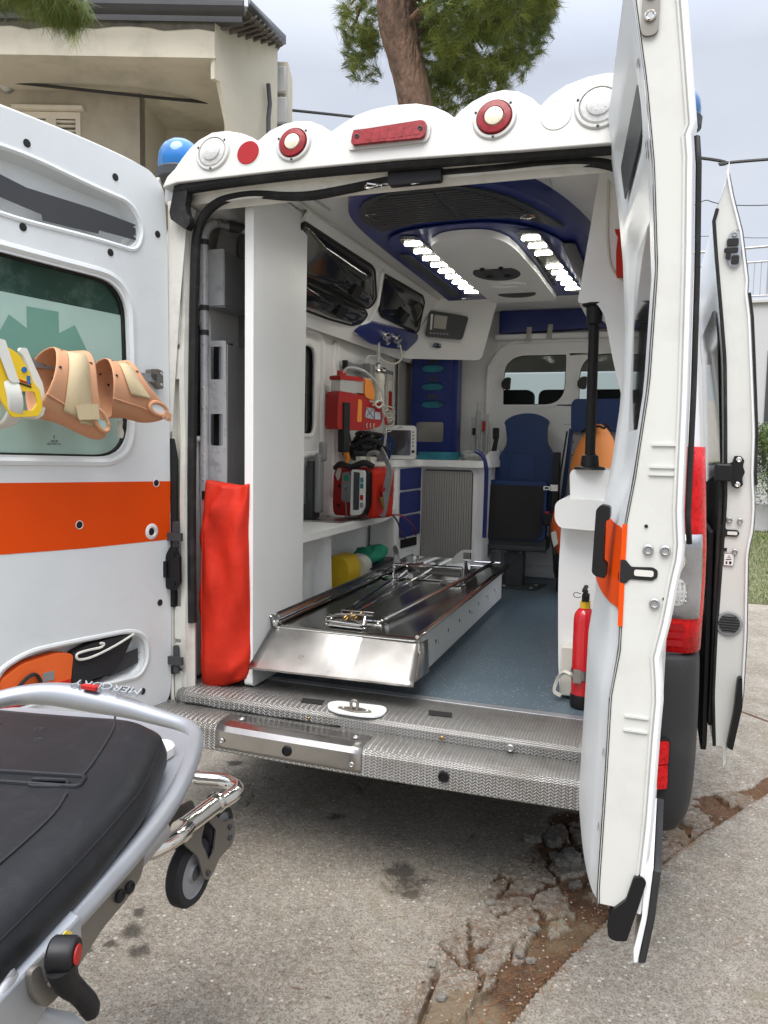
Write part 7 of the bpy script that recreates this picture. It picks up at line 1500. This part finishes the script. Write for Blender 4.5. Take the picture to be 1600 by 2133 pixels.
# lawn strip beyond the concrete, right
def sheet(name, pts, z, m, kind='structure'):
    b = MB(); b.v = [(x,y,z) for x,y in pts]; b.f = [tuple(range(len(pts)))]; o = b.obj(name, m); o['kind'] = kind; return o
M['earth'] = mat('lawn_soil', (.10,.105,.045), .95, var=.4, vscale=8, bump=.6)
sheet('lawn', [(-2,5.75),(14,5.75),(14,19.5),(-2,19.5)], .006, 'earth')
bv = []; bfv = []; rg2 = np.random.RandomState(4); n_ = 26000
xs_ = rg2.uniform(1.0,4.6,n_); ys_ = 5.75+(rg2.rand(n_)**1.3)*12; an = rg2.uniform(0,pi,n_); hh = rg2.uniform(.02,.055,n_)*(1+(ys_-5.7)*.05); ww = .004*(1+(ys_-5.7)*.12)
V = np.zeros((n_,3,3)); V[:,0] = np.stack([xs_-np.cos(an)*ww, ys_-np.sin(an)*ww, np.full(n_,.006)],1); V[:,1] = np.stack([xs_+np.cos(an)*ww, ys_+np.sin(an)*ww, np.full(n_,.006)],1); V[:,2] = np.stack([xs_+rg2.randn(n_)*.015, ys_+rg2.randn(n_)*.015, hh],1)
me = bpy.data.meshes.new('grass'); me.from_pydata(V.reshape(-1,3).tolist(), [], np.arange(n_*3).reshape(-1,3).tolist()); tag(finish('grass', me, 'grass', smooth=False), kind='stuff')

# ================================================================== HOUSE (upper left)
fr_dir = Vector((cos(radians(19.3)), sin(radians(19.3)), 0)); fn = Vector((-fr_dir.y, fr_dir.x, 0)); HB = Vector((-2.485,6.978,0))
def H(s, z, d=0.): p = HB+fr_dir*s+fn*d; return (p.x, p.y, z)
house = thing('house', 'beige plastered house with deep eaves and cream shutters behind the left door', 'house', H(-4,0,2))
def hbox(name, s0, s1, z0, z1, d0, d1, m, par=house, bev=0.):
    b = MB(); b.box((s0,d0,z0),(s1,d1,z1), lambda x,y,z: H(x,z,y)); return b.obj(name, m, par, bev)
wn = rect(-5.15,4.5,-4.00,5.62) ; D1 = 1.05
# setback wall with the shuttered window (scaled for its distance d)
def far(s, z, d):     # a point seen at facade (s,z), moved back by d
    k = 1+d/10.; return ((s+0.)*k, 1.49+(z-1.49)*k)
wl0 = [far(-8.5,0,D1)[0], far(-3.144,0,D1)[0]]
winr = [far(-4.62,5.56,D1), far(-3.88,4.55,D1)]
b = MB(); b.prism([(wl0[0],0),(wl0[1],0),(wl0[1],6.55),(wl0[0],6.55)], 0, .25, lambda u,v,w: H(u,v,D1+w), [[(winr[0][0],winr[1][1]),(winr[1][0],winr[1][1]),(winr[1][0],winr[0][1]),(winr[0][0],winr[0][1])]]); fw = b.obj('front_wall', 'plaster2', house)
# return wall and inner wall of the loggia
b = MB(); b.box((wl0[1]-.2,D1+.005,0),(wl0[1],D1+2.6,6.55), lambda x,y,z: H(x,z,y)); b.obj('loggia_wall', 'stain_plaster', house)
b = MB(); b.box((wl0[1],D1+1.3,0),(-1.9,D1+1.5,6.55), lambda x,y,z: H(x,z,y)); b.obj('loggia_wall', 'stain_plaster', house)
# overhanging fascia beam and soffit
hbox('fascia', -8.6, -2.205, 6.255, 6.66, 0, .22, 'stain_plaster')
hbox('soffit', -8.6, -2.21, 6.275, 6.40, .22, D1+2.6, 'stain_plaster')
hbox('fascia_edge', -8.6, -2.19, 6.235, 6.257, -.015, .20, 'stain_plaster')
# side wall (goes back to the right)
sd0 = Vector((-2.205, 0)); ang_ = radians(63)
def SW_(t, z, w=0.): x = -2.205+t*cos(ang_)-w*sin(ang_); y = t*sin(ang_)+w*cos(ang_); return H(x, z, y)
def swquad(name, t0, t1, z0, z1, w0, w1, m, par=house): b = MB(); b.box((t0,w0,z0),(t1,w1,z1), lambda x,y,z: SW_(x,z,y)); return b.obj(name, m, par)
swquad('side_wall', 0.0, .62, 6.0, 6.90, 0, .06, 'stain_plaster'); swquad('side_wall', .62, 1.35, 0, 6.98, 0, .06, 'stain_plaster')
b = MB(); b.prism([(0,6.27),(.62,6.27),(.62,4.6)], .001, .058, SW_); b.obj('side_haunch', 'stain_plaster', house)
b = MB(); b.tube([SW_(1.05,6.35,-.06),SW_(1.09,6.1,-.06),SW_(1.03,5.9,-.08),SW_(1.03,3,-.08)], .03, 10); b.obj('downpipe', 'gutter', house)
# post and diagonal in the loggia
b = MB(); b.box((-2.20,.55,3.5),(-2.14,.61,6.27), lambda x,y,z: H(x,z,y)); b.obj('awning_post', 'shutterwhite', house)
b = MB(); b.tube([H(-2.12,6.2,.8),H(-1.62,4.9,1.6)], .05, 8); b.obj('awning_arm', 'shutterwhite', house)
b = MB(); b.tube([H(-3.0,5.95,2.1),H(-2.70,5.35,2.2)], .05, 8); b.obj('wall_lamp', 'greywall', house)
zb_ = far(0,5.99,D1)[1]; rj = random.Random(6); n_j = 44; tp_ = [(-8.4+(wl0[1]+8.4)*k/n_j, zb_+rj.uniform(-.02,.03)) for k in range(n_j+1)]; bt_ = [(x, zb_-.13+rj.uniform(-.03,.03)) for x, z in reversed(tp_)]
b = MB(); b.prism(tp_+bt_, -.012, -.001, lambda u,v,w: H(u,v,D1+w)); b.obj('dark_band', 'darkplaster', fw)  # jagged strip of darker plaster colour along the top of the setback wall
rj2 = [(-8.5+.21*k, 6.66) for k in range(31)]; b = MB(); b.prism(rj2+[(x, 6.60-.06*rj.random()) for x, z in reversed(rj2)], -.004, -.001, lambda u,v,w: H(u,v,w)); b.obj('dark_band', 'darkplaster', house)  # same darker colour in a ragged strip along the top of the fascia
# gutter, roof slab and tiles
pr_g = [(0,6.68),(-.10,6.69),(-.14,6.74),(-.14,6.80),(-.11,6.84),(-.09,6.84),(-.09,6.78),(0,6.76)]
b = MB(); b.loft([[H(s,z,d-.10) for d,z in pr_g] for s in (-9,-1.80)]); b.obj('gutter', 'gutter', house, .01)
b = MB(); b.box((-9,-.02,6.66),(-1.86,.08,6.80), lambda x,y,z: H(x,z,y)); b.obj('eaves_board', 'gutter', house)
def RF(s, t, z0=6.80): return H(s, z0+t*.20, t)
b = MB(); b.add([RF(-9,0),RF(-1.80,0),RF(-1.54,1.3),RF(-2.6,4.5),RF(-9,4.5)], [(0,1,2,3,4)]); b.v += [tuple(Vector(v)+Vector((0,0,.06))) for v in b.v[:5]]; b.f += [(5,6,7,8,9),(0,1,6,5),(1,2,7,6),(2,3,8,7),(3,4,9,8),(4,0,5,9)]; rf = b.obj('roof', 'tile', house)
# verge with curved tile ends
for k in range(8):
    t = .12+k*.15; c = Vector((-1.88+t*.20, 0)); p = Vector(RF(c.x, t)); b = MB()
    b.grid(lambda u, v: tuple(p+Vector((0,0,.005))+fr_dir*(.11*cos(u)-.30*v+.05)+Vector((0,0,-.085*sin(u)-.12*v))), np.linspace(.1,pi-.1,8), (0,1)); o = b.obj('roof_tile', 'tile', rf); s_ = o.modifiers.new('s','SOLIDIFY'); s_.thickness=.015
b = MB(); b.add([RF(-1.78,-.05),RF(-1.52,1.32),tuple(Vector(RF(-1.52,1.32))+Vector((0,0,.12))),tuple(Vector(RF(-1.78,-.05))+Vector((0,0,.12)))], [(0,1,2,3)]); o = b.obj('verge_board', 'gutter', rf); s_ = o.modifiers.new('s','SOLIDIFY'); s_.thickness=.03
# far return of the eaves, seen against the sky
for k in range(3):
    z1 = 6.25-k*.42; b = MB(); b.box((-1.86,1.35,z1-.36+.55),(-1.50+.02*k,1.45,z1+.55), lambda x,y,z: H(x,z,y)); b.obj('corner_block', 'greywall', house, .02)
hbox('far_wall', -1.90, -1.48, 0, 6.9, 1.46, 2.0, 'stain_plaster')
b = MB(); b.box((-3.05,2.0,7.0),(-2.62,2.4,8.3), lambda x,y,z: H(x,z,y)); b.obj('chimney', 'plaster2', house)
# shuttered window
ws = [winr[0][0], winr[1][0]]; wz = [winr[1][1], winr[0][1]]
def WF(u, v, w): return H(u, v, D1-.02+w)
b = MB(); b.box((ws[0]-.10,-.10,wz[1]+.01),(ws[1]+.06,.02,wz[1]+.06), lambda x,y,z: H(x,z,D1+y)); wdw = b.obj('window', 'shutterwhite', house, .004)
mid = (ws[0]+ws[1])/2
for x0, x1 in ((ws[0],mid),(mid,ws[1])):
    b = MB(); b.prism([(x0,wz[0]),(x1,wz[0]),(x1,wz[1]),(x0,wz[1])], 0, .05, WF, [[(x0+.07,wz[0]+.08),(x1-.07,wz[0]+.08),(x1-.07,wz[1]-.09),(x0+.07,wz[1]-.09)]]); sf = b.obj('shutter', 'shutterwhite', wdw, .004)
    z = wz[1]-.11
    while z > wz[0]+.10:
        b = MB(); b.add([WF(x0+.07,z,.0),WF(x1-.07,z,.0),WF(x1-.07,z-.035,.045),WF(x0+.07,z-.035,.045)], [(0,1,2,3)]); o = b.obj('slat', 'shutterwhite', sf); s_ = o.modifiers.new('s','SOLIDIFY'); s_.thickness=.006; z -= .062
b = MB(); b.box((ws[0],.06,wz[0]),(ws[1],.1,wz[1]), lambda x,y,z: H(x,z,D1+y)); b.obj('window_dark', 'dark', wdw)
lp = far(-4.79,5.86,D1)
b = MB(); b.lathe([(.10,0),(.10,-.05)], H(lp[0],lp[1],D1), tuple(fn), 24); bl_ = b.obj('bulkhead_lamp', 'castalu', house)
b = MB(); b.lathe([(.088,-.05),(.075,-.10),(.04,-.13),(.0001,-.135)], H(lp[0],lp[1],D1), tuple(fn), 24); b.obj('lamp_glass', 'clearlens', bl_)

# overhead cables
def cable(name, lbl, pts, r, n=14):
    b = MB(); b.tube(sm(pts, n), r, 6); return tag(b.obj(name, 'wire'), lbl, 'cable')
cable('cable', 'thick twisted cable running from the house wall behind the roof lamps', [H(-6.5,6.45,.95),H(-3.4,6.18,.95),(-3.897,9.0,6.546),(1.161,9.0,5.408),(2.04,9.0,5.294),(9,9.0,5.2)], .022)
cable('cable', 'thin wire crossing the sky at the upper right', [(.5,12,4.75),(1.30,12,5.67),(2.5,12,5.55),(9,12,5.4)], .008)
cable('cable', 'thinnest faint wire beneath the other one at upper right', [(-2,14,5.6),(1.6,14,5.62),(3,14,5.5),(9,14,5.4)], .006)

# ================================================================== PINE TREES
def needle_mesh(tips, per, ln, wd, droop, seed, up=.25):
    r = np.random.RandomState(seed); n = len(tips)*per; T = np.repeat(np.array(tips), per, 0)
    ax = r.randn(len(tips),3); ax[:,2] = ax[:,2]*.6+up; ax /= np.linalg.norm(ax,axis=1)[:,None]; d = np.repeat(ax, per, 0)+.48*r.randn(n,3); d /= np.linalg.norm(d,axis=1)[:,None]
    L_q = ln*(.7+.5*r.rand(n)); s = np.cross(d, r.randn(n,3)); s /= np.linalg.norm(s,axis=1)[:,None]
    base = T-np.repeat(ax, per, 0)*.10*r.rand(n,1)+r.randn(n,3)*.008; tip = base+d*L_q[:,None]; tip[:,2] -= droop*L_q
    V = np.stack([base-s*wd, base+s*wd, tip], 1).reshape(-1,3); return V
TB = Vector((-2.155,6.034,0))
def TP(s, z, d=0.): p = TB+fr_dir*s+fn*d; return Vector((p.x, p.y, z))
pine = thing('pine_tree', 'large pine with reddish bark rising behind the ambulance roof', 'tree', TP(.9,0))
trunk = [TP(1.0,0,.2),TP(.85,1.5,.15),TP(.62,3.2,.1),TP(.42,4.4,.05),TP(.27,5.3),TP(.16,5.75),TP(.06,6.1),TP(.03,6.5),TP(.10,7.0),TP(.3,7.8),TP(.6,8.8)]
TPs = sm(trunk, 8); rad = [np.interp(p.z,[0,2,4,5.3,6.4,7.5,9],[.30,.27,.22,.19,.205,.15,.08]) for p in TPs]
b = MB(); nseg = 40; rings = []
for p, r in zip(TPs, rad):
    rings.append([tuple(p+Vector((cos(a),sin(a),0))*r*(1+.10*noise.noise(Vector((cos(a)*3,sin(a)*3,p.z*2.2)))+.06*noise.noise(Vector((cos(a)*9,sin(a)*9,p.z*6))))) for a in np.linspace(0,2*pi,nseg)[:-1]])
b.loft(rings); b.obj('trunk', 'bark', pine, ang=80)
crown_c = TP(1.0,6.9,.2); rq = random.Random(12); tips = []
def branch(a, c, r0, nm='branch'):
    mid_ = (a+c)/2+Vector((rq.uniform(-.1,.1),rq.uniform(-.1,.1),.12)); b = MB(); P_ = sm([a,mid_,c],5); b.tube(P_, list(np.linspace(r0,r0*.35,len(P_))), 7); return b
bb_ = MB()
ends = []
for k in range(60):
    s_, z_, d_ = rq.uniform(-.5,1.8), rq.uniform(5.85,8.2), rq.uniform(-1.2,1.4)
    lo = np.interp(s_, [-.6,-.35,0,.35,.7,1.0,1.3,1.6,1.8],[6.3,6.05,6.25,5.80,5.68,5.75,5.85,6.1,6.4]); z_ = max(z_, lo+.12)
    e_ = TP(s_, z_, d_); st_z = rq.uniform(5.9,7.6); i_ = min(range(len(TPs)), key=lambda q: abs(TPs[q].z-st_z)); ends.append(e_)
    br_ = branch(TPs[i_], e_, .035); k_ = len(bb_.v); bb_.v += br_.v; bb_.f += [tuple(i+k_ for i in f) for f in br_.f]
o = bb_.obj('branches', 'bark', pine); o['kind'] = 'stuff'
for k in range(4600):
    s_, d_ = rq.uniform(-.62,1.95), rq.uniform(-1.35,1.5)
    lo = np.interp(s_, [-.65,-.52,-.40,-.3,-.1,.1,.30,.45,.6,.75,.95,1.15,1.35,1.5,1.7,1.9],[6.35,6.05,5.92,6.0,6.45,6.5,6.15,5.72,5.62,5.66,5.74,5.74,5.92,6.05,6.2,6.55])
    z_ = lo+abs(rq.gauss(0,.75))+.04
    if z_ > 8.6: continue
    if -.22 < s_ < .35 and z_ < 6.9 and d_ < .5: continue
    if noise.noise(Vector((s_*2.6,d_*2.6,z_*2.6))) < -.06 and z_ > lo+.2: continue
    if s_ < .25 and noise.noise(Vector((s_*5,d_*5,z_*5+4))) < .0: continue
    tips.append(tuple(TP(s_, z_, d_)))
V = needle_mesh(tips, 48, .16, .0030, .2, 3)
me = bpy.data.meshes.new('crown'); me.from_pydata(V.tolist(), [], np.arange(len(V)).reshape(-1,3).tolist()); o = finish('crown', me, 'needles', pine, smooth=False)
# second pine: only one low bough reaches the picture at top left
p2 = thing('pine_tree', 'pine whose drooping bough hangs into the top left corner', 'tree', (-8.2,1.2,0))
b = MB(); b.tube(sm([(-8.2,1.2,0),(-8.1,1.3,2.5),(-8.2,1.2,5),(-8.0,1.3,8)],6), [.22]*13+[.12]*6, 16); b.obj('trunk', 'bark', p2)
b = MB(); b.tube(sm([(-8.15,1.25,5.6),(-6.6,2.0,5.75),(-5.2,2.7,5.55),(-4.5,2.95,5.30),(-4.15,3.0,5.12)],8), [.07]*8+[.045]*8+[.025]*8+[.012]*9, 8); b.obj('bough', 'bark', p2)
tips = []
for k in range(170):
    t = rq.random(); c = Vector((-4.15,3.0,5.12)).lerp(Vector((-4.95,2.85,5.42)), t**1.2); q = c+Vector((rq.gauss(0,.07),rq.gauss(0,.14),rq.gauss(.03,.06))); tips.append(tuple(q))
for k in range(90):
    tips.append((-3.98+rq.gauss(0,.10)-.02, 3.0+rq.gauss(0,.10), 5.03+abs(rq.gauss(0,.05))))
for k in range(900):
    tips.append((rq.uniform(-9.3,-6.9), rq.uniform(.2,2.4), rq.uniform(6.0,8.6)))
V = needle_mesh(tips, 60, .17, .0018, .3, 8, -.35)
me = bpy.data.meshes.new('crown'); me.from_pydata(V.tolist(), [], np.arange(len(V)).reshape(-1,3).tolist()); finish('crown', me, 'needles', p2, smooth=False)

# ================================================================== RIGHT BACKGROUND
bld = thing('annex_building', 'low pale grey rendered building with a railed roof terrace at the right edge', 'building', (6,17,0))
dr_h = [(3.22,1.2),(4.1,1.2),(4.1,3.66),(3.22,3.66)]
b = MB(); b.prism([(1.2,0),(14,0),(14,4.82),(1.2,4.82)], 0, .3, FY(17.0), [dr_h]); b.obj('wall', 'greywall', bld)
b = MB(); b.box((1.2,17.3,0),(14,22,4.78)); b.obj('wall_rear', 'greywall', bld)
b = MB(); b.prism(dr_h, 0, .04, FY(17.12)); dd = b.obj('door', 'shutterwhite', bld)
b = MB(); b.prism([(3.12,1.2),(3.22,1.2),(3.22,3.66),(4.1,3.66),(4.1,3.76),(3.12,3.76)], -.03, .01, FY(17.0)); b.obj('door_frame', 'dgrey', dd)
b = MB(); b.box((1.1,16.93,4.82),(14,22,4.90)); b.obj('roof_slab', 'greywall', bld, .01)
rl_ = MB(); rl_.tube([(1.3,17.05,6.02),(14,17.05,6.4)], .03, 8); rl_.obj('handrail', 'railing', bld)
b = MB(); b.tube([(1.3,17.05,5.72),(14,17.05,5.9)], .022, 8); b.obj('mid_rail', 'railing', bld)
b = MB(); b.tube([(1.3,17.05,4.99),(14,17.05,4.99)], .022, 8); b.obj('bottom_rail', 'railing', bld)
for k in range(64):
    x = 1.35+k*.14; b = MB(); b.tube([(x,17.05,4.99),(x,17.05,5.73+(x-1.3)*.014 if k % 6 else 6.03+(x-1.3)*.03)], .008 if k % 6 else .02, 5); b.obj('baluster', 'railing', bld)
lw_ = tag(MB().box((1.6,13.3,0),(12,13.5,.52)).obj('low_wall', 'greywall', None, .01), 'low grey wall beneath the clipped hedge', 'wall')
hdg = thing('hedge', 'clipped green hedge beyond the grass at the right edge', 'hedge', (4,13.1,.3))
n_ = 42000; r = np.random.RandomState(2); px = r.uniform(2.25,7.0,n_); u_ = r.rand(n_)
top_ = 1.86+.08*np.sin(px*3)+.06*r.randn(n_); pz = .45+(top_-.45)*np.sqrt(r.rand(n_)); py = 13.0+.45*r.rand(n_)+.08*np.sin(px*9+pz*7); px = px+.12*np.maximum(0,1.4-pz)*(px < 2.8)
c = np.stack([px,py,pz],1); d = r.randn(n_,3); d /= np.linalg.norm(d,axis=1)[:,None]; s_ = np.cross(d, r.randn(n_,3)); s_ /= np.linalg.norm(s_,axis=1)[:,None]
V = np.stack([c-s_*.011, c+s_*.011, c+d*.05],1).reshape(-1,3); me = bpy.data.meshes.new('hedge_foliage'); me.from_pydata(V.tolist(), [], np.arange(n_*3).reshape(-1,3).tolist()); finish('foliage', me, 'hedge', hdg, smooth=False)
b = MB()
for k in range(12): b.tube([(2.5+k*.4,13.2,0),(2.5+k*.4+.05,13.2,1.5)], .025, 6)
b.obj('stems', 'bark', hdg)
